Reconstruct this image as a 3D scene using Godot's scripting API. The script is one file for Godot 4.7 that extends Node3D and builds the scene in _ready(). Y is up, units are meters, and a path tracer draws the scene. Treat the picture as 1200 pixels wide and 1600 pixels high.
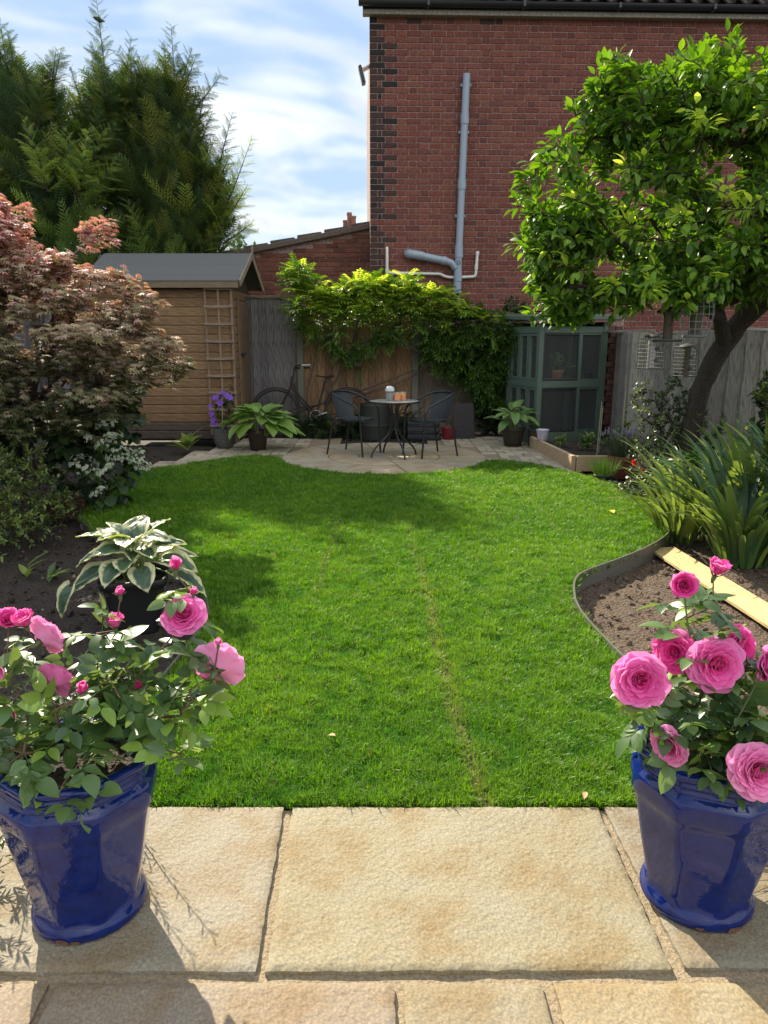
extends Node3D

var rng := RandomNumberGenerator.new()
var names := {}
var M := {}
var tinted := {}
var fn := FastNoiseLite.new()

# ---------------------------------------------------------------- mesh builder
class MB:
	var v := PackedVector3Array()
	var c := PackedColorArray()
	var idx := PackedInt32Array()
	var col := Color.WHITE
	var xf := Transform3D()

	func p(a: Vector3) -> int:
		v.append(xf * a)
		c.append(col)
		return v.size() - 1

	func t(a: int, b: int, d: int) -> void:
		idx.append(a)
		idx.append(b)
		idx.append(d)

	# a flat convex polygon that faces «out»
	func face(pts: Array, out: Vector3) -> void:
		var a: Vector3 = pts[0]
		var b: Vector3 = pts[1]
		var d: Vector3 = pts[2]
		var nn := (d - a).cross(b - a)
		var s := v.size()
		for q in pts:
			p(q)
		for k in range(1, pts.size() - 1):
			if nn.dot(out) >= 0.0:
				t(s, s + k, s + k + 1)
			else:
				t(s, s + k + 1, s + k)

	# a box with chamfered edges
	func box(at: Vector3, size: Vector3, b := 0.004, turn := Basis()) -> void:
		var keep := xf
		xf = xf * Transform3D(turn, at)
		var h := size * 0.5
		var w := minf(b, minf(h.x, minf(h.y, h.z)) * 0.6)
		if w <= 0.0:
			for ax in 3:
				for s in [-1.0, 1.0]:
					var q := []
					for k in [[-1, -1], [1, -1], [1, 1], [-1, 1]]:
						var e := Vector3()
						e[ax] = s * h[ax]
						e[(ax + 1) % 3] = k[0] * h[(ax + 1) % 3]
						e[(ax + 2) % 3] = k[1] * h[(ax + 2) % 3]
						q.append(e)
					var o := Vector3()
					o[ax] = s
					face(q, o)
			xf = keep
			return
		for ax in 3:
			var u := (ax + 1) % 3
			var k2 := (ax + 2) % 3
			for s in [-1.0, 1.0]:
				var q := []
				for k in [[-1, -1], [1, -1], [1, 1], [-1, 1]]:
					var e := Vector3()
					e[ax] = s * h[ax]
					e[u] = k[0] * (h[u] - w)
					e[k2] = k[1] * (h[k2] - w)
					q.append(e)
				var o := Vector3()
				o[ax] = s
				face(q, o)
				# the edge between face ax and face u, running along k2
				for s2 in [-1.0, 1.0]:
					var a1 := Vector3()
					a1[ax] = s * h[ax]
					a1[u] = s2 * (h[u] - w)
					a1[k2] = h[k2] - w
					var a2 := a1
					a2[k2] = -a1[k2]
					var b1 := a1
					b1[ax] = s * (h[ax] - w)
					b1[u] = s2 * h[u]
					var b2 := b1
					b2[k2] = -b1[k2]
					var oo := Vector3()
					oo[ax] = s
					oo[u] = s2
					face([a1, a2, b2, b1], oo)
		for sx in [-1.0, 1.0]:
			for sy in [-1.0, 1.0]:
				for sz in [-1.0, 1.0]:
					face([Vector3(sx * h.x, sy * (h.y - w), sz * (h.z - w)), Vector3(sx * (h.x - w), sy * h.y, sz * (h.z - w)), Vector3(sx * (h.x - w), sy * (h.y - w), sz * h.z)], Vector3(sx, sy, sz))
		xf = keep

	# rows of points joined into a smooth sheet
	func grid(rows: Array, closed := false, flip := false, cols: Array = []) -> void:
		var n: int = rows[0].size()
		var s := v.size()
		for r in rows.size():
			for k in n:
				if cols.size():
					col = cols[r][k]
				p(rows[r][k])
		for r in rows.size() - 1:
			for k in (n if closed else n - 1):
				var a := s + r * n + k
				var b := s + r * n + (k + 1) % n
				var d := a + n
				var e := b + n
				if flip:
					t(a, d, b)
					t(b, d, e)
				else:
					t(a, b, d)
					t(b, e, d)

	func tube(pts: Array, radii: Array, sides := 8, caps := true) -> void:
		var rows := []
		var up := Vector3.UP
		var d0: Vector3 = (pts[1] - pts[0]).normalized()
		if absf(d0.dot(up)) > 0.9:
			up = Vector3.RIGHT
		var x := up.cross(d0).normalized()
		for k in pts.size():
			var d: Vector3 = d0
			if k > 0 and k < pts.size() - 1:
				d = ((pts[k + 1] - pts[k]).normalized() + (pts[k] - pts[k - 1]).normalized()).normalized()
			elif k > 0:
				d = (pts[k] - pts[k - 1]).normalized()
			if d.length() < 0.5:
				d = d0
			x = (x - d * x.dot(d)).normalized()
			var y := d.cross(x)
			var row := PackedVector3Array()
			var r: float = radii[k] if k < radii.size() else radii[-1]
			for j in sides:
				var a := TAU * j / sides
				row.append(pts[k] + (x * cos(a) + y * sin(a)) * r)
			rows.append(row)
		grid(rows, true, true)
		if caps:
			var c0: Vector3 = pts[0] - pts[1]
			var c1: Vector3 = pts[-1] - pts[-2]
			face(Array(rows[0]), c0)
			face(Array(rows[-1]), c1)

	# profile of (radius, height) turned round y; shape(angle, i) may change the radius
	func lathe(prof: Array, sides := 24, shape = null) -> void:
		var rows := []
		for i in prof.size():
			var row := PackedVector3Array()
			for j in sides:
				var a := TAU * j / sides
				var r: float = prof[i].x
				if shape != null:
					r = shape.call(a, i, r)
				row.append(Vector3(cos(a) * r, prof[i].y, sin(a) * r))
			rows.append(row)
		grid(rows, true, true)

	func mesh() -> ArrayMesh:
		var n := PackedVector3Array()
		n.resize(v.size())
		for k in range(0, idx.size(), 3):
			var a := idx[k]
			var b := idx[k + 1]
			var d := idx[k + 2]
			var f := (v[d] - v[a]).cross(v[b] - v[a])
			n[a] += f
			n[b] += f
			n[d] += f
		for k in n.size():
			n[k] = n[k].normalized() if n[k].length_squared() > 1e-20 else Vector3.UP
		var arr := []
		arr.resize(Mesh.ARRAY_MAX)
		arr[Mesh.ARRAY_VERTEX] = v
		arr[Mesh.ARRAY_NORMAL] = n
		arr[Mesh.ARRAY_COLOR] = c
		arr[Mesh.ARRAY_INDEX] = idx
		var m := ArrayMesh.new()
		m.add_surface_from_arrays(Mesh.PRIMITIVE_TRIANGLES, arr)
		return m

# ---------------------------------------------------------------- naming and tagging
func numbered(parent: Node, called: String) -> String:
	var key := "%d/%s" % [parent.get_instance_id(), called]
	var k: int = names.get(key, 0)
	names[key] = k + 1
	return called if k == 0 else "%s_%03d" % [called, k]

func put(o: Node3D, called: String, parent: Node = null) -> Node3D:
	var par: Node = parent if parent else self
	o.name = numbered(par, called)
	par.add_child(o, true)
	return o

func tag(o: Node, label: String, category: String, group := "") -> void:
	o.set_meta("label", label)
	o.set_meta("category", category)
	if group:
		o.set_meta("group", group)

func thing(called: String, label: String, category: String, at := Vector3.ZERO, turn := 0.0, group := "") -> Node3D:
	var o := Node3D.new()
	put(o, called)
	o.position = at
	o.rotation.y = turn
	tag(o, label, category, group)
	return o

func inst(called: String, mesh: Mesh, mat: Material, parent: Node = null, xf := Transform3D()) -> MeshInstance3D:
	var o := MeshInstance3D.new()
	o.mesh = mesh
	o.material_override = mat
	o.transform = xf
	put(o, called, parent)
	return o

func part(called: String, mb: MB, mat: Material, parent: Node = null) -> MeshInstance3D:
	return inst(called, mb.mesh(), mat, parent)

func struct(called: String, mb: MB, mat: Material, label := "") -> MeshInstance3D:
	var o := part(called, mb, mat)
	o.set_meta("kind", "structure")
	if label:
		o.set_meta("label", label)
	return o

# a thing that is placed again: a copy of it and of its parts
func again(o: Node3D, called: String, label: String) -> Node3D:
	var r: Node3D = o.duplicate()
	put(r, called)
	r.set_meta("label", label)
	return r

func rot_y(a: float) -> Basis:
	return Basis(Vector3.UP, a)

# z along dir, y near up
func aim(dir: Vector3, up := Vector3.UP, roll := 0.0) -> Basis:
	var z := dir.normalized()
	var u := up
	if absf(z.dot(u.normalized())) > 0.97:
		u = Vector3.RIGHT if absf(z.x) < 0.8 else Vector3.FORWARD
	var x := u.cross(z).normalized()
	var y := z.cross(x)
	var b := Basis(x, y, z)
	return b * Basis(Vector3.BACK, roll) if roll != 0.0 else b

func rv(a: float, b: float) -> float:
	return rng.randf_range(a, b)

func rdir() -> Vector3:
	var z := rv(-1, 1)
	var a := rv(0, TAU)
	var r := sqrt(1.0 - z * z)
	return Vector3(r * cos(a), z, r * sin(a))

func lin(c: Color) -> Color:
	var s := c.linear_to_srgb()
	s.a = c.a
	return s

# ---------------------------------------------------------------- textures and materials
func noise_tex(sd: int, freq: float, oct: int, lo: Color, hi: Color, size := 512, mid = null, kind := FastNoiseLite.TYPE_SIMPLEX_SMOOTH) -> NoiseTexture2D:
	var n := FastNoiseLite.new()
	n.seed = sd
	n.frequency = freq
	n.noise_type = kind
	n.fractal_octaves = oct
	n.fractal_gain = 0.6
	var t := NoiseTexture2D.new()
	t.width = size
	t.height = size
	t.seamless = true
	t.generate_mipmaps = false
	t.noise = n
	var g := Gradient.new()
	g.set_color(0, lo)
	g.set_color(1, hi)
	if mid != null:
		g.add_point(0.5, mid)
	t.color_ramp = g
	return t

func mat(key: String, albedo: Color, rough := 0.8, tex: Texture2D = null, scale := Vector3.ONE, bump: Texture2D = null, relief := 0.0, world := true) -> StandardMaterial3D:
	var m := StandardMaterial3D.new()
	m.resource_name = key
	m.albedo_color = lin(albedo)
	m.roughness = rough
	m.cull_mode = BaseMaterial3D.CULL_DISABLED
	if tex or bump:
		m.uv1_triplanar = true
		m.uv1_world_triplanar = world
		m.uv1_scale = scale
		m.uv1_triplanar_sharpness = 4.0
	if tex:
		m.albedo_texture = tex
	if bump:
		m.heightmap_enabled = true
		m.heightmap_texture = bump
		m.heightmap_scale = relief
	M[key] = m
	return m

func leaf_mat(key: String, rough := 0.5, back := Color(0.9, 0.95, 0.35), spec := 0.4) -> StandardMaterial3D:
	var m := StandardMaterial3D.new()
	m.resource_name = key
	m.vertex_color_use_as_albedo = true
	m.roughness = rough
	m.metallic_specular = spec
	m.cull_mode = BaseMaterial3D.CULL_DISABLED
	m.backlight_enabled = true
	m.backlight = back
	M[key] = m
	return m

# the same material in one of a few tones
func tone(m: StandardMaterial3D, c: Color) -> StandardMaterial3D:
	var key := "%d/%s" % [m.get_instance_id(), c.to_html()]
	if not tinted.has(key):
		var d: StandardMaterial3D = m.duplicate()
		d.vertex_color_use_as_albedo = false
		d.albedo_color = lin(c)
		tinted[key] = d
	return tinted[key]

func in_frame(w: Vector3, margin := 1.02) -> bool:
	var cam: Camera3D = get_node("camera")
	var q := cam.global_transform.affine_inverse() * w
	if q.z > -0.2:
		return false
	var ty := tan(deg_to_rad(cam.fov) * 0.5) * margin
	return absf(q.y / q.z) < ty and absf(q.x / q.z) < ty * 0.75

# many alike pieces: the nearest «most» in the frame as parts, the others joined in one stuff part
func pieces(parent: Node3D, called: String, mass: String, meshes: Array, m: StandardMaterial3D, palette: Array, xfs: Array, ks: Array, most := 300, prefer = null) -> void:
	var order := []
	var eye := Vector3(0, 1.38, 0)
	for k in xfs.size():
		var w: Vector3 = parent.transform * (xfs[k] as Transform3D).origin
		if most > 0 and in_frame(w) and (prefer == null or prefer.call(w)):
			order.append([w.distance_to(eye), k])
	order.sort()
	var single := {}
	for o in order.slice(0, most):
		var k: int = o[1]
		single[k] = true
		inst(called, meshes[k % meshes.size()], tone(m, palette[int(ks[k]) % palette.size()]), parent, xfs[k])
	var left := []
	for k in xfs.size():
		if not single.has(k):
			left.append(k)
	if left.is_empty():
		return
	var mm := MultiMesh.new()
	mm.transform_format = MultiMesh.TRANSFORM_3D
	mm.use_colors = true
	mm.mesh = meshes[0]
	mm.instance_count = left.size()
	for j in left.size():
		mm.set_instance_transform(j, xfs[left[j]])
		mm.set_instance_color(j, palette[int(ks[left[j]]) % palette.size()])
	var o := MultiMeshInstance3D.new()
	o.multimesh = mm
	o.material_override = m
	put(o, mass, parent)
	o.set_meta("kind", "stuff")

# a leaf that grows along +z with its face to +y
func leaf_mesh(ln: float, wd: float, droop := 0.15, fold := 0.15, seg := 4, belly := 0.45, tip := 1.0) -> ArrayMesh:
	var mb := MB.new()
	leaf_into(mb, Transform3D(), ln, wd, droop, fold, seg, belly, tip)
	return mb.mesh()

func leaf_into(mb: MB, at: Transform3D, ln: float, wd: float, droop := 0.15, fold := 0.15, seg := 4, belly := 0.45, tip := 1.0) -> void:
	var keep := mb.xf
	mb.xf = mb.xf * at
	var rows := []
	for k in seg + 1:
		var u := float(k) / seg
		var w := wd * 0.5 * pow(sin(PI * pow(clampf(u * 0.98 + 0.01, 0, 1), log(0.5) / log(belly))), tip)
		if k == seg:
			w = wd * 0.01
		var y := -droop * ln * u * u
		rows.append(PackedVector3Array([Vector3(-w, y + fold * w, u * ln), Vector3(0, y, u * ln), Vector3(w, y + fold * w, u * ln)]))
	mb.grid(rows, false, true)
	mb.xf = keep

# branches from roots to scattered points; returns [[end, direction], ...]
func grow(mb: MB, roots: Array, goals: Array, thin := 0.003, power := 0.45, sides := 5, sag := 0.1, root_r := 0.0) -> Array:
	var pos := []
	var par := []
	for r in roots:
		pos.append(r)
		par.append(-1)
	var origin: Vector3 = roots[0]
	var sorted := []
	for g in goals:
		sorted.append([(g as Vector3).distance_to(origin), g])
	sorted.sort_custom(func(a, b): return a[0] < b[0])
	var ends := []
	var burden := []
	for s in sorted:
		var g: Vector3 = s[1]
		var best := -1
		var bd := 1e9
		for k in pos.size():
			var q: Vector3 = pos[k]
			var d := q.distance_to(g) + 0.35 * q.distance_to(origin)
			if d < bd:
				bd = d
				best = k
		var a: Vector3 = pos[best]
		var ln := a.distance_to(g)
		var steps := clampi(int(ln / 0.09), 1, 6)
		var last := best
		var bend := rdir() * ln * 0.09 + Vector3.UP * ln * sag
		for k in range(1, steps + 1):
			var u := float(k) / steps
			var q := a.lerp(g, u) + bend * sin(PI * u)
			pos.append(q)
			par.append(last)
			last = pos.size() - 1
		ends.append([last, g, (g - (pos[par[last]] as Vector3)).normalized()])
	burden.resize(pos.size())
	burden.fill(0)
	for e in ends:
		burden[e[0]] += 1
	for k in range(pos.size() - 1, -1, -1):
		if par[k] >= 0:
			burden[par[k]] += burden[k]
	var child := []
	child.resize(pos.size())
	child.fill(-1)
	for k in pos.size():
		if par[k] >= 0:
			if child[par[k]] < 0 or burden[k] > burden[child[par[k]]]:
				child[par[k]] = k
	# a chain starts at every node that is not its parent's main child
	for k in pos.size():
		if par[k] < 0 or (child[par[k]] == k and par[par[k]] >= 0):
			continue
		var pts := [pos[par[k]]]
		var rad := [thin * pow(maxf(burden[k], 1), power)]
		var q: int = k
		while q >= 0:
			pts.append(pos[q])
			rad.append(thin * pow(maxf(burden[q], 1), power))
			q = child[q]
		if root_r > 0.0 and par[k] < roots.size():
			rad[0] = maxf(rad[0], root_r * 0.6)
		mb.tube(pts, rad, sides, false)
	var out := []
	for e in ends:
		out.append([e[1], e[2]])
	return out

# ---------------------------------------------------------------- the sky
func sky_image() -> Image:
	var w := 1792
	var h := 896
	var im := Image.create(w, h, false, Image.FORMAT_RGBF)
	var n := FastNoiseLite.new()
	n.seed = 7
	n.noise_type = FastNoiseLite.TYPE_SIMPLEX_SMOOTH
	n.frequency = 1.0
	n.fractal_octaves = 5
	n.fractal_gain = 0.55
	var n2 := FastNoiseLite.new()
	n2.seed = 23
	n2.frequency = 1.0
	n2.fractal_octaves = 3
	var sun := Vector3(-0.382, 0.581, -0.719).normalized()
	for j in h:
		var el := (0.5 - (j + 0.5) / h) * PI
		if el < -0.02:
			im.fill_rect(Rect2i(0, j, w, h - j), Color(0.11, 0.11, 0.09))
			break
		for i in w:
			var az := ((i + 0.5) / w - 0.5) * TAU
			var d := Vector3(sin(az) * cos(el), sin(el), -cos(az) * cos(el))
			var up := maxf(d.y, 0.0)
			var base := Color(0.36, 0.49, 0.66).lerp(Color(0.26, 0.37, 0.57), clampf(up * 1.25, 0, 1))
			base = base.lerp(Color(0.46, 0.57, 0.70), pow(1.0 - up, 9.0))
			var q := Vector2(d.x, d.z) / (up + 0.16)
			var r := q.rotated(0.62)
			var warp := n2.get_noise_2d(q.x * 0.5, q.y * 0.5) * 0.8
			var a := n.get_noise_2d(r.x * 0.55 + warp, r.y * 1.5 + warp * 0.8)
			var b := n.get_noise_2d(r.x * 1.6 + 30.0, r.y * 4.5 + warp * 2.0)
			var cov := smoothstep(-0.50, 0.30, a + b * 0.5 + 0.08)
			var cum := smoothstep(0.12, 0.42, n.get_noise_2d(q.x * 1.3 + 9.0, q.y * 1.3 - 4.0)) * smoothstep(0.5, 0.1, up) * 0.5
			cov = clampf(cov * 0.92 + cum, 0, 1)
			var near := pow(clampf(d.dot(sun), 0, 1), 6.0)
			var cloud := Color(0.66, 0.70, 0.75).lerp(Color(1.25, 1.22, 1.15), near)
			cloud = cloud.lerp(cloud * 0.82, smoothstep(0.1, 0.6, b))
			var o := base.lerp(cloud, cov)
			var glow := pow(clampf(d.dot(sun), 0, 1), 24.0) * 0.8
			im.set_pixel(i, j, Color(o.r + glow, o.g + glow, o.b + glow * 0.95))
	return im

# ---------------------------------------------------------------- outlines
const LAWN := [[-0.95, -1.995], [1.2, -1.995], [1.12, -2.5], [1.07, -2.85], [1.04, -3.11], [1.01, -3.59], [1.05, -3.88], [1.13, -4.14], [1.28, -4.32], [1.46, -4.48], [1.76, -4.77], [1.97, -5.03], [2.14, -5.32], [2.23, -5.58], [2.31, -6.02], [2.36, -6.4], [2.32, -6.83], [2.2, -7.15], [2.05, -7.55], [1.9, -7.92], [1.76, -8.17], [1.61, -8.37], [1.34, -8.52], [1.07, -8.44], [0.9, -8.06], [0.75, -7.82], [0.4, -7.63], [0.0, -7.57], [-0.41, -7.68], [-0.75, -7.88], [-0.98, -8.2], [-1.12, -8.5], [-1.32, -8.8], [-1.5, -8.88], [-1.69, -8.84], [-2.01, -8.53], [-2.37, -8.09], [-2.56, -7.88], [-2.68, -7.6], [-2.72, -7.2], [-2.68, -6.69], [-2.6, -6.3], [-2.5, -5.95], [-2.36, -5.6], [-2.09, -5.19], [-1.68, -4.65], [-1.4, -4.42], [-1.2, -4.22], [-1.04, -3.99], [-0.94, -3.73], [-0.89, -3.46], [-0.9, -3.11], [-0.93, -2.74], [-0.95, -2.39]]

func outline(src: Array, round := 2) -> PackedVector2Array:
	var p := PackedVector2Array()
	for q in src:
		p.append(Vector2(q[0], q[1]))
	for k in round:
		var o := PackedVector2Array()
		for j in p.size():
			var a := p[j]
			var b := p[(j + 1) % p.size()]
			if a.y > -2.0 and b.y > -2.0 or a.distance_to(b) < 0.03:
				o.append(a)
				continue
			if a.y > -2.0:
				o.append(a)
			else:
				o.append(a.lerp(b, 0.25))
			if b.y <= -2.0:
				o.append(a.lerp(b, 0.75))
		p = o
	return p

func sheet(poly: PackedVector2Array, y: float) -> MB:
	var mb := MB.new()
	for q in poly:
		mb.p(Vector3(q.x, y, q.y))
	var tri := Geometry2D.triangulate_polygon(poly)
	for k in range(0, tri.size(), 3):
		var a := poly[tri[k]]
		var b := poly[tri[k + 1]]
		var d := poly[tri[k + 2]]
		if (b - a).cross(d - a) > 0:
			mb.t(tri[k], tri[k + 1], tri[k + 2])
		else:
			mb.t(tri[k], tri[k + 2], tri[k + 1])
	return mb

func lumpy(x0: float, x1: float, z0: float, z1: float, cell: float, y: float, amp: float, sd: int) -> MB:
	var mb := MB.new()
	fn.seed = sd
	fn.frequency = 1.0
	fn.fractal_octaves = 4
	fn.noise_type = FastNoiseLite.TYPE_SIMPLEX_SMOOTH
	var rows := []
	var nz := int((z1 - z0) / cell)
	var nx := int((x1 - x0) / cell)
	for j in nz + 1:
		var row := PackedVector3Array()
		for i in nx + 1:
			var x := lerpf(x0, x1, float(i) / nx)
			var z := lerpf(z0, z1, float(j) / nz)
			row.append(Vector3(x, y + amp * (fn.get_noise_2d(x * 5.0, z * 5.0) + 0.9 * fn.get_noise_2d(x * 19.0, z * 19.0)), z))
		rows.append(row)
	mb.grid(rows)
	return mb

# a riven stone slab: corners in xz (left-back, right-back, right-front, left-front)
func slab_mesh(c: Array, thick: float, n: int, rough: float, ragged: float, sd: int) -> ArrayMesh:
	var mb := MB.new()
	fn.seed = sd
	fn.frequency = 1.0
	fn.fractal_octaves = 4
	var rows := []
	var m := maxi(3, int(n * 0.7))
	for j in m + 1:
		var row := PackedVector3Array()
		var v := float(j) / m
		for i in n + 1:
			var u := float(i) / n
			var q: Vector2 = (c[0] as Vector2).lerp(c[1], u).lerp((c[3] as Vector2).lerp(c[2], u), v)
			var mid: Vector2 = ((c[0] as Vector2) + c[1] + c[2] + c[3]) * 0.25
			var edge := minf(minf(u, 1.0 - u) * (c[0] as Vector2).distance_to(c[1]), minf(v, 1.0 - v) * (c[0] as Vector2).distance_to(c[3]))
			var f := smoothstep(0.03, 0.0, edge)
			if f > 0.0:
				q += (mid - q).normalized() * f * ragged * (fn.get_noise_2d(q.x * 14.0, q.y * 14.0) * 1.2 + 0.5 * fn.get_noise_2d(q.x * 45.0, q.y * 45.0) + 0.05)
			var y := rough * (fn.get_noise_2d(q.x * 4.0, q.y * 4.0) * 1.0 + fn.get_noise_2d(q.x * 28.0, q.y * 22.0) * 0.35)
			y -= smoothstep(0.012, 0.0, edge) * 0.005
			row.append(Vector3(q.x, y, q.y))
		rows.append(row)
	mb.grid(rows)
	var ring := []
	for i in n + 1:
		ring.append(rows[0][i])
	for j in range(1, m + 1):
		ring.append(rows[j][n])
	for i in range(n - 1, -1, -1):
		ring.append(rows[m][i])
	for j in range(m - 1, 0, -1):
		ring.append(rows[j][0])
	var low := PackedVector3Array()
	var top := PackedVector3Array()
	for q in ring:
		top.append(q)
		low.append(q - Vector3(0, thick, 0))
	mb.grid([top, low], true)
	return mb.mesh()

func build_ground() -> void:
	var speck := noise_tex(3, 0.05, 5, Color(0.45, 0.42, 0.40), Color(1.0, 0.98, 0.95))
	var rough_h := noise_tex(4, 0.045, 6, Color.BLACK, Color.WHITE)
	M["speck"] = null
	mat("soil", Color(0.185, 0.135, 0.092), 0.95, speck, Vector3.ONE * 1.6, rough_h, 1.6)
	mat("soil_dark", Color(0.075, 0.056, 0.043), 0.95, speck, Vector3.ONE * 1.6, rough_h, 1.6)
	mat("thatch", Color(0.085, 0.15, 0.025), 0.95, speck, Vector3.ONE * 2.3, rough_h, 1.0)
	var mb := MB.new()
	mb.face([Vector3(-150, -0.17, 30), Vector3(150, -0.17, 30), Vector3(150, -0.17, -260), Vector3(-150, -0.17, -260)], Vector3.UP)
	struct("ground", mb, mat("field", Color(0.09, 0.085, 0.05), 0.95, speck, Vector3.ONE * 0.4))
	struct("right_flower_bed", lumpy(0.9, 4.9, -8.4, -1.6, 0.035, -0.085, 0.016, 11), M.soil)
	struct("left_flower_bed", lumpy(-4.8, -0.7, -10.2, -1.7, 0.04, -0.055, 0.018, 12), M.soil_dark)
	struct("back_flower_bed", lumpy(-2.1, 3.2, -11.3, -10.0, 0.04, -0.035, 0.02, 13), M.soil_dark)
	var lawn := outline(LAWN)
	struct("lawn", sheet(lawn, -0.012), M.thatch)
	# clods and small stones on the bare soil
	var cm := MB.new()
	cm.xf = Transform3D(Basis().scaled(Vector3(1.2, 0.7, 0.9)), Vector3())
	var rows := []
	fn.seed = 77
	for j in 5:
		var row := PackedVector3Array()
		var th := PI * j / 4.0
		for i in 7:
			var a := TAU * i / 7.0
			var r := 1.0 + 0.5 * fn.get_noise_2d(j * 7.3, i * 5.1)
			row.append(Vector3(sin(th) * cos(a), cos(th), sin(th) * sin(a)) * r)
		rows.append(row)
	cm.grid(rows, true)
	var clod := cm.mesh()
	var cmat: StandardMaterial3D = M.soil.duplicate()
	cmat.vertex_color_use_as_albedo = true
	cmat.albedo_color = Color.WHITE
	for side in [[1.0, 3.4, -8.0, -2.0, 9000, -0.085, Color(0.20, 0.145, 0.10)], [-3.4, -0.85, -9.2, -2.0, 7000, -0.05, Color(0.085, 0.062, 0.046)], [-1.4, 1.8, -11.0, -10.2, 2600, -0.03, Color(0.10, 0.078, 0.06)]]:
		var xfs := []
		var cols := []
		for k in side[4]:
			var q := Vector2(rv(side[0], side[1]), rv(side[2], side[3]))
			if Geometry2D.is_point_in_polygon(q, lawn) or q.distance_to(Vector2(0, -8.84)) < 1.3:
				continue
			if side[0] < 0.0 and side[2] < -10.5 == false and q.y < -8.0 and q.x > -2.6:
				continue
			var s := 0.002 + 0.015 * pow(rv(0, 1), 5.0)
			xfs.append(Transform3D(Basis.from_euler(Vector3(rv(0, 6), rv(0, 6), rv(0, 6))).scaled(Vector3.ONE * s), Vector3(q.x, side[5] + 0.006, q.y)))
			var cc: Color = side[6]
			cols.append(cc * rv(0.6, 1.5) if rv(0, 1) > 0.04 else Color(0.33, 0.30, 0.26))
		mass("soil_clods", clod, cmat, xfs, cols)

func mass(called: String, mesh: Mesh, m: Material, xfs: Array, cols: Array, parent: Node = null) -> MultiMeshInstance3D:
	var mm := MultiMesh.new()
	mm.transform_format = MultiMesh.TRANSFORM_3D
	mm.use_colors = true
	mm.mesh = mesh
	mm.instance_count = xfs.size()
	for j in xfs.size():
		mm.set_instance_transform(j, xfs[j])
		mm.set_instance_color(j, cols[j])
	var o := MultiMeshInstance3D.new()
	o.multimesh = mm
	o.material_override = m
	put(o, called, parent)
	o.set_meta("kind", "stuff")
	return o

func near_line(q: Vector2, line: Array) -> float:
	var best := 9.0
	for k in line.size() - 1:
		var a := Vector2(line[k][0], line[k][1])
		var b := Vector2(line[k + 1][0], line[k + 1][1])
		best = minf(best, q.distance_to(Geometry2D.get_closest_point_to_segment(q, a, b)))
	return best

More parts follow.
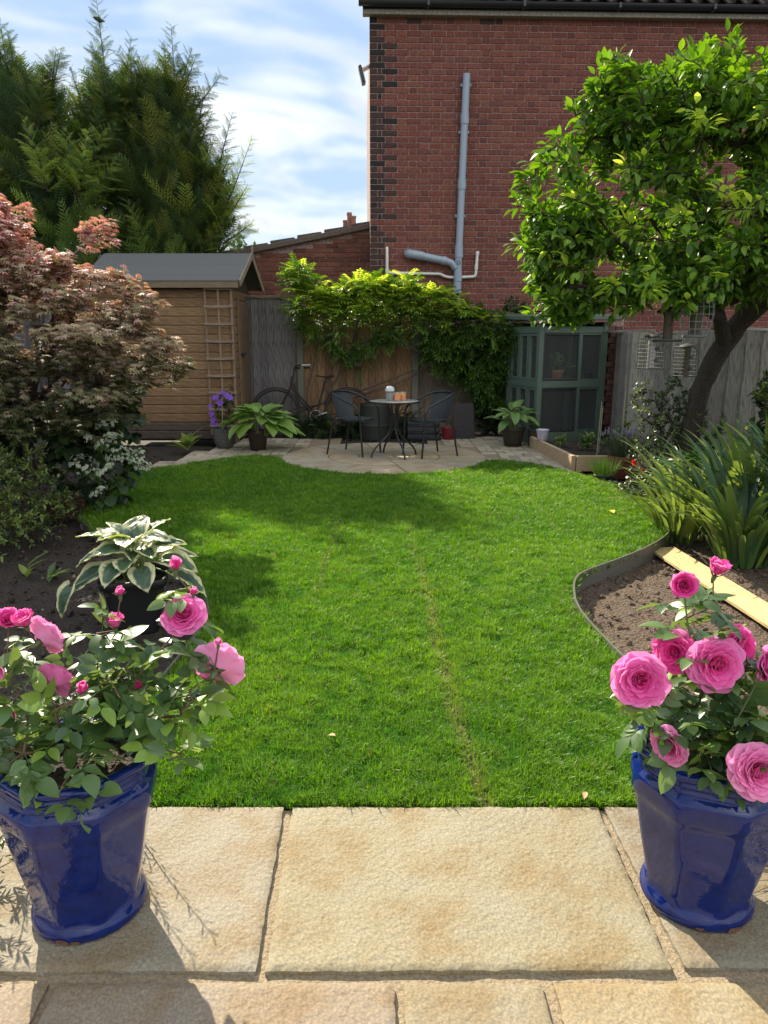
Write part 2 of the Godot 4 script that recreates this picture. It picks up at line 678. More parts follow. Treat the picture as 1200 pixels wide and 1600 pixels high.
func build_grass() -> void:
	var lawn := outline(LAWN)
	var lm := leaf_mat("grass", 0.45, Color(0.95, 1.0, 0.35), 0.5)
	lm.backlight = Color(0.95, 1.0, 0.35)
	var tufts := []
	for kind in 4:
		var mb := MB.new()
		for b in (13 if kind < 3 else 9):
			var a := rv(0, TAU)
			var o := Vector3(rv(-1, 1), 0, rv(-1, 1)) * 0.016
			var lean := rv(0.15, 0.85)
			var h := rv(0.022, 0.042)
			var w := rv(0.0011, 0.0020)
			var d := Vector3(cos(a), 0, sin(a))
			var s := Vector3(-d.z, 0, d.x) * w
			var g := rv(0.75, 1.25)
			mb.col = Color(g, g, g * rv(0.7, 1.1))
			var p0 := o
			var p1 := o + d * h * lean * 0.35 + Vector3.UP * h * 0.6
			var p2 := o + d * h * lean + Vector3.UP * h * (1.0 - lean * 0.25)
			mb.grid([PackedVector3Array([p0 - s, p0 + s]), PackedVector3Array([p1 - s * 0.85, p1 + s * 0.85]), PackedVector3Array([p2 - s * 0.1, p2 + s * 0.1])])
		tufts.append(mb.mesh())
	var seam := [[0.16, -7.32], [0.17, -5.91], [0.2, -4.93], [0.23, -4.22], [0.255, -3.59], [0.245, -3.2], [0.265, -2.91], [0.275, -2.48], [0.295, -2.19], [0.31, -2.0]]
	var seam2 := [[0.68, -7.76], [0.76, -6.99], [0.9, -6.3]]
	var seam3 := [[1.15, -7.6], [1.31, -5.91], [1.3, -5.2]]
	var seam4 := [[-0.33, -5.6], [-0.37, -4.6], [-0.36, -3.9]]
	fn.seed = 31
	fn.fractal_octaves = 3
	fn.frequency = 1.0
	var sets := [[], [], [], []]
	var cols := [[], [], [], []]
	for zone in [[-3.0, -1.98, 9000.0, 0.88], [-4.6, -3.0, 5600.0, 1.02], [-6.5, -4.6, 3800.0, 1.15], [-9.0, -6.5, 2700.0, 1.3]]:
		var n := int((zone[1] - zone[0]) * 5.2 * zone[2])
		for k in n:
			var q := Vector2(rv(-2.75, 2.45), rv(zone[0], zone[1]))
			if not in_lawn(q, lawn):
				continue
			var dry := clampf(1.0 - near_line(q, seam) / 0.045, 0, 1)
			dry = dry * (0.85 + 0.9 * fn.get_noise_2d(q.x * 9.0 + 50.0, q.y * 6.0)) if q.y > -4.4 else dry * 0.4 * smoothstep(-7.6, -4.4, q.y)
			dry = maxf(dry, 0.35 * clampf(1.0 - near_line(q, seam2) / 0.04, 0, 1))
			dry = maxf(dry, 0.35 * clampf(1.0 - near_line(q, seam3) / 0.04, 0, 1))
			dry = maxf(dry, 0.4 * clampf(1.0 - near_line(q, seam4) / 0.04, 0, 1))
			if rv(0, 1) < dry * 0.72:
				continue
			var patch := fn.get_noise_2d(q.x * 1.1, q.y * 1.1)
			var fine := fn.get_noise_2d(q.x * 6.0, q.y * 6.0)
			var kind := rng.randi() % 4
			var s: float = zone[3] * rv(0.8, 1.2) * (1.0 + 0.35 * fine) * (1.0 - 0.3 * dry)
			var cc := Color(0.14, 0.30, 0.020).lerp(Color(0.20, 0.36, 0.024), clampf(0.45 + patch * 1.2, 0, 1))
			cc = cc.lerp(Color(0.060, 0.22, 0.016), clampf(-fine * 1.3, 0, 0.7))
			cc = cc * rv(0.75, 1.25)
			cc = cc.lerp(Color(0.36, 0.33, 0.17), clampf(dry * rv(0.2, 1.2), 0, 1))
			if rv(0, 1) < 0.006:
				cc = Color(0.40, 0.33, 0.15)
			# the strip along the stones in the far shade has longer blades
			sets[kind].append(Transform3D(Basis.from_euler(Vector3(rv(-0.25, 0.25), rv(0, TAU), rv(-0.25, 0.25))).scaled(Vector3(s, s * rv(0.8, 1.15), s)), Vector3(q.x, -0.013, q.y)))
			cols[kind].append(cc)
	for k in 4:
		mass("lawn_grass", tufts[k], lm, sets[k], cols[k])

func in_lawn(q: Vector2, lawn: PackedVector2Array) -> bool:
	if q.y > -1.99 or q.distance_to(Vector2(0, -8.84)) < 1.235:
		return false
	return Geometry2D.is_point_in_polygon(q, lawn)

func build_patio() -> void:
	var stain := noise_tex(8, 0.008, 4, Color(0.90, 0.80, 0.64), Color(1.0, 0.985, 0.955), 512, Color(0.97, 0.93, 0.85))
	var grain := noise_tex(9, 0.055, 5, Color(0.72, 0.70, 0.68), Color(1.0, 1.0, 1.0))
	var riven := noise_tex(10, 0.085, 5, Color.BLACK, Color.WHITE)
	var sm := mat("sandstone", Color(0.42, 0.36, 0.25), 0.85, stain, Vector3.ONE * 0.9, riven, 0.32)
	sm.detail_enabled = true
	sm.detail_albedo = grain
	sm.detail_blend_mode = BaseMaterial3D.BLEND_MODE_MUL
	sm.detail_uv_layer = BaseMaterial3D.DETAIL_UV_2
	sm.uv2_triplanar = true
	sm.uv2_world_triplanar = true
	sm.uv2_scale = Vector3.ONE * 3.5
	mat("mortar_sand", Color(0.36, 0.29, 0.19), 0.95, grain, Vector3.ONE * 2.6, M.soil.heightmap_texture, 0.35)
	var bed := lumpy(-4.0, 4.0, -1.985, 3.0, 0.05, -0.016, 0.003, 5)
	var patio := struct("patio", bed, M.mortar_sand)
	var list := [
		[[-1.16, -1.985, -0.305, -1.985, -0.288, -1.385, -1.18, -1.385], Color(0.36, 0.345, 0.30), 80],
		[[-0.278, -1.985, 0.648, -1.985, 0.648, -1.39, -0.266, -1.385], Color(0.355, 0.340, 0.262), 90],
		[[0.668, -1.985, 1.58, -1.985, 1.58, -1.395, 0.682, -1.395], Color(0.31, 0.295, 0.25), 80],
		[[-0.72, -1.354, 0.022, -1.354, 0.03, -0.75, -0.72, -0.75], Color(0.35, 0.31, 0.265), 70],
		[[-1.6, -1.354, -0.74, -1.354, -0.74, -0.75, -1.6, -0.75], Color(0.35, 0.305, 0.26), 40],
		[[0.043, -1.354, 0.347, -1.354, 0.36, -0.75, 0.055, -0.75], Color(0.34, 0.315, 0.245), 40],
		[[0.372, -1.354, 1.3, -1.354, 1.3, -0.75, 0.392, -0.75], Color(0.385, 0.345, 0.25), 70]]
	var sd := 40
	for s in list:
		var c: Array = s[0]
		sd += 1
		inst("stone_slab", slab_mesh([Vector2(c[0], c[1]), Vector2(c[2], c[3]), Vector2(c[4], c[5]), Vector2(c[6], c[7])], 0.03, s[2], 0.0028, 0.004, sd), tone(sm, s[1]), patio)
	# the round terrace of flagstones under the table
	var disc := MB.new()
	var rim := []
	for k in 48:
		rim.append(Vector3(cos(TAU * k / 48.0) * 1.225, -0.006, -8.84 + sin(TAU * k / 48.0) * 1.225))
	disc.face(rim, Vector3.UP)
	var terrace := struct("round_terrace", disc, M.mortar_sand)
	var tones := [Color(0.56, 0.52, 0.43), Color(0.51, 0.485, 0.43), Color(0.60, 0.53, 0.40), Color(0.48, 0.46, 0.40), Color(0.55, 0.49, 0.40)]
	var rings := [[0.0, 0.30, 1, 0.0], [0.315, 0.66, 6, 0.3], [0.675, 1.215, 10, 0.1]]
	for r in rings:
		for k in r[2]:
			var a0: float = TAU * k / r[2] + r[3]
			var a1: float = TAU * (k + 1) / r[2] + r[3]
			var gap: float = 0.008 / maxf(r[1], 0.1) if r[2] > 1 else 0.0
			var mb := MB.new()
			var y := 0.004 + rv(-0.001, 0.002)
			var top := PackedVector3Array()
			var n := 12 if r[2] > 1 else 30
			for j in n + 1:
				var a := lerpf(a0 + gap, a1 - gap, float(j) / n)
				top.append(Vector3(cos(a) * r[1], y, sin(a) * r[1] - 8.84))
			if r[2] > 1:
				for j in n + 1:
					var a := lerpf(a1 - gap * 1.7, a0 + gap * 1.7, float(j) / n)
					top.append(Vector3(cos(a) * r[0], y, sin(a) * r[0] - 8.84))
			var low := PackedVector3Array()
			for q in top:
				low.append(q - Vector3(0, 0.012, 0))
			mb.grid([top, low], true, false)
			# fan the top
			var poly := PackedVector2Array()
			for q in top:
				poly.append(Vector2(q.x, q.z))
			if r[2] == 1:
				poly.remove_at(poly.size() - 1)
			var cap := sheet(poly, y)
			var s := mb.v.size()
			for q in cap.v:
				mb.p(q)
			for q in cap.idx:
				mb.idx.append(q + s)
			inst("flagstone", mb.mesh(), tone(sm, tones[rng.randi() % tones.size()]), terrace)
	# small brick pavers in basket weave round it
	var pv := mat("paver", Color(1, 1, 1), 0.85, grain, Vector3.ONE * 4.0, riven, 0.5)
	pv.vertex_color_use_as_albedo = true
	var base := MB.new()
	base.face([Vector3(-2.52, -0.010, -8.1), Vector3(-2.3, -0.010, -7.75), Vector3(-0.6, -0.010, -7.7), Vector3(-0.6, -0.010, -10.62), Vector3(-1.9, -0.010, -10.62), Vector3(-2.1, -0.010, -9.9)], Vector3.UP)
	base.face([Vector3(0.6, -0.010, -7.6), Vector3(2.06, -0.010, -7.6), Vector3(2.06, -0.010, -10.62), Vector3(0.6, -0.010, -10.62)], Vector3.UP)
	var paving := struct("brick_paving", base, M.mortar_sand)
	var bm := MB.new()
	bm.box(Vector3(0, -0.02, 0), Vector3(0.192, 0.05, 0.092), 0.006)
	var brick := bm.mesh()
	var pal := [Color(0.57, 0.50, 0.37), Color(0.62, 0.55, 0.41), Color(0.50, 0.43, 0.32), Color(0.57, 0.46, 0.34), Color(0.66, 0.60, 0.46), Color(0.43, 0.37, 0.28)]
	var xfs := []
	var ks := []
	var lawn := outline(LAWN)
	for i in 24:
		for j in 15:
			var cx := -2.5 + i * 0.2
			var cz := -7.75 - j * 0.2
			var q := Vector2(cx, cz)
			if q.distance_to(Vector2(0, -8.84)) < 1.32 or (cx > -0.7 and cx < 0.75):
				continue
			if cz < -10.55 or (cx < 0 and cz < -9.9 and cx < -1.9) or (cx < -0.95 and cz < -10.5) or cx > 2.0:
				continue
			if cx < 0.0 and cx > -1.0 and cz < -9.75:
				continue
			if cx < 0.0 and cx < -2.6 + (-cz - 8.1) * 0.25:
				continue
			if Geometry2D.is_point_in_polygon(q, lawn) and Geometry2D.is_point_in_polygon(q + Vector2(0, -0.12), lawn):
				continue
			for s in [-0.05, 0.05]:
				var flat := (i + j) % 2 == 0
				var at := Vector3(cx + (0.0 if flat else s), 0.004 + rv(-0.003, 0.004), cz + (s if flat else 0.0))
				if Vector2(at.x, at.z).distance_to(Vector2(0, -8.84)) < 1.28:
					continue
				xfs.append(Transform3D(Basis.from_euler(Vector3(rv(-0.012, 0.012), (0.0 if flat else PI / 2) + rv(-0.03, 0.03), rv(-0.012, 0.012))), at))
				ks.append(rng.randi() % pal.size())
	pieces(paving, "paver", "more_pavers", [brick], pv, pal, xfs, ks, 300)
	# steel edging that holds the lawn
	var steel := mat("edging_metal", Color(0.17, 0.165, 0.14), 0.55, grain, Vector3.ONE * 2.0)
	steel.metallic = 0.25
	edging("Right", [2, 3, 4, 5, 6, 7, 8, 9, 10, 11, 12, 13, 14, 15, 16, 17], -0.16, 0.028, steel, "grey metal edging strip curving along the right side of the lawn")
	edging("Left", [38, 39, 40, 41, 42, 43, 44, 45, 46, 47, 48, 49, 50, 51, 52, 53], -0.12, 0.018, steel, "grey metal edging strip curving along the left side of the lawn")

func edging(_side: String, ids: Array, low: float, high: float, m: Material, label: String) -> void:
	var cv := Curve3D.new()
	for k in ids.size():
		var a: Array = LAWN[ids[maxi(k - 1, 0)]]
		var b: Array = LAWN[ids[mini(k + 1, ids.size() - 1)]]
		var q: Array = LAWN[ids[k]]
		var tn := Vector3(b[0] - a[0], 0, b[1] - a[1]) / 6.0
		cv.add_point(Vector3(q[0], 0, q[1]), -tn, tn)
	var inner := PackedVector3Array()
	var outer := PackedVector3Array()
	var inner_l := PackedVector3Array()
	var outer_l := PackedVector3Array()
	var lng := cv.get_baked_length()
	var n := int(lng / 0.06)
	for k in n + 1:
		var a := cv.sample_baked(lng * k / n)
		var b := cv.sample_baked(minf(lng * k / n + 0.02, lng))
		if k == n:
			b = a + (a - cv.sample_baked(lng - 0.02))
		var d := (b - a).normalized()
		var s := Vector3(-d.z, 0, d.x) * 0.005
		var wob := sin(k * 0.31) * 0.002
		outer.append(a + s + Vector3(0, high + wob, 0))
		inner.append(a - s + Vector3(0, high + wob, 0))
		outer_l.append(a + s + Vector3(0, low, 0))
		inner_l.append(a - s + Vector3(0, low, 0))
	var mb := MB.new()
	mb.grid([inner_l, inner])
	mb.grid([inner, outer])
	mb.grid([outer, outer_l])
	var o := thing("lawn_edging", label, "edging")
	part("strip", mb, m, o)
	for k in 4:
		var pg := MB.new()
		var a := cv.sample_baked(lng * (0.12 + 0.25 * k))
		pg.box(a + Vector3(0, (low + high) * 0.5 - 0.012, 0), Vector3(0.03, high - low - 0.02, 0.03), 0.002)
		part("peg", pg, m, o)

# ---------------------------------------------------------------- the house behind
func build_house() -> void:
	var tex := noise_tex(14, 0.03, 5, Color(0.62, 0.58, 0.56), Color(1, 1, 1))
	var pit := noise_tex(15, 0.05, 5, Color.BLACK, Color.WHITE)
	var bm := mat("brick", Color.WHITE, 0.9, tex, Vector3.ONE * 1.7, pit, 0.8)
	bm.vertex_color_use_as_albedo = true
	mat("mortar", Color(0.45, 0.34, 0.30), 0.95, tex, Vector3.ONE * 1.1, pit, 0.8)
	var h := thing("brick_house", "tall red brick house wall with a grey drainpipe and dark tiled roof", "house", Vector3(-0.215, 0, -12.3), deg_to_rad(1.8))
	var W := 8.4
	var H := 6.02
	var mb := MB.new()
	mb.box(Vector3(W / 2, H / 2 - 0.1, -2.754), Vector3(W - 0.012, H + 0.2, 5.5), 0.0)
	var wall := part("wall", mb, M.mortar, h)
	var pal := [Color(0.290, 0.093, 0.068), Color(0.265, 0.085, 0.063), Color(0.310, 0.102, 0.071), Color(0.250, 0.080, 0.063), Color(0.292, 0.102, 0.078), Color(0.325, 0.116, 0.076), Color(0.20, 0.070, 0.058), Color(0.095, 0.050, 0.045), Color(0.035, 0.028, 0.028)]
	var sb := MB.new()
	sb.box(Vector3.ZERO, Vector3(0.228, 0.073, 0.05), 0.004)
	var hb := MB.new()
	hb.box(Vector3.ZERO, Vector3(0.110, 0.073, 0.05), 0.004)
	var xs := [[], []]
	var ks := [[], []]
	var course := 0.0852
	for r in int(H / course):
		var x := 0.0
		var n := r % 2
		var k := 0
		var y := 0.05 + (r + 0.5) * course
		while x < W:
			# Flemish bond: stretcher, header, stretcher; every other course starts with a header and a closer
			var kind := (k + n) % 2
			var wd: float = 0.228 if kind == 0 else 0.110
			if n == 1 and k == 1:
				kind = 2
				wd = 0.055
			elif n == 1 and k > 1:
				kind = k % 2
				wd = 0.228 if kind == 0 else 0.110
			var m: int = 0 if kind == 0 else 1
			var b := Basis.from_euler(Vector3(rv(-0.012, 0.012), rv(-0.008, 0.008), rv(-0.006, 0.006)))
			if kind == 2:
				b = b.scaled(Vector3(0.5, 1, 1))
			xs[m].append(Transform3D(b, Vector3(x + wd / 2, y + rv(-0.002, 0.002), -0.021 + rv(0.0, 0.004))))
			var t := rng.randi() % 6
			if rv(0, 1) < 0.05:
				t = 6
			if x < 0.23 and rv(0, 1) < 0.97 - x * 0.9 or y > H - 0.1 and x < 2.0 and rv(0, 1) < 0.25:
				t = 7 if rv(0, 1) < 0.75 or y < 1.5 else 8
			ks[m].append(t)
			x += wd + 0.0118
			k += 1
	var seen := func(w: Vector3) -> bool: return w.y > 2.25 and (w.x < 1.1 or w.y > 4.6)
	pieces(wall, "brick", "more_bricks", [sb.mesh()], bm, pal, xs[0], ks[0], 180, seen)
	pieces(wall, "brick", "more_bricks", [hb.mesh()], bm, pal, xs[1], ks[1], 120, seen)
	# left return of the wall, out of the sun's way: a plain brick face
	# fascia, gutter, roof
	var dark := mat("black_plastic", Color(0.022, 0.025, 0.030), 0.35)
	var soffit := mat("soffit_paint", Color(0.40, 0.37, 0.31), 0.6, tex, Vector3.ONE * 1.3)
	mb = MB.new()
	mb.box(Vector3(W / 2 - 0.05, H + 0.022, 0.06), Vector3(W + 0.1, 0.07, 0.12), 0.006)
	part("soffit_board", mb, soffit, h)
	mb = MB.new()
	var rows := []
	for k in 2:
		var row := PackedVector3Array()
		for j in 9:
			var a := PI * j / 8.0
			row.append(Vector3(-0.16 if k == 0 else W + 0.1, H + 0.125 - sin(a) * 0.065, 0.19 - cos(a) * 0.065))
		rows.append(row)
	mb.grid(rows)
	mb.face([Vector3(-0.16, H + 0.125, 0.125), Vector3(-0.16, H + 0.125, 0.255), Vector3(-0.16, H + 0.075, 0.23), Vector3(-0.16, H + 0.06, 0.19), Vector3(-0.16, H + 0.075, 0.15)], Vector3.LEFT)
	for k in 6:
		mb.box(Vector3(0.85 + k * 1.4, H + 0.09, 0.20), Vector3(0.045, 0.085, 0.15), 0.01)
	part("gutter", mb, dark, h)
	mb = MB.new()
	mb.box(Vector3(W / 2 - 0.03, H + 0.10, 0.125), Vector3(W + 0.14, 0.10, 0.012), 0.002)
	part("fascia_board", mb, dark, h)
	mb = MB.new()
	var slope := deg_to_rad(38)
	mb.box(Vector3(W / 2, 0, -3.3), Vector3(W + 0.3, 0.03, 6.8), 0.0, Basis())
	var tile_tex := noise_tex(16, 0.04, 4, Color(0.55, 0.5, 0.5), Color(1, 1, 1))
	var tm := mat("roof_tile", Color(0.105, 0.075, 0.070), 0.7, tile_tex, Vector3.ONE * 2.0)
	var roof := part("roof", mb, tm, h)
	roof.position = Vector3(0, H + 0.235, 0.075)
	roof.rotation.x = slope
	# pantiles of the lowest rows
	var tile := MB.new()
	rows = []
	for k in 2:
		var row := PackedVector3Array()
		for j in 11:
			var u := j / 10.0
			row.append(Vector3((u - 0.5) * 0.30, 0.035 * sin(u * TAU) + 0.035, 0.20 - 0.40 * k))
		rows.append(row)
	tile.grid(rows, false, true)
	var lip := PackedVector3Array()
	for q in rows[0]:
		lip.append(q - Vector3(0, 0.028, 0))
	tile.grid([rows[0], lip])
	var tmesh := tile.mesh()
	var tones := [Color(0.105, 0.075, 0.070), Color(0.085, 0.064, 0.062), Color(0.125, 0.085, 0.075), Color(0.07, 0.055, 0.055)]
	for r in 3:
		for k in 34:
			inst("roof_tile", tmesh, tone(tm, tones[rng.randi() % 4]), roof, Transform3D(Basis.from_euler(Vector3(0.04, 0, 0)), Vector3(-0.05 + k * 0.25, 0.035 + rv(0, 0.004), -0.02 - r * 0.31)))
	# soil pipe with its branch and two white waste pipes
	var grey := mat("grey_pipe", Color(0.27, 0.32, 0.38), 0.35)
	var white := mat("white_pipe", Color(0.62, 0.62, 0.56), 0.4)
	mb = MB.new()
	var lean := func(y: float) -> float: return 1.36 + (y - 1.4) * 0.0235
	mb.tube([Vector3(lean.call(0.1), 0.1, 0.085), Vector3(lean.call(5.24), 5.24, 0.085)], [0.056, 0.056], 16)
	var pipe := part("soil_pipe", mb, grey, h)
	for c in [[4.62, 0.07], [3.7, 0.07], [2.72, 0.09], [2.36, 0.09], [2.17, 0.09]]:
		mb = MB.new()
		mb.tube([Vector3(lean.call(c[0]), c[0] - c[1], 0.085), Vector3(lean.call(c[0]), c[0] + c[1], 0.085)], [0.066, 0.066], 16)
		part("collar", mb, grey, pipe)
	for y in [1.95, 3.25, 4.45, 5.1]:
		mb = MB.new()
		mb.box(Vector3(lean.call(y), y, 0.03), Vector3(0.16, 0.045, 0.05), 0.006)
		part("pipe_bracket", mb, grey, pipe)
	mb = MB.new()
	mb.tube([Vector3(0.60, 2.69, -0.01), Vector3(0.60, 2.69, 0.06), Vector3(0.63, 2.68, 0.10), Vector3(0.70, 2.67, 0.11), Vector3(1.16, 2.58, 0.11), Vector3(1.27, 2.55, 0.10), Vector3(1.34, 2.47, 0.09)], [0.07, 0.07, 0.07, 0.062, 0.056, 0.056, 0.056], 14)
	mb.tube([Vector3(0.66, 2.678, 0.11), Vector3(0.82, 2.647, 0.11)], [0.068, 0.068], 14)
	mb.tube([Vector3(1.12, 2.588, 0.11), Vector3(1.19, 2.574, 0.11)], [0.066, 0.066], 14)
	part("branch_pipe", mb, grey, pipe)
	mb = MB.new()
	mb.tube([Vector3(lean.call(2.56), 2.56, 0.14), Vector3(lean.call(2.56), 2.56, 0.158)], [0.038, 0.034], 14)
	part("access_cap", mb, mat("cap_grey", Color(0.17, 0.2, 0.24), 0.4), pipe)
	mb = MB.new()
	mb.tube([Vector3(0.262, 2.78, -0.01), Vector3(0.262, 2.775, 0.03), Vector3(0.262, 2.74, 0.05), Vector3(0.262, 2.45, 0.05), Vector3(0.275, 2.41, 0.05), Vector3(0.32, 2.40, 0.05), Vector3(1.10, 2.385, 0.05), Vector3(1.18, 2.35, 0.05), Vector3(1.26, 2.335, 0.05), Vector3(1.38, 2.335, 0.06)], [0.024], 10)
	mb.tube([Vector3(0.262, 2.46, 0.05), Vector3(0.262, 2.40, 0.05)], [0.03, 0.03], 10)
	part("waste_pipe", mb, white, pipe)
	mb = MB.new()
	mb.tube([Vector3(1.38, 2.335, 0.05), Vector3(1.63, 2.345, 0.05), Vector3(1.665, 2.36, 0.05), Vector3(1.672, 2.40, 0.05), Vector3(1.69, 2.72, 0.05)], [0.024], 10)
	mb.tube([Vector3(1.674, 2.46, 0.05), Vector3(1.68, 2.53, 0.05)], [0.03, 0.03], 10)
	mb.tube([Vector3(1.687, 2.67, 0.05), Vector3(1.69, 2.73, 0.05)], [0.03, 0.03], 10)
	part("waste_pipe", mb, white, pipe)
	# a floodlight on the left corner
	mb = MB.new()
	mb.box(Vector3(-0.12, 5.27, -0.12), Vector3(0.05, 0.24, 0.2), 0.01, Basis.from_euler(Vector3(0, 0, 0.25)))
	var fl := part("floodlight", mb, dark, h)
	mb = MB.new()
	mb.box(Vector3(-0.088, 5.262, -0.12), Vector3(0.012, 0.2, 0.16), 0.002, Basis.from_euler(Vector3(0, 0, 0.25)))
	mb.box(Vector3(-0.07, 5.36, -0.12), Vector3(0.16, 0.02, 0.16), 0.002, Basis.from_euler(Vector3(0, 0, 0.45)))
	part("lamp_glass", mb, mat("lamp_glass", Color(0.6, 0.6, 0.55), 0.2), fl)

	# ---------------- the low extension on the left
	var e := thing("brick_extension", "low brick lean-to with a sloping stone coping left of the tall house", "building", Vector3(-0.25, 0, -13.3))
	var EW := 3.6
	mb = MB.new()
	var gable := [Vector3(0.2, -0.1, -0.02), Vector3(-EW, -0.1, -0.02), Vector3(-EW, 2.50, -0.02), Vector3(0.2, 3.24, -0.02)]
	mb.face(gable, Vector3.BACK)
	mb.face([gable[2], gable[3], gable[3] + Vector3(0, 0, -4), gable[2] + Vector3(0, 0, -4)], Vector3.UP)
	mb.face([gable[1], gable[2], gable[2] + Vector3(0, 0, -4), gable[1] + Vector3(0, 0, -4)], Vector3.LEFT)
	var ew := part("wall", mb, M.mortar, e)
	var pal2 := [Color(0.265, 0.10, 0.07), Color(0.30, 0.12, 0.08), Color(0.225, 0.085, 0.062), Color(0.32, 0.14, 0.095), Color(0.28, 0.112, 0.083), Color(0.18, 0.072, 0.06)]
	var st := MB.new()
	st.box(Vector3.ZERO, Vector3(0.215, 0.066, 0.05), 0.004)
	var xf2 := []
	var k2 := []
	for r in 44:
		var y := 0.04 + r * 0.076
		var x := 0.05 + (0.1125 if r % 2 == 1 else 0.0)
		while x > -EW:
			var top := 3.24 - (0.2 - (x - 0.11)) * 0.1947 - 0.06
			if y < top and y > 0.9:
				xf2.append(Transform3D(Basis.from_euler(Vector3(0, rv(-0.008, 0.008), rv(-0.006, 0.006))), Vector3(x, y, -0.03 + rv(0, 0.004))))
				k2.append(rng.randi() % 6)
			x -= 0.225
	pieces(ew, "brick", "more_bricks", [st.mesh()], bm, pal2, xf2, k2, 230, func(w: Vector3) -> bool: return w.y > 2.0)
	mb = MB.new()
	mb.box(Vector3.ZERO, Vector3(3.9, 0.085, 0.16), 0.01)
	var cop := part("coping", mb, mat("coping_stone", Color(0.24, 0.20, 0.165), 0.9, tex, Vector3.ONE * 2.0, pit, 1.2), e)
	cop.position = Vector3(-1.7, 2.905, 0.0)
	cop.rotation.z = atan(0.1947)
	for k in 7:
		mb = MB.new()
		mb.box(Vector3.ZERO, Vector3(0.42, 0.05, 0.3), 0.01)
		var slate := part("roof_slate", mb, mat("roof_slate", Color(0.16, 0.135, 0.12), 0.85, tex, Vector3.ONE * 2.0), e)
		slate.position = Vector3(-0.1 - k * 0.46, 3.265 - k * 0.46 * 0.1947 + 0.02, -0.16)
		slate.rotation.z = atan(0.1947) - 0.05
	# chimney stacks far behind
	for c in [[-1.32, -30.0, 5.25, 0.62, 0.62, "weathered brick chimney stack with several pots above the sloping roof"], [-4.55, -35.0, 5.15, 0.7, 0.32, "small distant brick chimney stack low on the skyline beside the tree"]]:
		var ch := thing("chimney_stack", c[5], "chimney", Vector3(c[0], c[2], c[1]))
		mb = MB.new()
		mb.box(Vector3(0, -2.4, 0), Vector3(0.52, 5.2, 0.9), 0.02)
		mb.box(Vector3(0, 0.16, 0), Vector3(0.62, 0.1, 1.0), 0.02)
		part("stack", mb, mat("chimney_brick", Color(0.17, 0.095, 0.07), 0.9, tex, Vector3.ONE), ch)
		for k in 3:
			mb = MB.new()
			var px := -0.17 + 0.17 * k
			var ph: float = c[4] * [0.6, 1.0, 0.75][k]
			mb.xf = Transform3D(Basis(), Vector3(px, 0.2, -0.2 + 0.2 * k))
			mb.lathe([Vector2(0.0, 0), Vector2(0.10, 0), Vector2(0.085, ph * 0.8), Vector2(0.105, ph * 0.85), Vector2(0.1, ph), Vector2(0.06, ph), Vector2(0.06, ph * 0.6), Vector2(0.0, ph * 0.6)], 10)
			part("chimney_pot", mb, mat("clay_pot", Color(0.27, 0.13, 0.085), 0.85), ch)

# ---------------------------------------------------------------- shed, fences, greenhouse
func wood(key: String, c: Color, along: int, sd: int, lo := 0.62, relief := 0.5) -> StandardMaterial3D:
	var t: NoiseTexture2D = M.get("wood_tex_%d" % sd)
	if t == null:
		var d := Color(lo, lo * 0.97, lo * 0.94)
		t = noise_tex(sd, 0.018, 5, d, Color(1.12, 1.1, 1.08), 512, Color(0.95, 0.94, 0.92))
		M["wood_tex_%d" % sd] = t
	var s := Vector3(9, 9, 9)
	s[along] = 0.55
	return mat(key, c, 0.85, t, s, t, relief)

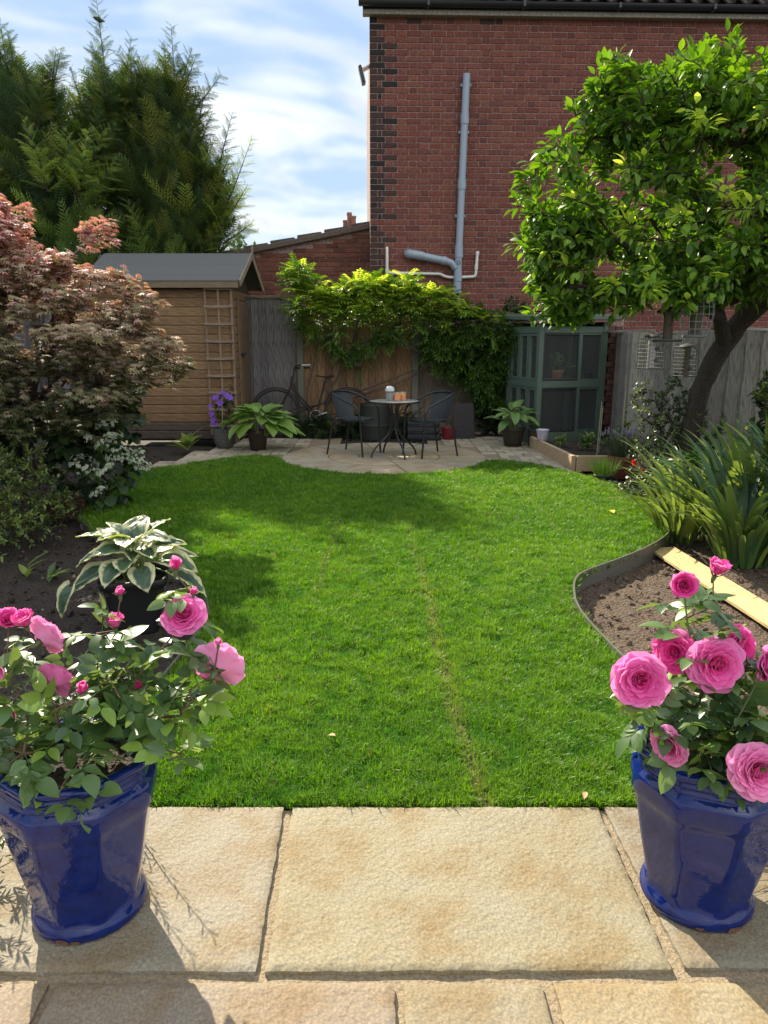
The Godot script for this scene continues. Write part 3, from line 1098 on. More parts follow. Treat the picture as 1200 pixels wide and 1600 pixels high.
func build_shed() -> void:
	var wm := wood("shed_wood", Color(0.21, 0.135, 0.068), 0, 61)
	var shed := thing("garden_shed", "brown timber garden shed with grey felt roof and shiplap boards", "shed", Vector3(-2.0, 0, -10.05))
	var L := 1.75
	var D := 1.62
	var eave := 2.02
	var mb := MB.new()
	mb.box(Vector3(-L / 2, eave / 2 + 0.03, -D / 2), Vector3(L - 0.05, eave, D - 0.06), 0.0)
	mb.face([Vector3(-0.03, eave, -0.03), Vector3(-0.03, eave, -D + 0.03), Vector3(-0.03, 2.40, -D / 2)], Vector3.RIGHT)
	mb.face([Vector3(-L + 0.03, eave, -0.03), Vector3(-L + 0.03, eave, -D + 0.03), Vector3(-L + 0.03, 2.40, -D / 2)], Vector3.LEFT)
	part("frame", mb, wood("shed_dark", Color(0.05, 0.035, 0.02), 0, 61), shed)
	var tones := [Color(0.27, 0.165, 0.082), Color(0.24, 0.145, 0.072), Color(0.285, 0.18, 0.092), Color(0.225, 0.135, 0.066), Color(0.26, 0.16, 0.085)]
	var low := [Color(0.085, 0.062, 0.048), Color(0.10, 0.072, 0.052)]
	# shiplap boards: a groove at the top of each
	var bd := MB.new()
	var h := 0.112
	var prof := [Vector2(-0.002, 0), Vector2(0.010, 0.0), Vector2(0.012, 0.004), Vector2(0.012, h * 0.80), Vector2(0.009, h * 0.84), Vector2(0.002, h * 0.92), Vector2(0.001, h)]
	var ra := []
	for q in prof:
		ra.append(PackedVector3Array([Vector3(-L, q.y, q.x), Vector3(0, q.y, q.x)]))
	for k in ra.size() - 1:
		bd.face([ra[k][0], ra[k][1], ra[k + 1][1], ra[k + 1][0]], Vector3(0, 0.05 if k > 0 else -1.0, 1))
	var bmesh := bd.mesh()
	for k in 17:
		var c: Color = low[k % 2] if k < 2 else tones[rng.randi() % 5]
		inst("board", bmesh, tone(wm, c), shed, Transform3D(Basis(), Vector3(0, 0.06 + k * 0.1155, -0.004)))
	var sd := MB.new()
	for q in prof.size() - 1:
		var a: Vector2 = prof[q]
		var b: Vector2 = prof[q + 1]
		sd.face([Vector3(a.x, a.y, 0), Vector3(a.x, a.y, -D), Vector3(b.x, b.y, -D), Vector3(b.x, b.y, 0)], Vector3(1, 0.05 if q > 0 else -1.0, 0))
	var smesh := sd.mesh()
	var side_m := wood("shed_side", Color(0.17, 0.11, 0.06), 2, 61)
	for k in 17:
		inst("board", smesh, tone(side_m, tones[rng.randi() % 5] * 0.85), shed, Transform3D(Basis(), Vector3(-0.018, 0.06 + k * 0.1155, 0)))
	mb = MB.new()
	mb.box(Vector3(-0.004, 1.0, -0.02), Vector3(0.055, 2.0, 0.085), 0.004)
	part("corner_post", mb, wood("shed_trim", Color(0.20, 0.125, 0.065), 1, 62), shed)
	mb = MB.new()
	mb.box(Vector3(0.006, 0.98, -0.42), Vector3(0.026, 1.9, 0.09), 0.004)
	part("door_frame", mb, M.shed_trim, shed)
	mb = MB.new()
	mb.box(Vector3(0.012, 0.95, -0.86), Vector3(0.03, 1.84, 0.74), 0.004)
	var door := part("door", mb, wood("door_wood", Color(0.15, 0.10, 0.06), 1, 62), shed)
	mb = MB.new()
	mb.box(Vector3(0.045, 1.18, -0.52), Vector3(0.05, 0.035, 0.16), 0.006)
	part("latch", mb, M.black_plastic, door)
	mb = MB.new()
	mb.box(Vector3(-L / 2 + 0.0, eave + 0.045, 0.135), Vector3(L + 0.26, 0.085, 0.022), 0.003)
	part("fascia_board", mb, wood("fascia_wood", Color(0.20, 0.15, 0.095), 0, 62), shed)
	# roof: two slopes of felt
	var felt_t := noise_tex(63, 0.03, 6, Color(0.5, 0.5, 0.5), Color(1.2, 1.2, 1.15))
	var felt := mat("roof_felt", Color(0.15, 0.155, 0.16), 0.95, felt_t, Vector3.ONE * 3.0, felt_t, 0.3)
	var rz := D / 2 + 0.15
	var rise := 0.43
	for s in [-1.0, 1.0]:
		mb = MB.new()
		var ln := sqrt(rz * rz + rise * rise)
		mb.box(Vector3(0, 0, 0), Vector3(L + 0.30, 0.022, ln), 0.004)
		for k in 2:
			mb.box(Vector3(0, 0.012, (-0.25 + 0.4 * k) * ln), Vector3(L + 0.301, 0.006, ln * 0.36), 0.002, Basis.from_euler(Vector3(0.008 * s, 0, 0)))
		var f := part("roof_felt", mb, felt, shed)
		f.position = Vector3(-L / 2 + 0.0, eave + 0.085 + rise / 2, -D / 2 + s * rz / 2)
		f.rotation.x = s * atan(rise / rz)
	for s in [-1.0, 1.0]:
		mb = MB.new()
		mb.box(Vector3.ZERO, Vector3(0.02, 0.085, sqrt(rz * rz + rise * rise) + 0.01), 0.003)
		var bb := part("barge_board", mb, wood("barge_wood", Color(0.27, 0.225, 0.165), 2, 62), shed)
		bb.position = Vector3(0.155, eave + 0.062 + rise / 2, -D / 2 + s * rz / 2)
		bb.rotation.x = s * atan(rise / rz)
	mb = MB.new()
	mb.box(Vector3(0.165, eave + 0.56, -D / 2), Vector3(0.02, 0.16, 0.03), 0.003)
	part("finial", mb, M.barge_wood, shed)

	# the trellis on the front of the shed
	var tr := thing("wooden_trellis", "tall weathered wooden trellis fixed to the front of the shed", "trellis", Vector3(-2.155, 0.12, -9.985))
	var tw := wood("trellis_wood", Color(0.185, 0.125, 0.085), 1, 64)
	for k in 3:
		mb = MB.new()
		mb.box(Vector3(-0.17 + 0.17 * k, 0.97, 0.0), Vector3(0.026, 1.94, 0.016), 0.002)
		part("upright", mb, tone(tw, Color(0.27, 0.19, 0.135) * rv(0.85, 1.1)), tr)
	var th := wood("trellis_rail", Color(0.185, 0.14, 0.105), 0, 64)
	for k in 9:
		mb = MB.new()
		mb.box(Vector3(rv(-0.004, 0.004), 0.12 + k * 0.222, 0.016), Vector3(0.38, 0.030, 0.016), 0.002, Basis.from_euler(Vector3(0, 0, rv(-0.012, 0.012))))
		part("rail", mb, tone(th, Color(0.28, 0.215, 0.165) * rv(0.85, 1.15)), tr)

# feather-edge boards from a to b, one part each
func fence_run(o: Node3D, a: Vector3, b: Vector3, wd: float, low: float, high: float, m: StandardMaterial3D, tones: Array, gap := 0.0, jag := 0.012) -> void:
	var d := b - a
	var ln := d.length()
	var n := int(ln / wd)
	var yaw := atan2(-d.z, d.x)
	for k in n:
		var u := (k + 0.5) / n
		var h := high - low + rv(-jag, jag)
		var mb := MB.new()
		mb.box(Vector3(0, h / 2, 0), Vector3(ln / n + 0.014 - gap, h, 0.013), 0.003, Basis.from_euler(Vector3(0, 0.12, rv(-0.006, 0.006))))
		var q := part("board", mb, tone(m, tones[rng.randi() % tones.size()]), o)
		q.transform = Transform3D(rot_y(yaw), a.lerp(b, u) - o.position + Vector3(0, low, 0) + Vector3(0, 0, rv(0, 0.003)))

func build_fences() -> void:
	var gw := wood("weathered_wood", Color.WHITE, 1, 65, 0.45, 0.9)
	var grey := [Color(0.18, 0.17, 0.18), Color(0.15, 0.142, 0.152), Color(0.21, 0.195, 0.20), Color(0.13, 0.122, 0.13)]
	var panel := thing("dark_fence_panel", "tall dark weathered timber fence panel right beside the shed", "fence", Vector3(-1.65, 0, -11.15))
	fence_run(panel, Vector3(-2.15, 0, -11.15), Vector3(-1.265, 0, -11.15), 0.105, 0.02, 1.95, gw, grey)
	var mb := MB.new()
	mb.box(Vector3(-0.07, 1.975, 0.01), Vector3(0.92, 0.035, 0.06), 0.004, Basis.from_euler(Vector3(0, 0, -0.02)))
	part("capping_rail", mb, wood("cap_wood", Color(0.20, 0.16, 0.125), 0, 65, 0.45, 0.9), panel)
	# concrete posts
	var ct := noise_tex(66, 0.06, 4, Color(0.7, 0.7, 0.68), Color(1, 1, 1))
	var conc := mat("concrete", Color(0.24, 0.23, 0.20), 0.9, ct, Vector3.ONE * 2.5, ct, 0.4)
	for c in [[-1.23, 2.0, "pale concrete fence post standing between dark panel and brown fence"], [0.46, 1.75, "concrete fence post behind the table, under the climbing plant"]]:
		var p := thing("fence_post", c[2], "fence post", Vector3(c[0], 0, -11.12), 0.0, "")
		mb = MB.new()
		mb.box(Vector3(0, c[1] / 2, 0), Vector3(0.095, c[1], 0.095), 0.008)
		mb.box(Vector3(0, c[1] + 0.01, 0), Vector3(0.07, 0.025, 0.07), 0.008)
		part("post", mb, conc, p)
	var br := [Color(0.36, 0.215, 0.115), Color(0.31, 0.185, 0.098), Color(0.40, 0.245, 0.135), Color(0.27, 0.16, 0.09)]
	var f := thing("brown_fence_panel", "brown closeboard timber fence behind the bicycle and left chair", "fence", Vector3(-0.38, 0, -11.15))
	fence_run(f, Vector3(-1.18, 0, -11.15), Vector3(0.41, 0, -11.15), 0.105, 0.02, 1.85, gw, br)
	mb = MB.new()
	mb.box(Vector3(0, 0.5, -0.04), Vector3(1.58, 0.07, 0.05), 0.005)
	part("rail", mb, wood("rail_wood", Color(0.16, 0.11, 0.07), 0, 65), f)
	var br2 := [Color(0.19, 0.145, 0.11), Color(0.165, 0.125, 0.095), Color(0.215, 0.165, 0.125)]
	f = thing("grey_brown_fence_panel", "shaded greyish brown timber fence behind the right chair", "fence", Vector3(1.35, 0, -11.15))
	fence_run(f, Vector3(0.51, 0, -11.15), Vector3(2.2, 0, -11.15), 0.105, 0.02, 1.75, gw, br2)
	mb = MB.new()
	mb.box(Vector3(0, 0.95, 0.03), Vector3(1.66, 0.06, 0.04), 0.005)
	part("rail", mb, M.rail_wood, f)
	# the grey fence along the right side: first seen nearly end on, then broad
	var gr := [Color(0.31, 0.285, 0.245), Color(0.26, 0.24, 0.21), Color(0.36, 0.33, 0.28), Color(0.29, 0.26, 0.22), Color(0.22, 0.20, 0.18)]
	f = thing("right_fence_far_panel", "silvery timber fence panel next to the greenhouse, seen almost edge on", "fence", Vector3(2.98, 0, -9.5))
	fence_run(f, Vector3(3.13, 0, -10.3), Vector3(2.90, 0, -8.85), 0.125, -0.06, 1.46, gw, gr, 0.0)
	mb = MB.new()
	mb.box(Vector3.ZERO, Vector3(0.05, 0.03, 1.5), 0.004)
	var cap := part("capping_rail", mb, wood("cap_grey", Color(0.30, 0.28, 0.24), 2, 65), f)
	cap.transform = Transform3D(rot_y(0.157), Vector3(0.03, 1.475, -0.07))
	f = thing("right_fence_near_panel", "broad silvery timber fence boards behind the apple tree trunk", "fence", Vector3(3.9, 0, -7.8))
	fence_run(f, Vector3(2.90, 0, -8.83), Vector3(4.9, 0, -6.75), 0.16, -0.08, 1.46, gw, gr, 0.0)
	mb = MB.new()
	mb.box(Vector3.ZERO, Vector3(2.9, 0.03, 0.05), 0.004)
	cap = part("capping_rail", mb, wood("cap_grey_x", Color(0.28, 0.26, 0.22), 0, 65), f)
	cap.transform = Transform3D(rot_y(0.805), Vector3(0.0, 1.475, 0.01))
	# brown timber fence far left behind the shrubs
	f = thing("left_boundary_fence", "grey timber boundary fence glimpsed behind the maple at far left", "fence", Vector3(-4.6, 0, -7.0))
	fence_run(f, Vector3(-4.7, 0, -10.6), Vector3(-4.4, 0, -3.2), 0.15, -0.05, 1.75, gw, grey)

	f = thing("hidden_corner_fence", "dark timber fence glimpsed through the maple just left of the shed", "fence", Vector3(-4.3, 0, -10.9))
	fence_run(f, Vector3(-5.3, 0, -10.9), Vector3(-3.5, 0, -10.9), 0.15, -0.05, 1.85, gw, grey)

func build_greenhouse() -> void:
	var gt := noise_tex(67, 0.05, 4, Color(0.75, 0.75, 0.72), Color(1, 1, 1))
	var gp := mat("green_paint", Color(0.135, 0.195, 0.155), 0.55, gt, Vector3(3, 1.5, 3), gt, 0.15)
	var glass := mat("pane_glass", Color(0.75, 0.82, 0.8, 0.06), 0.03)
	glass.transparency = BaseMaterial3D.TRANSPARENCY_ALPHA
	glass.metallic_specular = 0.25
	var dark := mat("inner_wall", Color(0.055, 0.05, 0.048), 0.9, gt, Vector3.ONE)
	var g := thing("small_greenhouse", "small lean-to greenhouse with green painted frame and glass doors", "greenhouse", Vector3(2.0, 0, -9.75), deg_to_rad(15.0))
	var W := 0.98
	var D := 0.98
	var H := 1.60
	var mb := MB.new()
	# local: front runs along +x at z 0, left side runs along -z at x 0
	for c in [[0.03, 0.0], [W - 0.03, 0.0], [0.03, -D], [W - 0.03, -D]]:
		mb.box(Vector3(c[0], H / 2, c[1] - 0.03 if c[1] == 0.0 else c[1] + 0.03), Vector3(0.065, H, 0.065), 0.004)
	part("corner_posts", mb, gp, g)
	mb = MB.new()
	for y in [0.09, 0.80, 1.50]:
		var t := 0.16 if y < 0.1 else 0.085
		mb.box(Vector3(W / 2, y, -0.028), Vector3(W - 0.13, t, 0.05), 0.004)
		mb.box(Vector3(0.028, y, -D / 2), Vector3(0.05, t, D - 0.13), 0.004)
	part("rails", mb, gp, g)
	# front: upper and lower sliding panes, side: narrow panes
	var cells := [[0.065, 0.58, 0.845, 1.455], [0.60, W - 0.065, 0.845, 1.455], [0.065, 0.58, 0.175, 0.755], [0.60, W - 0.065, 0.175, 0.755]]
	var fr := mat("black_frame", Color(0.03, 0.033, 0.032), 0.5)
	for c in cells:
		mb = MB.new()
		var w: float = c[1] - c[0]
		var hh: float = c[3] - c[2]
		var cx: float = (c[0] + c[1]) / 2
		var cy: float = (c[2] + c[3]) / 2
		for s in [-1.0, 1.0]:
			mb.box(Vector3(cx + s * (w / 2 - 0.012), cy, -0.025), Vector3(0.022, hh, 0.03), 0.002)
			mb.box(Vector3(cx, cy + s * (hh / 2 - 0.012), -0.025), Vector3(w - 0.047, 0.022, 0.03), 0.002)
		var win := part("window", mb, fr if c[1] - c[0] > 0.4 else gp, g)
		mb = MB.new()
		mb.face([Vector3(cx - w / 2 + 0.02, cy - hh / 2 + 0.02, -0.03), Vector3(cx + w / 2 - 0.02, cy - hh / 2 + 0.02, -0.03), Vector3(cx + w / 2 - 0.02, cy + hh / 2 - 0.02, -0.03), Vector3(cx - w / 2 + 0.02, cy + hh / 2 - 0.02, -0.03)], Vector3.BACK)
		part("pane", mb, glass, win)
	mb = MB.new()
	mb.box(Vector3(0.59, 0.8, -0.03), Vector3(0.03, 1.36, 0.045), 0.003)
	part("mullion", mb, gp, g)
	for k in 3:
		for lv in [[0.845, 1.455], [0.175, 0.755]]:
			mb = MB.new()
			var z0 := -0.075 - k * 0.28
			var hh: float = lv[1] - lv[0]
			var cy: float = (lv[0] + lv[1]) / 2
			for s in [-1.0, 1.0]:
				mb.box(Vector3(0.03, cy, z0 - 0.135 + s * 0.115), Vector3(0.035, hh, 0.035), 0.003)
				mb.box(Vector3(0.03, cy + s * (hh / 2 - 0.018), z0 - 0.135), Vector3(0.034, 0.034, 0.195), 0.003)
			var win := part("window", mb, gp, g)
			mb = MB.new()
			mb.face([Vector3(0.03, cy - hh / 2 + 0.03, z0 - 0.235), Vector3(0.03, cy - hh / 2 + 0.03, z0 - 0.035), Vector3(0.03, cy + hh / 2 - 0.03, z0 - 0.035), Vector3(0.03, cy + hh / 2 - 0.03, z0 - 0.235)], Vector3.LEFT)
			part("pane", mb, glass, win)
	mb = MB.new()
	mb.box(Vector3(W / 2, H + 0.07, -D / 2 + 0.04), Vector3(W + 0.16, 0.06, D + 0.26), 0.006, Basis.from_euler(Vector3(0.035, 0, 0.02)))
	part("roof", mb, gp, g)
	mb = MB.new()
	mb.box(Vector3(W / 2, H / 2, -D - 0.02), Vector3(W, H, 0.03), 0.0)
	mb.box(Vector3(W + 0.012, H / 2, -D / 2), Vector3(0.02, H, D - 0.1), 0.0)
	part("back_wall", mb, dark, g)
	mb = MB.new()
	mb.box(Vector3(W / 2 + 0.01, 0.83, -D / 2 - 0.05), Vector3(W - 0.13, 0.02, D - 0.22), 0.003)
	part("shelf", mb, mat("shelf_wood", Color(0.22, 0.2, 0.17), 0.8, gt, Vector3.ONE * 2.0), g)
	# brick pier between greenhouse and fence
	var pier := thing("brick_pier", "narrow strip of old brick wall between greenhouse and fence", "wall", Vector3(3.03, 0, -10.05), deg_to_rad(10.0))
	mb = MB.new()
	mb.box(Vector3(0.05, 0.8, -0.06), Vector3(0.19, 1.6, 0.1), 0.0)
	part("core", mb, M.mortar, pier)
	var sb := MB.new()
	sb.box(Vector3.ZERO, Vector3(0.1, 0.066, 0.05), 0.006)
	var sm := sb.mesh()
	for r in 20:
		for k in 2:
			inst("brick", sm, tone(M.brick, Color(0.22, 0.10, 0.075) * rv(0.6, 1.2)), pier, Transform3D(Basis.from_euler(Vector3(rv(-0.05, 0.05), rv(-0.05, 0.05), 0)), Vector3(0.0 + k * 0.11 - (0.04 if r % 2 else 0.0), 0.05 + r * 0.077, 0.0 + rv(-0.008, 0.012))))

func build_raised_bed() -> void:
	var wm := wood("new_timber", Color(0.50, 0.37, 0.23), 2, 71, 0.75, 0.2)
	var wx := wood("new_timber_x", Color(0.50, 0.37, 0.23), 0, 71, 0.75, 0.2)
	var o := thing("raised_bed", "low raised vegetable bed edged with pale new timber boards", "planter", Vector3(2.06, 0, -7.95))
	# the long side runs from the near corner back to the greenhouse
	var a := Vector3(0, 0, 0)
	var b := Vector3(-0.14, 0, -1.65)
	var d := b - a
	var mb := MB.new()
	mb.box(Vector3(0, 0.065, -d.length() / 2), Vector3(0.05, 0.17, d.length()), 0.004)
	var s := part("side_board", mb, wm, o)
	s.rotation.y = atan2(-d.x, -d.z)
	mb = MB.new()
	mb.box(Vector3(0.51, 0.065, 0.0), Vector3(0.96, 0.17, 0.05), 0.004)
	part("end_board", mb, wx, o)
	mb = MB.new()
	mb.box(Vector3(1.0, 0.065, -0.8), Vector3(0.05, 0.17, 1.65), 0.004)
	part("side_board", mb, wm, o)
	mb = MB.new()
	mb.box(Vector3(-0.1, 0.1, -1.72), Vector3(0.12, 0.24, 0.09), 0.006)
	part("corner_post", mb, M.shed_dark, o)
	var soil := lumpy(0.0, 0.97, -1.66, -0.03, 0.03, 0.09, 0.014, 72)
	var sp := part("soil", soil, M.soil_dark, o)
	sp.set_meta("kind", "stuff")

# ---------------------------------------------------------------- table and chairs
func build_table() -> void:
	var black := mat("black_metal", Color(0.018, 0.019, 0.021), 0.35)
	var wick_t := Image.create(64, 64, false, Image.FORMAT_RGB8)
	for y in 64:
		for x in 64:
			var over := (int(x / 8.0) + int(y / 8.0)) % 2 == 0
			var u := absf(fmod(x, 8.0) - 3.5) / 4.0
			var v := absf(fmod(y, 8.0) - 3.5) / 4.0
			var hgt := (1.0 - u * u) if over else (1.0 - v * v)
			wick_t.set_pixel(x, y, Color(hgt, hgt, hgt))
	var weave := ImageTexture.create_from_image(wick_t)
	var wick := mat("black_weave", Color(0.045, 0.052, 0.060), 0.42, null, Vector3.ONE * 9.0, weave, 0.5, false)
	var t := thing("bistro_table", "small round bistro table with pale top and black metal legs", "table", Vector3(0.12, 0.0, -8.85))
	var top_h := 0.665
	var mb := MB.new()
	mb.lathe([Vector2(0.0, top_h - 0.006), Vector2(0.29, top_h - 0.006), Vector2(0.298, top_h - 0.002), Vector2(0.296, top_h + 0.002), Vector2(0.0, top_h + 0.003)], 40)
	var gl := mat("table_glass", Color(0.52, 0.55, 0.47), 0.12)
	part("tabletop", mb, gl, t)
	mb = MB.new()
	var ring := []
	for k in 41:
		var a := TAU * k / 40.0
		ring.append(Vector3(cos(a) * 0.302, top_h - 0.006, sin(a) * 0.302))
	mb.tube(ring, [0.011], 8, false)
	part("rim", mb, black, t)
	for k in 4:
		var a := PI * 0.25 + k * PI / 2 + 0.35
		var d := Vector3(cos(a), 0, sin(a))
		mb = MB.new()
		mb.tube([d * 0.20 + Vector3(0, top_h - 0.02, 0), d * 0.075 + Vector3(0, top_h - 0.04, 0), d * 0.052 + Vector3(0, top_h - 0.10, 0), d * 0.045 + Vector3(0, 0.34, 0), d * 0.075 + Vector3(0, 0.27, 0), d * 0.16 + Vector3(0, 0.19, 0), d * 0.25 + Vector3(0, 0.115, 0), d * 0.285 + Vector3(0, 0.06, 0), d * 0.30 + Vector3(0, 0.006, 0)], [0.0115], 8)
		part("leg", mb, black, t)
	mb = MB.new()
	for y in [0.33, 0.50]:
		ring = []
		for k in 17:
			ring.append(Vector3(cos(TAU * k / 16.0) * 0.058, y, sin(TAU * k / 16.0) * 0.058))
		mb.tube(ring, [0.008], 6, false)
	part("ring", mb, black, t)

	# chair: local +x is forward
	var ch := thing("wicker_chair", "black woven bistro armchair on the left of the table, facing right", "chair", Vector3(-0.345, 0.0, -9.06), atan2(-0.27, 0.48), "bistro chairs on the round terrace")
	var seat_y := 0.43
	mb = MB.new()
	var rows := []
	for j in 9:
		var row := PackedVector3Array()
		var u := j / 8.0 * 2.0 - 1.0
		for i in 13:
			var v := i / 12.0
			var x := lerpf(-0.20, 0.22, v)
			var half := 0.205 * (1.0 - 0.10 * v * v) * sqrt(maxf(0.0, 1.0 - pow(maxf(0.0, v - 0.75) / 0.25, 2.0) * 0.35))
			row.append(Vector3(x - absf(u) * 0.03 * smoothstep(0.6, 1.0, v), seat_y + 0.012 - 0.018 * (1.0 - u * u) * sin(PI * v) - (0.02 * smoothstep(0.9, 1.0, v)), u * half))
		rows.append(row)
	mb.grid(rows, false, false)
	var seat := part("seat", mb, wick, ch)
	mb = MB.new()
	rows = []
	for j in 9:
		var row := PackedVector3Array()
		var u := j / 8.0 * 2.0 - 1.0
		for i in 9:
			var v := i / 8.0
			var half := 0.19 + 0.03 * v
			var bow := 0.075 * u * u
			row.append(Vector3(-0.21 - 0.075 * v + bow, seat_y + 0.0 + 0.325 * v - 0.02 * u * u * v, u * half))
		rows.append(row)
	mb.grid(rows, false, true)
	part("backrest", mb, wick, ch)
	mb = MB.new()
	var rim := []
	for k in 21:
		var a := TAU * k / 20.0
		rim.append(Vector3(0.01 + cos(a) * 0.205, seat_y, sin(a) * 0.195))
	mb.tube(rim, [0.010], 8, false)
	part("seat_frame", mb, black, ch)
	# the arm rail with the front legs in one bent tube
	mb = MB.new()
	var arm := []
	for s in [-1.0, 1.0]:
		var side := [Vector3(0.225, 0.005, s * 0.215), Vector3(0.205, 0.30, s * 0.222), Vector3(0.195, 0.45, s * 0.228), Vector3(0.185, 0.54, s * 0.232), Vector3(0.16, 0.585, s * 0.236), Vector3(0.11, 0.62, s * 0.24), Vector3(-0.02, 0.675, s * 0.243), Vector3(-0.13, 0.72, s * 0.235), Vector3(-0.215, 0.748, s * 0.195), Vector3(-0.262, 0.757, s * 0.12)]
		if s > 0:
			arm.append(Vector3(-0.282, 0.76, 0))
			side.reverse()
		arm.append_array(side)
	mb.tube(arm, [0.0125], 10)
	part("arm_rail", mb, black, ch)
	for s in [-1.0, 1.0]:
		mb = MB.new()
		mb.tube([Vector3(-0.10, seat_y - 0.004, s * 0.175), Vector3(-0.19, seat_y - 0.01, s * 0.19), Vector3(-0.215, seat_y - 0.05, s * 0.195), Vector3(-0.285, 0.005, s * 0.215)], [0.0115], 8)
		part("back_leg", mb, black, ch)
	var c2 := again(ch, "wicker_chair", "black woven bistro armchair on the right of the table, facing left")
	c2.position = Vector3(0.535, 0.0, -8.92)
	c2.rotation.y = atan2(-0.225, -0.396)

	# on the table: a glass jar lantern and two tumblers of orange drink
	var clear := mat("clear_glass", Color(0.9, 0.93, 0.92, 0.08), 0.03)
	clear.transparency = BaseMaterial3D.TRANSPARENCY_ALPHA
	var jar := thing("storage_jar", "clear glass jar with a domed pale lid and speckled filling on the table", "jar", Vector3(0.07, top_h + 0.004, -8.86))
	mb = MB.new()
	mb.lathe([Vector2(0.0, 0.0), Vector2(0.05, 0.0), Vector2(0.054, 0.006), Vector2(0.054, 0.105), Vector2(0.05, 0.115)], 24)
	part("glass", mb, clear, jar)
	mb = MB.new()
	mb.lathe([Vector2(0.0, 0.004), Vector2(0.049, 0.004), Vector2(0.049, 0.095), Vector2(0.0, 0.097)], 20)
	var fill_t := noise_tex(73, 0.14, 2, Color(0.3, 0.29, 0.27), Color(1, 1, 1))
	part("filling", mb, mat("jar_filling", Color(0.55, 0.55, 0.52), 0.8, fill_t, Vector3.ONE * 5.0), jar)
	mb = MB.new()
	mb.lathe([Vector2(0.053, 0.112), Vector2(0.056, 0.118), Vector2(0.054, 0.135), Vector2(0.045, 0.154), Vector2(0.026, 0.168), Vector2(0.0, 0.173)], 24)
	part("lid", mb, mat("pale_lid", Color(0.62, 0.66, 0.64), 0.3), jar)
	var juice := mat("orange_drink", Color(0.95, 0.46, 0.01), 0.25)
	juice.backlight_enabled = true
	juice.backlight = Color(1.0, 0.55, 0.05)
	var tum := [[0.158, -8.82, "clear tumbler of orange drink nearer the jar, standing lower"], [0.226, -8.90, "clear tumbler of orange drink at the right, farther from the jar"]]
	var first: Node3D
	for k in 2:
		var g: Node3D
		if k == 0:
			g = thing("drinking_glass", tum[k][2], "glass", Vector3.ZERO, 0.0, "tumblers of orange drink")
			mb = MB.new()
			mb.lathe([Vector2(0.0, 0.0), Vector2(0.034, 0.0), Vector2(0.042, 0.10), Vector2(0.0395, 0.10), Vector2(0.033, 0.008), Vector2(0.0, 0.008)], 20)
			part("tumbler", mb, clear, g)
			mb = MB.new()
			mb.lathe([Vector2(0.0, 0.01), Vector2(0.0325, 0.01), Vector2(0.0385, 0.075), Vector2(0.0, 0.076)], 20)
			part("drink", mb, juice, g)
			first = g
		else:
			g = again(first, "drinking_glass", tum[k][2])
		g.position = Vector3(tum[k][0], top_h + 0.004, tum[k][1])

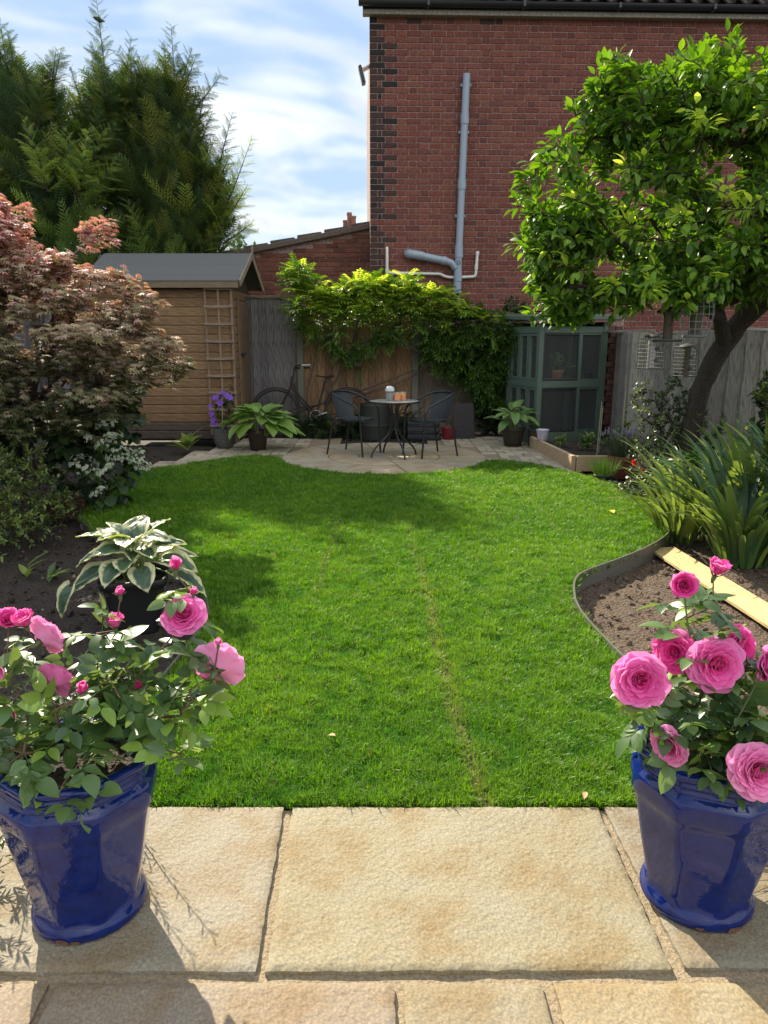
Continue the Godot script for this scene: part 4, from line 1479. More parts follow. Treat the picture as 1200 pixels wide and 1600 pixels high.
# ---------------------------------------------------------------- bicycle and things by the fence
func build_bicycle() -> void:
	var rust := mat("rusty_metal", Color(0.045, 0.030, 0.026), 0.75, M.brick.albedo_texture, Vector3.ONE * 4.0)
	var chrome := mat("dull_chrome", Color(0.35, 0.34, 0.32), 0.4)
	chrome.metallic = 0.6
	var o := thing("old_bicycle", "old rusty step-through bicycle leaning against the fence", "bicycle", Vector3(-1.05, 0, -10.78))
	o.rotation.x = -0.10
	for x in [-0.52, 0.52]:
		var mb := MB.new()
		var ring := []
		for k in 37:
			ring.append(Vector3(x + cos(TAU * k / 36.0) * 0.325, 0.34 + sin(TAU * k / 36.0) * 0.325, 0))
		mb.tube(ring, [0.017], 8, false)
		var w := part("wheel", mb, mat("old_rubber", Color(0.025, 0.024, 0.024), 0.9), o)
		mb = MB.new()
		for k in 18:
			var a := TAU * k / 18.0
			mb.tube([Vector3(x, 0.34, 0.02 if k % 2 else -0.02), Vector3(x + cos(a) * 0.31, 0.34 + sin(a) * 0.31, 0)], [0.0016], 3, false)
		part("spokes", mb, rust, w)
		mb = MB.new()
		mb.tube([Vector3(x, 0.34, -0.045), Vector3(x, 0.34, 0.045)], [0.02], 8)
		part("hub", mb, rust, w)
		mb = MB.new()
		var guard := []
		for k in 15:
			var a := PI * (0.05 + 0.85 * k / 14.0)
			guard.append(Vector3(x + cos(a) * 0.36, 0.34 + sin(a) * 0.36, 0))
		mb.tube(guard, [0.012], 6)
		part("mudguard", mb, rust, o)
	var mb := MB.new()
	mb.tube([Vector3(-0.27, 0.86, 0), Vector3(-0.30, 0.72, 0)], [0.02], 8)
	mb.tube([Vector3(-0.29, 0.79, 0), Vector3(-0.18, 0.58, 0), Vector3(0.0, 0.40, 0), Vector3(0.06, 0.30, 0)], [0.016], 8)
	mb.tube([Vector3(-0.30, 0.72, 0), Vector3(-0.16, 0.50, 0), Vector3(0.03, 0.33, 0), Vector3(0.06, 0.29, 0)], [0.016], 8)
	mb.tube([Vector3(0.06, 0.29, 0), Vector3(0.20, 0.80, 0)], [0.016], 8)
	mb.tube([Vector3(0.52, 0.34, 0.05), Vector3(0.17, 0.70, 0.02)], [0.009], 6)
	mb.tube([Vector3(0.52, 0.34, 0.05), Vector3(0.06, 0.29, 0.03)], [0.010], 6)
	part("frame", mb, rust, o)
	mb = MB.new()
	mb.tube([Vector3(-0.30, 0.72, 0.0), Vector3(-0.32, 0.68, 0.045), Vector3(-0.45, 0.42, 0.05), Vector3(-0.52, 0.34, 0.05)], [0.011], 6)
	mb.tube([Vector3(-0.32, 0.68, -0.045), Vector3(-0.45, 0.42, -0.05), Vector3(-0.52, 0.34, -0.05)], [0.011], 6)
	part("fork", mb, rust, o)
	mb = MB.new()
	mb.tube([Vector3(-0.265, 0.84, 0), Vector3(-0.25, 0.96, 0), Vector3(-0.22, 0.99, 0.0)], [0.012], 8)
	mb.tube([Vector3(-0.08, 1.0, 0.27), Vector3(-0.16, 1.0, 0.25), Vector3(-0.22, 0.99, 0.14), Vector3(-0.22, 0.99, -0.14), Vector3(-0.16, 1.0, -0.25), Vector3(-0.05, 1.0, -0.27)], [0.011], 8)
	part("handlebar", mb, rust, o)
	mb = MB.new()
	mb.tube([Vector3(-0.11, 1.0, 0.266), Vector3(0.02, 1.0, 0.28)], [0.016], 8)
	part("grip", mb, chrome, o)
	mb = MB.new()
	mb.tube([Vector3(0.20, 0.78, 0), Vector3(0.215, 0.84, 0)], [0.012], 8)
	mb.xf = Transform3D(Basis(), Vector3(0.22, 0.86, 0))
	mb.grid([PackedVector3Array([Vector3(-0.16, 0.02, 0), Vector3(-0.02, 0.0, 0), Vector3(0.10, 0.02, 0)]), PackedVector3Array([Vector3(-0.15, 0.0, 0.03), Vector3(-0.02, -0.02, 0.06), Vector3(0.10, -0.01, 0.10)])], false, true)
	mb.grid([PackedVector3Array([Vector3(-0.16, 0.02, 0), Vector3(-0.02, 0.0, 0), Vector3(0.10, 0.02, 0)]), PackedVector3Array([Vector3(-0.15, 0.0, -0.03), Vector3(-0.02, -0.02, -0.06), Vector3(0.10, -0.01, -0.10)])])
	part("saddle", mb, mat("old_leather", Color(0.04, 0.027, 0.022), 0.6), o)
	mb = MB.new()
	var ring2 := []
	for k in 21:
		ring2.append(Vector3(0.06 + cos(TAU * k / 20.0) * 0.085, 0.29 + sin(TAU * k / 20.0) * 0.085, 0.05))
	mb.tube(ring2, [0.006], 6, false)
	mb.tube([Vector3(0.06, 0.29, 0.06), Vector3(0.22, 0.335, 0.07)], [0.010], 6)
	mb.box(Vector3(0.19, 0.33, 0.12), Vector3(0.09, 0.025, 0.09), 0.005, Basis.from_euler(Vector3(0, 0, 0.3)))
	part("crank", mb, chrome, o)

	# a slate board, a black trug, a red tub and a dark tub near the fence
	var st := mat("slate_board", Color(0.050, 0.042, 0.042), 0.8, M.brick.albedo_texture, Vector3.ONE * 1.5)
	var sl := thing("leaning_board", "dark slate-coloured board leaning against the fence right of the chair", "board", Vector3(1.13, -0.03, -10.5))
	mb = MB.new()
	mb.box(Vector3(0, 0.26, 0), Vector3(0.30, 0.54, 0.025), 0.003, Basis.from_euler(Vector3(-0.28, 0.06, 0.03)))
	part("panel", mb, st, sl)
	var tr := thing("black_crate", "low black plastic crate on the ground behind the right chair", "crate", Vector3(0.56, -0.02, -10.5))
	mb = MB.new()
	mb.box(Vector3(0, 0.02, 0), Vector3(0.42, 0.02, 0.28), 0.004)
	for s in [-1.0, 1.0]:
		for k in 3:
			mb.box(Vector3(0, 0.065 + k * 0.10, s * 0.15), Vector3(0.46, 0.055, 0.015), 0.004)
			mb.box(Vector3(s * 0.225, 0.065 + k * 0.10, 0), Vector3(0.015, 0.055, 0.28), 0.004)
			mb.box(Vector3(s * 0.21, 0.16, -0.14 + k * 0.14), Vector3(0.02, 0.28, 0.02), 0.004)
	part("crate", mb, M.black_plastic, tr)
	var red := thing("red_tub", "dark red plastic tub on the ground under the right chair", "tub", Vector3(0.90, -0.02, -10.35))
	mb = MB.new()
	mb.lathe([Vector2(0, 0), Vector2(0.075, 0), Vector2(0.095, 0.19), Vector2(0.102, 0.19), Vector2(0.102, 0.20), Vector2(0.088, 0.20), Vector2(0.07, 0.02), Vector2(0, 0.02)], 20)
	part("tub", mb, mat("red_plastic", Color(0.16, 0.012, 0.018), 0.45), red)
	var keg := thing("dark_barrel", "shaded dark green metal bin standing behind the bistro table", "bin", Vector3(-0.13, -0.03, -10.55))
	mb = MB.new()
	mb.lathe([Vector2(0, 0), Vector2(0.20, 0.0), Vector2(0.21, 0.03), Vector2(0.21, 0.20), Vector2(0.222, 0.215), Vector2(0.222, 0.235), Vector2(0.21, 0.25), Vector2(0.21, 0.50), Vector2(0.215, 0.52), Vector2(0.19, 0.52), Vector2(0.19, 0.3), Vector2(0, 0.3)], 26)
	part("bin", mb, mat("bin_green", Color(0.035, 0.042, 0.032), 0.6, M.brick.albedo_texture, Vector3.ONE * 3.0), keg)

# ---------------------------------------------------------------- bird feeders
func cage(mb: MB, prof: Array, bars: int, r: float, rings: Array) -> void:
	for k in bars:
		var a := TAU * k / bars
		var pts := []
		for q in prof:
			pts.append(Vector3(cos(a) * q.x, q.y, sin(a) * q.x))
		mb.tube(pts, [r], 4, false)
	for h in rings:
		var rad: float = prof[0].x
		for k in prof.size() - 1:
			var lo: Vector2 = prof[k]
			var hi: Vector2 = prof[k + 1]
			if h >= lo.y and h <= hi.y:
				rad = lerpf(lo.x, hi.x, (h - lo.y) / maxf(hi.y - lo.y, 0.001))
		var ring := []
		for k in 21:
			ring.append(Vector3(cos(TAU * k / 20.0) * rad, h, sin(TAU * k / 20.0) * rad))
		mb.tube(ring, [r], 4, false)

func build_feeders() -> void:
	var wire := mat("pale_wire", Color(0.30, 0.33, 0.34), 0.4)
	var dwire := mat("dark_wire", Color(0.035, 0.037, 0.036), 0.5)
	var tube := mat("feeder_tube", Color(0.55, 0.56, 0.52, 0.5), 0.15)
	tube.transparency = BaseMaterial3D.TRANSPARENCY_ALPHA
	var seed_m := mat("bird_seed", Color(0.27, 0.23, 0.165), 0.9, M.jar_filling.albedo_texture, Vector3.ONE * 4.0)
	var lid := mat("feeder_lid", Color(0.07, 0.075, 0.07), 0.5)
	# the large barrel-shaped one
	var o := thing("bird_feeder", "large barrel-shaped pale wire cage feeder beside the tree fork", "bird feeder", Vector3(2.41, 1.405, -5.9), 0.0, "bird feeders hanging in the apple tree")
	var mb := MB.new()
	var prof := [Vector2(0.085, 0.0), Vector2(0.112, 0.07), Vector2(0.125, 0.15), Vector2(0.122, 0.22), Vector2(0.10, 0.29), Vector2(0.075, 0.335)]
	cage(mb, prof, 16, 0.0024, [0.0, 0.05, 0.105, 0.16, 0.215, 0.27, 0.335])
	part("cage", mb, wire, o)
	mb = MB.new()
	mb.lathe([Vector2(0, 0.01), Vector2(0.045, 0.01), Vector2(0.045, 0.30), Vector2(0, 0.30)], 16)
	part("seed_tube", mb, seed_m, o)
	mb = MB.new()
	mb.lathe([Vector2(0.09, 0.335), Vector2(0.085, 0.345), Vector2(0.05, 0.365), Vector2(0.02, 0.375), Vector2(0, 0.375)], 20)
	mb.lathe([Vector2(0, -0.012), Vector2(0.09, -0.012), Vector2(0.09, 0.0), Vector2(0, 0.0)], 20)
	part("lid", mb, mat("feeder_grey", Color(0.20, 0.22, 0.22), 0.5), o)
	mb = MB.new()
	mb.tube([Vector3(-0.08, 0.33, 0), Vector3(-0.085, 0.42, 0), Vector3(-0.05, 0.47, 0), Vector3(0, 0.52, -0.02), Vector3(0.02, 0.6, -0.04)], [0.002], 4)
	part("hanger", mb, dwire, o)
	# the tube feeder with a roof and a tray
	o = thing("bird_feeder", "dark roofed tube feeder with tray, hanging in the middle", "bird feeder", Vector3(2.235, 1.36, -6.0), 0.0, "bird feeders hanging in the apple tree")
	mb = MB.new()
	mb.lathe([Vector2(0, 0.02), Vector2(0.035, 0.02), Vector2(0.035, 0.22), Vector2(0, 0.22)], 16)
	part("seed_tube", mb, seed_m, o)
	mb = MB.new()
	mb.lathe([Vector2(0.10, 0.22), Vector2(0.10, 0.235), Vector2(0.03, 0.265), Vector2(0, 0.27)], 20)
	mb.lathe([Vector2(0, 0.215), Vector2(0.10, 0.22)], 20)
	part("roof", mb, lid, o)
	mb = MB.new()
	mb.lathe([Vector2(0, 0.0), Vector2(0.11, 0.0), Vector2(0.115, 0.018), Vector2(0.108, 0.018), Vector2(0.104, 0.006), Vector2(0, 0.006)], 20)
	for k in 4:
		mb.tube([Vector3(0, 0.06 + 0.07 * (k % 2), 0), Vector3(cos(k * PI / 2) * 0.075, 0.06 + 0.07 * (k % 2), sin(k * PI / 2) * 0.075)], [0.004], 5)
	part("tray", mb, lid, o)
	mb = MB.new()
	mb.tube([Vector3(0, 0.27, 0), Vector3(0.0, 0.7, 0)], [0.0018], 4)
	part("hanger", mb, dwire, o)
	# two squarish cages
	for c in [[2.14, 1.155, -6.05, "square dark wire cage feeder with pale seed tube, lowest at left", 0.075, 0.24], [2.54, 1.08, -6.35, "narrow dark wire cage feeder hanging just left of the trunk", 0.07, 0.24]]:
		o = thing("bird_feeder", c[3], "bird feeder", Vector3(c[0], c[1], c[2]), 0.3, "bird feeders hanging in the apple tree")
		mb = MB.new()
		var w: float = c[4]
		var hh: float = c[5]
		var step := w * 2 / 5.0
		for s in 4:
			mb.xf = Transform3D(rot_y(s * PI / 2), Vector3())
			for k in 6:
				mb.tube([Vector3(-w + k * step, 0, w), Vector3(-w + k * step, hh, w)], [0.0015], 4, false)
			for k in 9:
				mb.tube([Vector3(-w, hh * k / 8.0, w), Vector3(w, hh * k / 8.0, w)], [0.0015], 4, false)
		mb.xf = Transform3D()
		mb.box(Vector3(0, -0.004, 0), Vector3(w * 2, 0.008, w * 2), 0.002)
		part("cage", mb, dwire, o)
		mb = MB.new()
		mb.lathe([Vector2(0, 0.0), Vector2(0.032, 0.0), Vector2(0.032, hh), Vector2(0, hh)], 14)
		part("seed_tube", mb, mat("pale_tube", Color(0.42, 0.40, 0.36), 0.3) if c[0] < 2.3 else seed_m, o)
		mb = MB.new()
		for k in 2:
			mb.tube([Vector3(0.02, 0.06 + k * 0.09, 0.02), Vector3(0.02, 0.06 + k * 0.09, 0.045)], [0.015], 10)
		mb.lathe([Vector2(0.078, hh), Vector2(0.07, hh + 0.012), Vector2(0, hh + 0.03)], 4)
		mb.tube([Vector3(0, hh + 0.02, 0), Vector3(0, hh + 0.45, 0)], [0.0018], 4)
		part("fittings", mb, lid, o)

# ---------------------------------------------------------------- the glazed blue pots
func octo(a: float, r: float, plane: float) -> float:
	var s := TAU / 8.0
	var d := fposmod(a + s * 0.5, s) - s * 0.5
	# the edges between facets and body are soft
	var t := 0.0
	for p in [r, plane / cos(d), plane / maxf(cos(s - absf(d)), 0.05)]:
		t += exp(-(p - r) * 650.0)
	return r - log(t) / 650.0 + 0.001

func build_blue_pots() -> Array:
	var gn := noise_tex(81, 0.012, 4, Color(0.72, 0.74, 0.80), Color(1.25, 1.2, 1.1), 512, Color(0.96, 0.97, 1.0))
	var dent := noise_tex(82, 0.02, 3, Color.BLACK, Color.WHITE)
	var glaze := mat("blue_glaze", Color(0.004, 0.016, 0.118), 0.06, gn, Vector3.ONE * 3.0, dent, 0.04, false)
	var clay := mat("bare_clay", Color(0.20, 0.095, 0.06), 0.9, M.brick.albedo_texture, Vector3.ONE * 6.0)
	# radius, height, facet plane (body) or octagon (rim)
	var prof := [[0.0, 0.0, 9.0], [0.128, 0.0, 9.0], [0.134, 0.005, 9.0], [0.1365, 0.014, 9.0], [0.135, 0.025, 9.0], [0.130, 0.034, 9.0], [0.1265, 0.042, 0.120], [0.1265, 0.06, 0.120], [0.137, 0.10, 0.1275], [0.147, 0.14, 0.1355], [0.156, 0.18, 0.1435], [0.165, 0.22, 0.1500], [0.172, 0.25, 0.1550], [0.178, 0.275, 0.1600], [0.182, 0.295, 0.1645], [0.186, 0.315, 0.175], [0.187, 0.333, 0.173], [0.185, 0.348, 0.180], [0.178, 0.360, 0.19], [0.168, 0.368, 0.165], [0.171, 0.371, 0.163], [0.174, 0.376, 0.163], [0.171, 0.381, 0.160], [0.168, 0.384, 0.157], [0.173, 0.388, 0.163], [0.176, 0.393, 0.166], [0.173, 0.398, 0.163], [0.170, 0.401, 0.160], [0.178, 0.405, 0.167], [0.184, 0.412, 0.172], [0.184, 0.420, 0.172], [0.178, 0.425, 0.167], [0.160, 0.424, 0.150], [0.153, 0.418, 0.144], [0.150, 0.40, 0.141], [0.150, 0.36, 0.142], [0.0, 0.355, 9.0]]
	var out := []
	for c in [["blue_plant_pot", Vector3(-0.735, 0.0, -1.585), 0.18, "large glossy cobalt blue faceted pot at the left, under the left rose"], ["blue_plant_pot", Vector3(0.795, 0.0, -1.62), 0.42, "large glossy cobalt blue faceted pot at the right, under the right rose"]]:
		var o := thing(c[0], c[3], "plant pot", c[1], c[2], "glazed blue pots either side of the view")
		var mb := MB.new()
		var rows := []
		for q in prof:
			var row := PackedVector3Array()
			for j in 96:
				var a := TAU * j / 96.0
				var r := octo(a, q[0], q[2]) if q[2] < 1.0 else float(q[0])
				row.append(Vector3(cos(a) * r, q[1], sin(a) * r))
			rows.append(row)
		mb.grid(rows, true, true)
		part("pot", mb, glaze, o)
		mb = MB.new()
		rows = []
		fn.seed = 5
		for j in 8:
			var row := PackedVector3Array()
			for k in 20:
				var a := TAU * k / 20.0
				var r := 0.140 * j / 7.0
				row.append(Vector3(cos(a) * r, 0.372 + 0.006 * fn.get_noise_2d(cos(a) * r * 60.0, sin(a) * r * 60.0), sin(a) * r))
			rows.append(row)
		mb.grid(rows, true, true)
		part("soil", mb, M.soil_dark, o)
		# chips where the clay shows on the foot
		for k in 3:
			mb = MB.new()
			var a: float = PI / 2 - c[2] * -1.0 + [0.12, -0.12, 0.3][k] * (1.0 if c[1].x < 0 else -2.6)
			var pts := []
			for j in 9:
				var t := TAU * j / 9.0
				var rr: float = [0.016, 0.009, 0.006][k] * rv(0.5, 1.2)
				var aa := a + cos(t) * rr * 1.5 / 0.14
				var hh := 0.012 + sin(t) * rr * 0.55
				pts.append(Vector3(cos(aa) * 0.1378, maxf(hh, 0.001), sin(aa) * 0.1378))
			mb.face(pts, Vector3(cos(a), 0, sin(a)))
			part("chip", mb, clay, o)
		out.append(o)
	return out

func lathe_pot(o: Node3D, prof: Array, m: Material, sides := 24, called := "pot", shape = null) -> void:
	var mb := MB.new()
	mb.lathe(prof, sides, shape)
	part(called, mb, m, o)

func build_board() -> void:
	var wm := wood("fresh_plank", Color(0.62, 0.46, 0.22), 2, 83, 0.72, 0.15)
	var o := thing("timber_plank", "single pale new timber plank lying on the bare soil at right", "plank", Vector3(2.0, -0.045, -4.15))
	var mb := MB.new()
	mb.box(Vector3.ZERO, Vector3(0.185, 0.02, 1.65), 0.002, Basis.from_euler(Vector3(0.0, 0.075, 0.02)))
	part("plank", mb, wm, o)

# ---------------------------------------------------------------- trees and shrubs
func ball(c: Vector3, r: Vector3, shell := 0.55) -> Vector3:
	var d := rdir()
	var k := lerpf(shell, 1.0, pow(rv(0, 1), 0.7))
	return c + d * r * k

func spray_mesh(ln: float, wd: float, n: int, sub: int) -> ArrayMesh:
	var mb := MB.new()
	mb.tube([Vector3.ZERO, Vector3(0, 0.02 * ln, ln * 0.5), Vector3(0, -0.04 * ln, ln)], [0.006 * ln / 0.5, 0.004 * ln / 0.5, 0.001], 3, false)
	for k in n:
		var u := (k + 0.6) / n
		for s in [-1.0, 1.0]:
			var o := Vector3(0, 0.02 * sin(u * PI) * ln - 0.04 * ln * maxf(0, u - 0.5) * 2.0, ln * u)
			var l := wd * (1.0 - 0.75 * u) * rv(0.8, 1.2) * (0.5 + 0.5 * minf(1.0, u * 6.0))
			var d := Vector3(s * 0.72, rv(-0.25, 0.15), 0.75).normalized()
			var w := Vector3(-d.z * s, 0, d.x * s).normalized() * 0.006
			var e := o + d * l + Vector3(0, -0.12 * l, 0)
			var up := Vector3(0, 0.004, 0)
			mb.grid([PackedVector3Array([o - w, o + up, o + w]), PackedVector3Array([e - w * 0.25, e, e + w * 0.25])])
			for j in sub:
				var v := (j + 0.8) / (sub + 0.5)
				var a := o.lerp(e, v)
				for s2 in [-1.0, 1.0]:
					var dd: Vector3 = (d + Vector3(-d.z, 0, d.x) * s2 * 0.8 + Vector3(0, rv(-0.3, 0.3), 0)).normalized()
					var b: Vector3 = a + dd * l * 0.34 * (1.1 - v) * rv(0.8, 1.3)
					var ww := Vector3(-dd.z, 0.3, dd.x).normalized() * 0.005
					mb.grid([PackedVector3Array([a - ww, a + ww]), PackedVector3Array([b - ww * 0.2, b + ww * 0.2])])
	return mb.mesh()

func build_conifers() -> void:
	var lm := leaf_mat("conifer_spray", 0.6, Color(0.75, 0.85, 0.35), 0.4)
	var bark := mat("conifer_bark", Color(0.06, 0.045, 0.035), 0.95)
	var sp := [spray_mesh(0.50, 0.25, 12, 3), spray_mesh(0.58, 0.20, 13, 3), spray_mesh(0.42, 0.24, 10, 3)]
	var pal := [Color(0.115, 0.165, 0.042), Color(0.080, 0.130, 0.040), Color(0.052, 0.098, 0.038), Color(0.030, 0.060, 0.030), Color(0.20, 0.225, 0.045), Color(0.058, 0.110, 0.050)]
	# each tree: base, then lobes (centre, radii) and leaders (foot, tip)
	var trees := [
		["large spreading conifer with feathery dark green sprays behind the shed", Vector3(-3.5, 0, -12.6),
			[[Vector3(-3.55, 3.1, -12.4), Vector3(0.95, 1.5, 0.9), 1100], [Vector3(-4.2, 4.1, -12.6), Vector3(0.75, 1.05, 0.8), 800], [Vector3(-3.0, 3.3, -12.2), Vector3(0.55, 0.85, 0.65), 560], [Vector3(-3.3, 4.3, -12.3), Vector3(0.42, 0.8, 0.5), 380], [Vector3(-3.35, 2.4, -12.0), Vector3(0.6, 0.55, 0.6), 240]],
			[[Vector3(-4.25, 4.6, -12.5), Vector3(-4.30, 6.45, -12.5)], [Vector3(-3.15, 4.4, -12.2), Vector3(-3.1, 5.85, -12.1)], [Vector3(-3.85, 4.6, -12.3), Vector3(-3.75, 5.45, -12.2)], [Vector3(-2.65, 3.5, -12.0), Vector3(-2.2, 4.6, -11.8)], [Vector3(-2.5, 3.1, -11.9), Vector3(-1.9, 4.2, -11.6)], [Vector3(-2.5, 3.0, -11.9), Vector3(-2.0, 3.6, -11.7)], [Vector3(-3.5, 4.8, -12.3), Vector3(-3.45, 5.3, -12.2)], [Vector3(-4.6, 4.7, -12.4), Vector3(-4.7, 5.35, -12.3)], [Vector3(-2.45, 2.8, -11.9), Vector3(-1.95, 3.05, -11.6)], [Vector3(-2.9, 4.1, -12.0), Vector3(-2.6, 4.95, -11.9)]]],
		["left conifer at the edge of the picture with olive green upswept sprays", Vector3(-5.6, 0, -12.2),
			[[Vector3(-5.5, 2.7, -12.0), Vector3(1.1, 1.7, 0.95), 800], [Vector3(-5.15, 4.0, -11.8), Vector3(0.65, 1.05, 0.65), 480], [Vector3(-5.9, 4.2, -12.1), Vector3(0.8, 0.9, 0.7), 340], [Vector3(-4.7, 2.9, -11.5), Vector3(0.75, 1.2, 0.6), 420]],
			[[Vector3(-5.6, 4.6, -12.2), Vector3(-5.68, 6.0, -12.3)], [Vector3(-5.1, 4.5, -11.8), Vector3(-5.22, 5.3, -11.8)], [Vector3(-4.85, 4.4, -11.7), Vector3(-4.75, 5.2, -11.7)], [Vector3(-5.35, 4.6, -11.9), Vector3(-5.4, 5.25, -11.9)]]]]
	for t in trees:
		var o := thing("conifer_tree", t[0], "tree", t[1], 0.0, "conifers behind the shed")
		var mb := MB.new()
		mb.tube([Vector3(0, -0.2, 0), Vector3(0.05, 2.0, 0), Vector3(0, 4.2, 0.0)], [0.2, 0.14, 0.04], 10, false)
		part("trunk", mb, bark, o)
		var goals := []
		var xfs := []
		var ks := []
		for l in t[2]:
			var c: Vector3 = l[0]
			var r: Vector3 = l[1]
			for k in int(l[2] * 0.7):
				var d := rdir()
				if d.y < -0.55 and rv(0, 1) < 0.6:
					d.y = -d.y
				var depth := pow(rv(0, 1), 0.6)
				var q := c + d * r * lerpf(0.35, 1.0, depth)
				var up := clampf((q.y - 1.5) / 4.0, 0.15, 1.0)
				var dir := (Vector3(d.x, 0, d.z) * 1.0 + Vector3.UP * (0.45 + 0.65 * up) + rdir() * 0.45).normalized()
				var s := rv(0.75, 1.4)
				xfs.append(Transform3D(aim(dir, Vector3(d.x, -0.2, d.z) + rdir() * 0.5, rv(-0.5, 0.5)).scaled(Vector3.ONE * s), q - o.position - dir * 0.25))
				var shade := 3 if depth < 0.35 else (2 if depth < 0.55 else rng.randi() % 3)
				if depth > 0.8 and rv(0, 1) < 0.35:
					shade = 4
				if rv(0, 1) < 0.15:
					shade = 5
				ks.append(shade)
				if k % 22 == 0:
					goals.append(c + d * r * 0.8 - o.position)
		# leaders: an upright shoot with short drooping side sprays
		var shoots: Array = t[3].duplicate()
		for k in 40:
			var l: Array = t[2][k % t[2].size()]
			var d := rdir()
			d = Vector3(d.x, absf(d.y) * 0.8 + 0.1, absf(d.z) * 0.5).normalized()
			var foot: Vector3 = l[0] + d * l[1] * 0.8
			shoots.append([foot, foot + (Vector3(d.x * 0.75, 0.55 + d.y * 0.5, d.z * 0.4) + rdir() * 0.15).normalized() * rv(0.55, 0.95)])
		for l in shoots:
			var a: Vector3 = l[0]
			var b: Vector3 = l[1]
			var ln := a.distance_to(b)
			var ax := (b - a).normalized()
			mb = MB.new()
			mb.tube([a - o.position, a.lerp(b, 0.5) - o.position + Vector3(0.02, 0, 0), b - o.position], [0.016, 0.009, 0.002], 5, false)
			part("leader", mb, bark, o)
			var n := int(ln * 34)
			for k in n:
				var u := float(k) / n
				var ang := k * 2.4 + rv(-0.4, 0.4)
				var side := Vector3(cos(ang), 0, sin(ang))
				side = (side - ax * side.dot(ax)).normalized()
				var dir := (side + ax * rv(0.5, 1.0)).normalized()
				var s := (0.85 - 0.62 * u) * rv(0.65, 1.15)
				xfs.append(Transform3D(aim(dir, ax, rv(-0.6, 0.6)).scaled(Vector3(s, s, s)), a.lerp(b, u) - o.position))
				ks.append([0, 1, 2, 4][rng.randi() % 4])
		if t[1].x > -4.0:
			bird(Vector3(-4.275, 6.02, -12.46))
		mb = MB.new()
		grow(mb, [Vector3(0, 1.0, 0), Vector3(0.05, 2.0, 0), Vector3(0, 3.0, 0), Vector3(0, 4.0, 0)], goals, 0.012, 0.45, 5, 0.05)
		part("limbs", mb, bark, o)
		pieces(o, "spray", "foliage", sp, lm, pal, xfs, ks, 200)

func bird(at: Vector3) -> void:
	var b := thing("bird", "small dark bird perched near the tip of the tall conifer shoot", "bird", at)
	var mb := MB.new()
	var rows := []
	for k in 11:
		var u := k / 10.0
		# beak, head, body and tail along +x
		var r: float = lerp_table([[0.0, 0.001], [0.1, 0.006], [0.16, 0.022], [0.28, 0.026], [0.38, 0.028], [0.55, 0.042], [0.7, 0.034], [0.8, 0.016], [1.0, 0.010]], u)
		var row := PackedVector3Array()
		for j in 10:
			var a := TAU * j / 10.0
			row.append(Vector3((u - 0.5) * 0.18, 0.05 - u * 0.06 + cos(a) * r, sin(a) * r))
		rows.append(row)
	mb.grid(rows, true, true)
	part("body", mb, mat("bird_feather", Color(0.05, 0.035, 0.03), 0.8), b)
	for s in [-1.0, 1.0]:
		mb = MB.new()
		mb.tube([Vector3(0.01, -0.01, s * 0.012), Vector3(0.005, -0.055, s * 0.012)], [0.003], 5)
		part("leg", mb, M.conifer_bark, b)

func broad_tree(called: String, label: String, base: Vector3, lobes: Array, n_goals: int, per: int, meshes: Array, lm: Material, pal: Array, bark: Material, trunk: Array, radii: Array, parts: int, rule: Callable, spread := 0.16, thin := 0.0035, category := "tree", spin := 1.0) -> Node3D:
	var o := thing(called, label, category, base)
	var mb := MB.new()
	var tp := []
	for q in trunk:
		tp.append(q - base)
	if tp.size() > 1:
		mb.tube(tp, radii, 14, false)
		if radii[0] > 0.1:
			fn.seed = 9
			fn.frequency = 1.0
			fn.fractal_octaves = 3
			mb = MB.new()
			var cv := Curve3D.new()
			for k in tp.size():
				var tn: Vector3 = (tp[mini(k + 1, tp.size() - 1)] - tp[maxi(k - 1, 0)]) / 6.0
				cv.add_point(tp[k], -tn, tn)
			var pts := []
			var rr := []
			var lng := cv.get_baked_length()
			for k in 61:
				pts.append(cv.sample_baked(lng * k / 60.0))
				var f := (radii.size() - 1) * k / 60.0
				rr.append(lerpf(radii[int(f)], radii[mini(int(f) + 1, radii.size() - 1)], f - int(f)))
			mb.tube(pts, rr, 40, false)
			for k in mb.v.size():
				var c: Vector3 = pts[k / 40]
				var d := mb.v[k] - c
				var q := mb.v[k]
				mb.v[k] = c + d * (1.0 + 0.16 * fn.get_noise_3d(q.x * 5.0, q.y * 3.0, q.z * 5.0) + 0.13 * fn.get_noise_3d(q.x * 22.0, q.y * 7.0, q.z * 22.0))
		part("trunk", mb, bark, o)
	var goals := []
	var tot := 0.0
	for l in lobes:
		tot += l[2]
	for l in lobes:
		for k in int(n_goals * l[2] / tot):
			goals.append(ball(l[0], l[1], 0.25) - base)
	mb = MB.new()
	var roots := [tp[-1]]
	if tp.size() > 2:
		roots.append(tp[-2])
	var ends := grow(mb, roots, goals, thin, 0.5, 5, 0.08)
	part("limbs", mb, bark, o)
	var xfs := []
	var ks := []
	for e in ends:
		for k in per:
			var a := rv(0, TAU)
			var ax: Vector3 = e[1]
			var side := aim(ax) * Vector3(cos(a), sin(a), 0)
			var q: Vector3 = e[0] - ax * spread * rv(0.0, 1.0) + side * rv(0, 0.4) * spread
			var r: Array = rule.call(q + base, side, ax)
			xfs.append(Transform3D(aim(r[0], r[1], rv(-0.5, 0.5) * spin).scaled(Vector3.ONE * float(r[2])), q))
			ks.append(r[3])
	pieces(o, "leaf", "foliage", meshes, lm, pal, xfs, ks, parts)
	return o

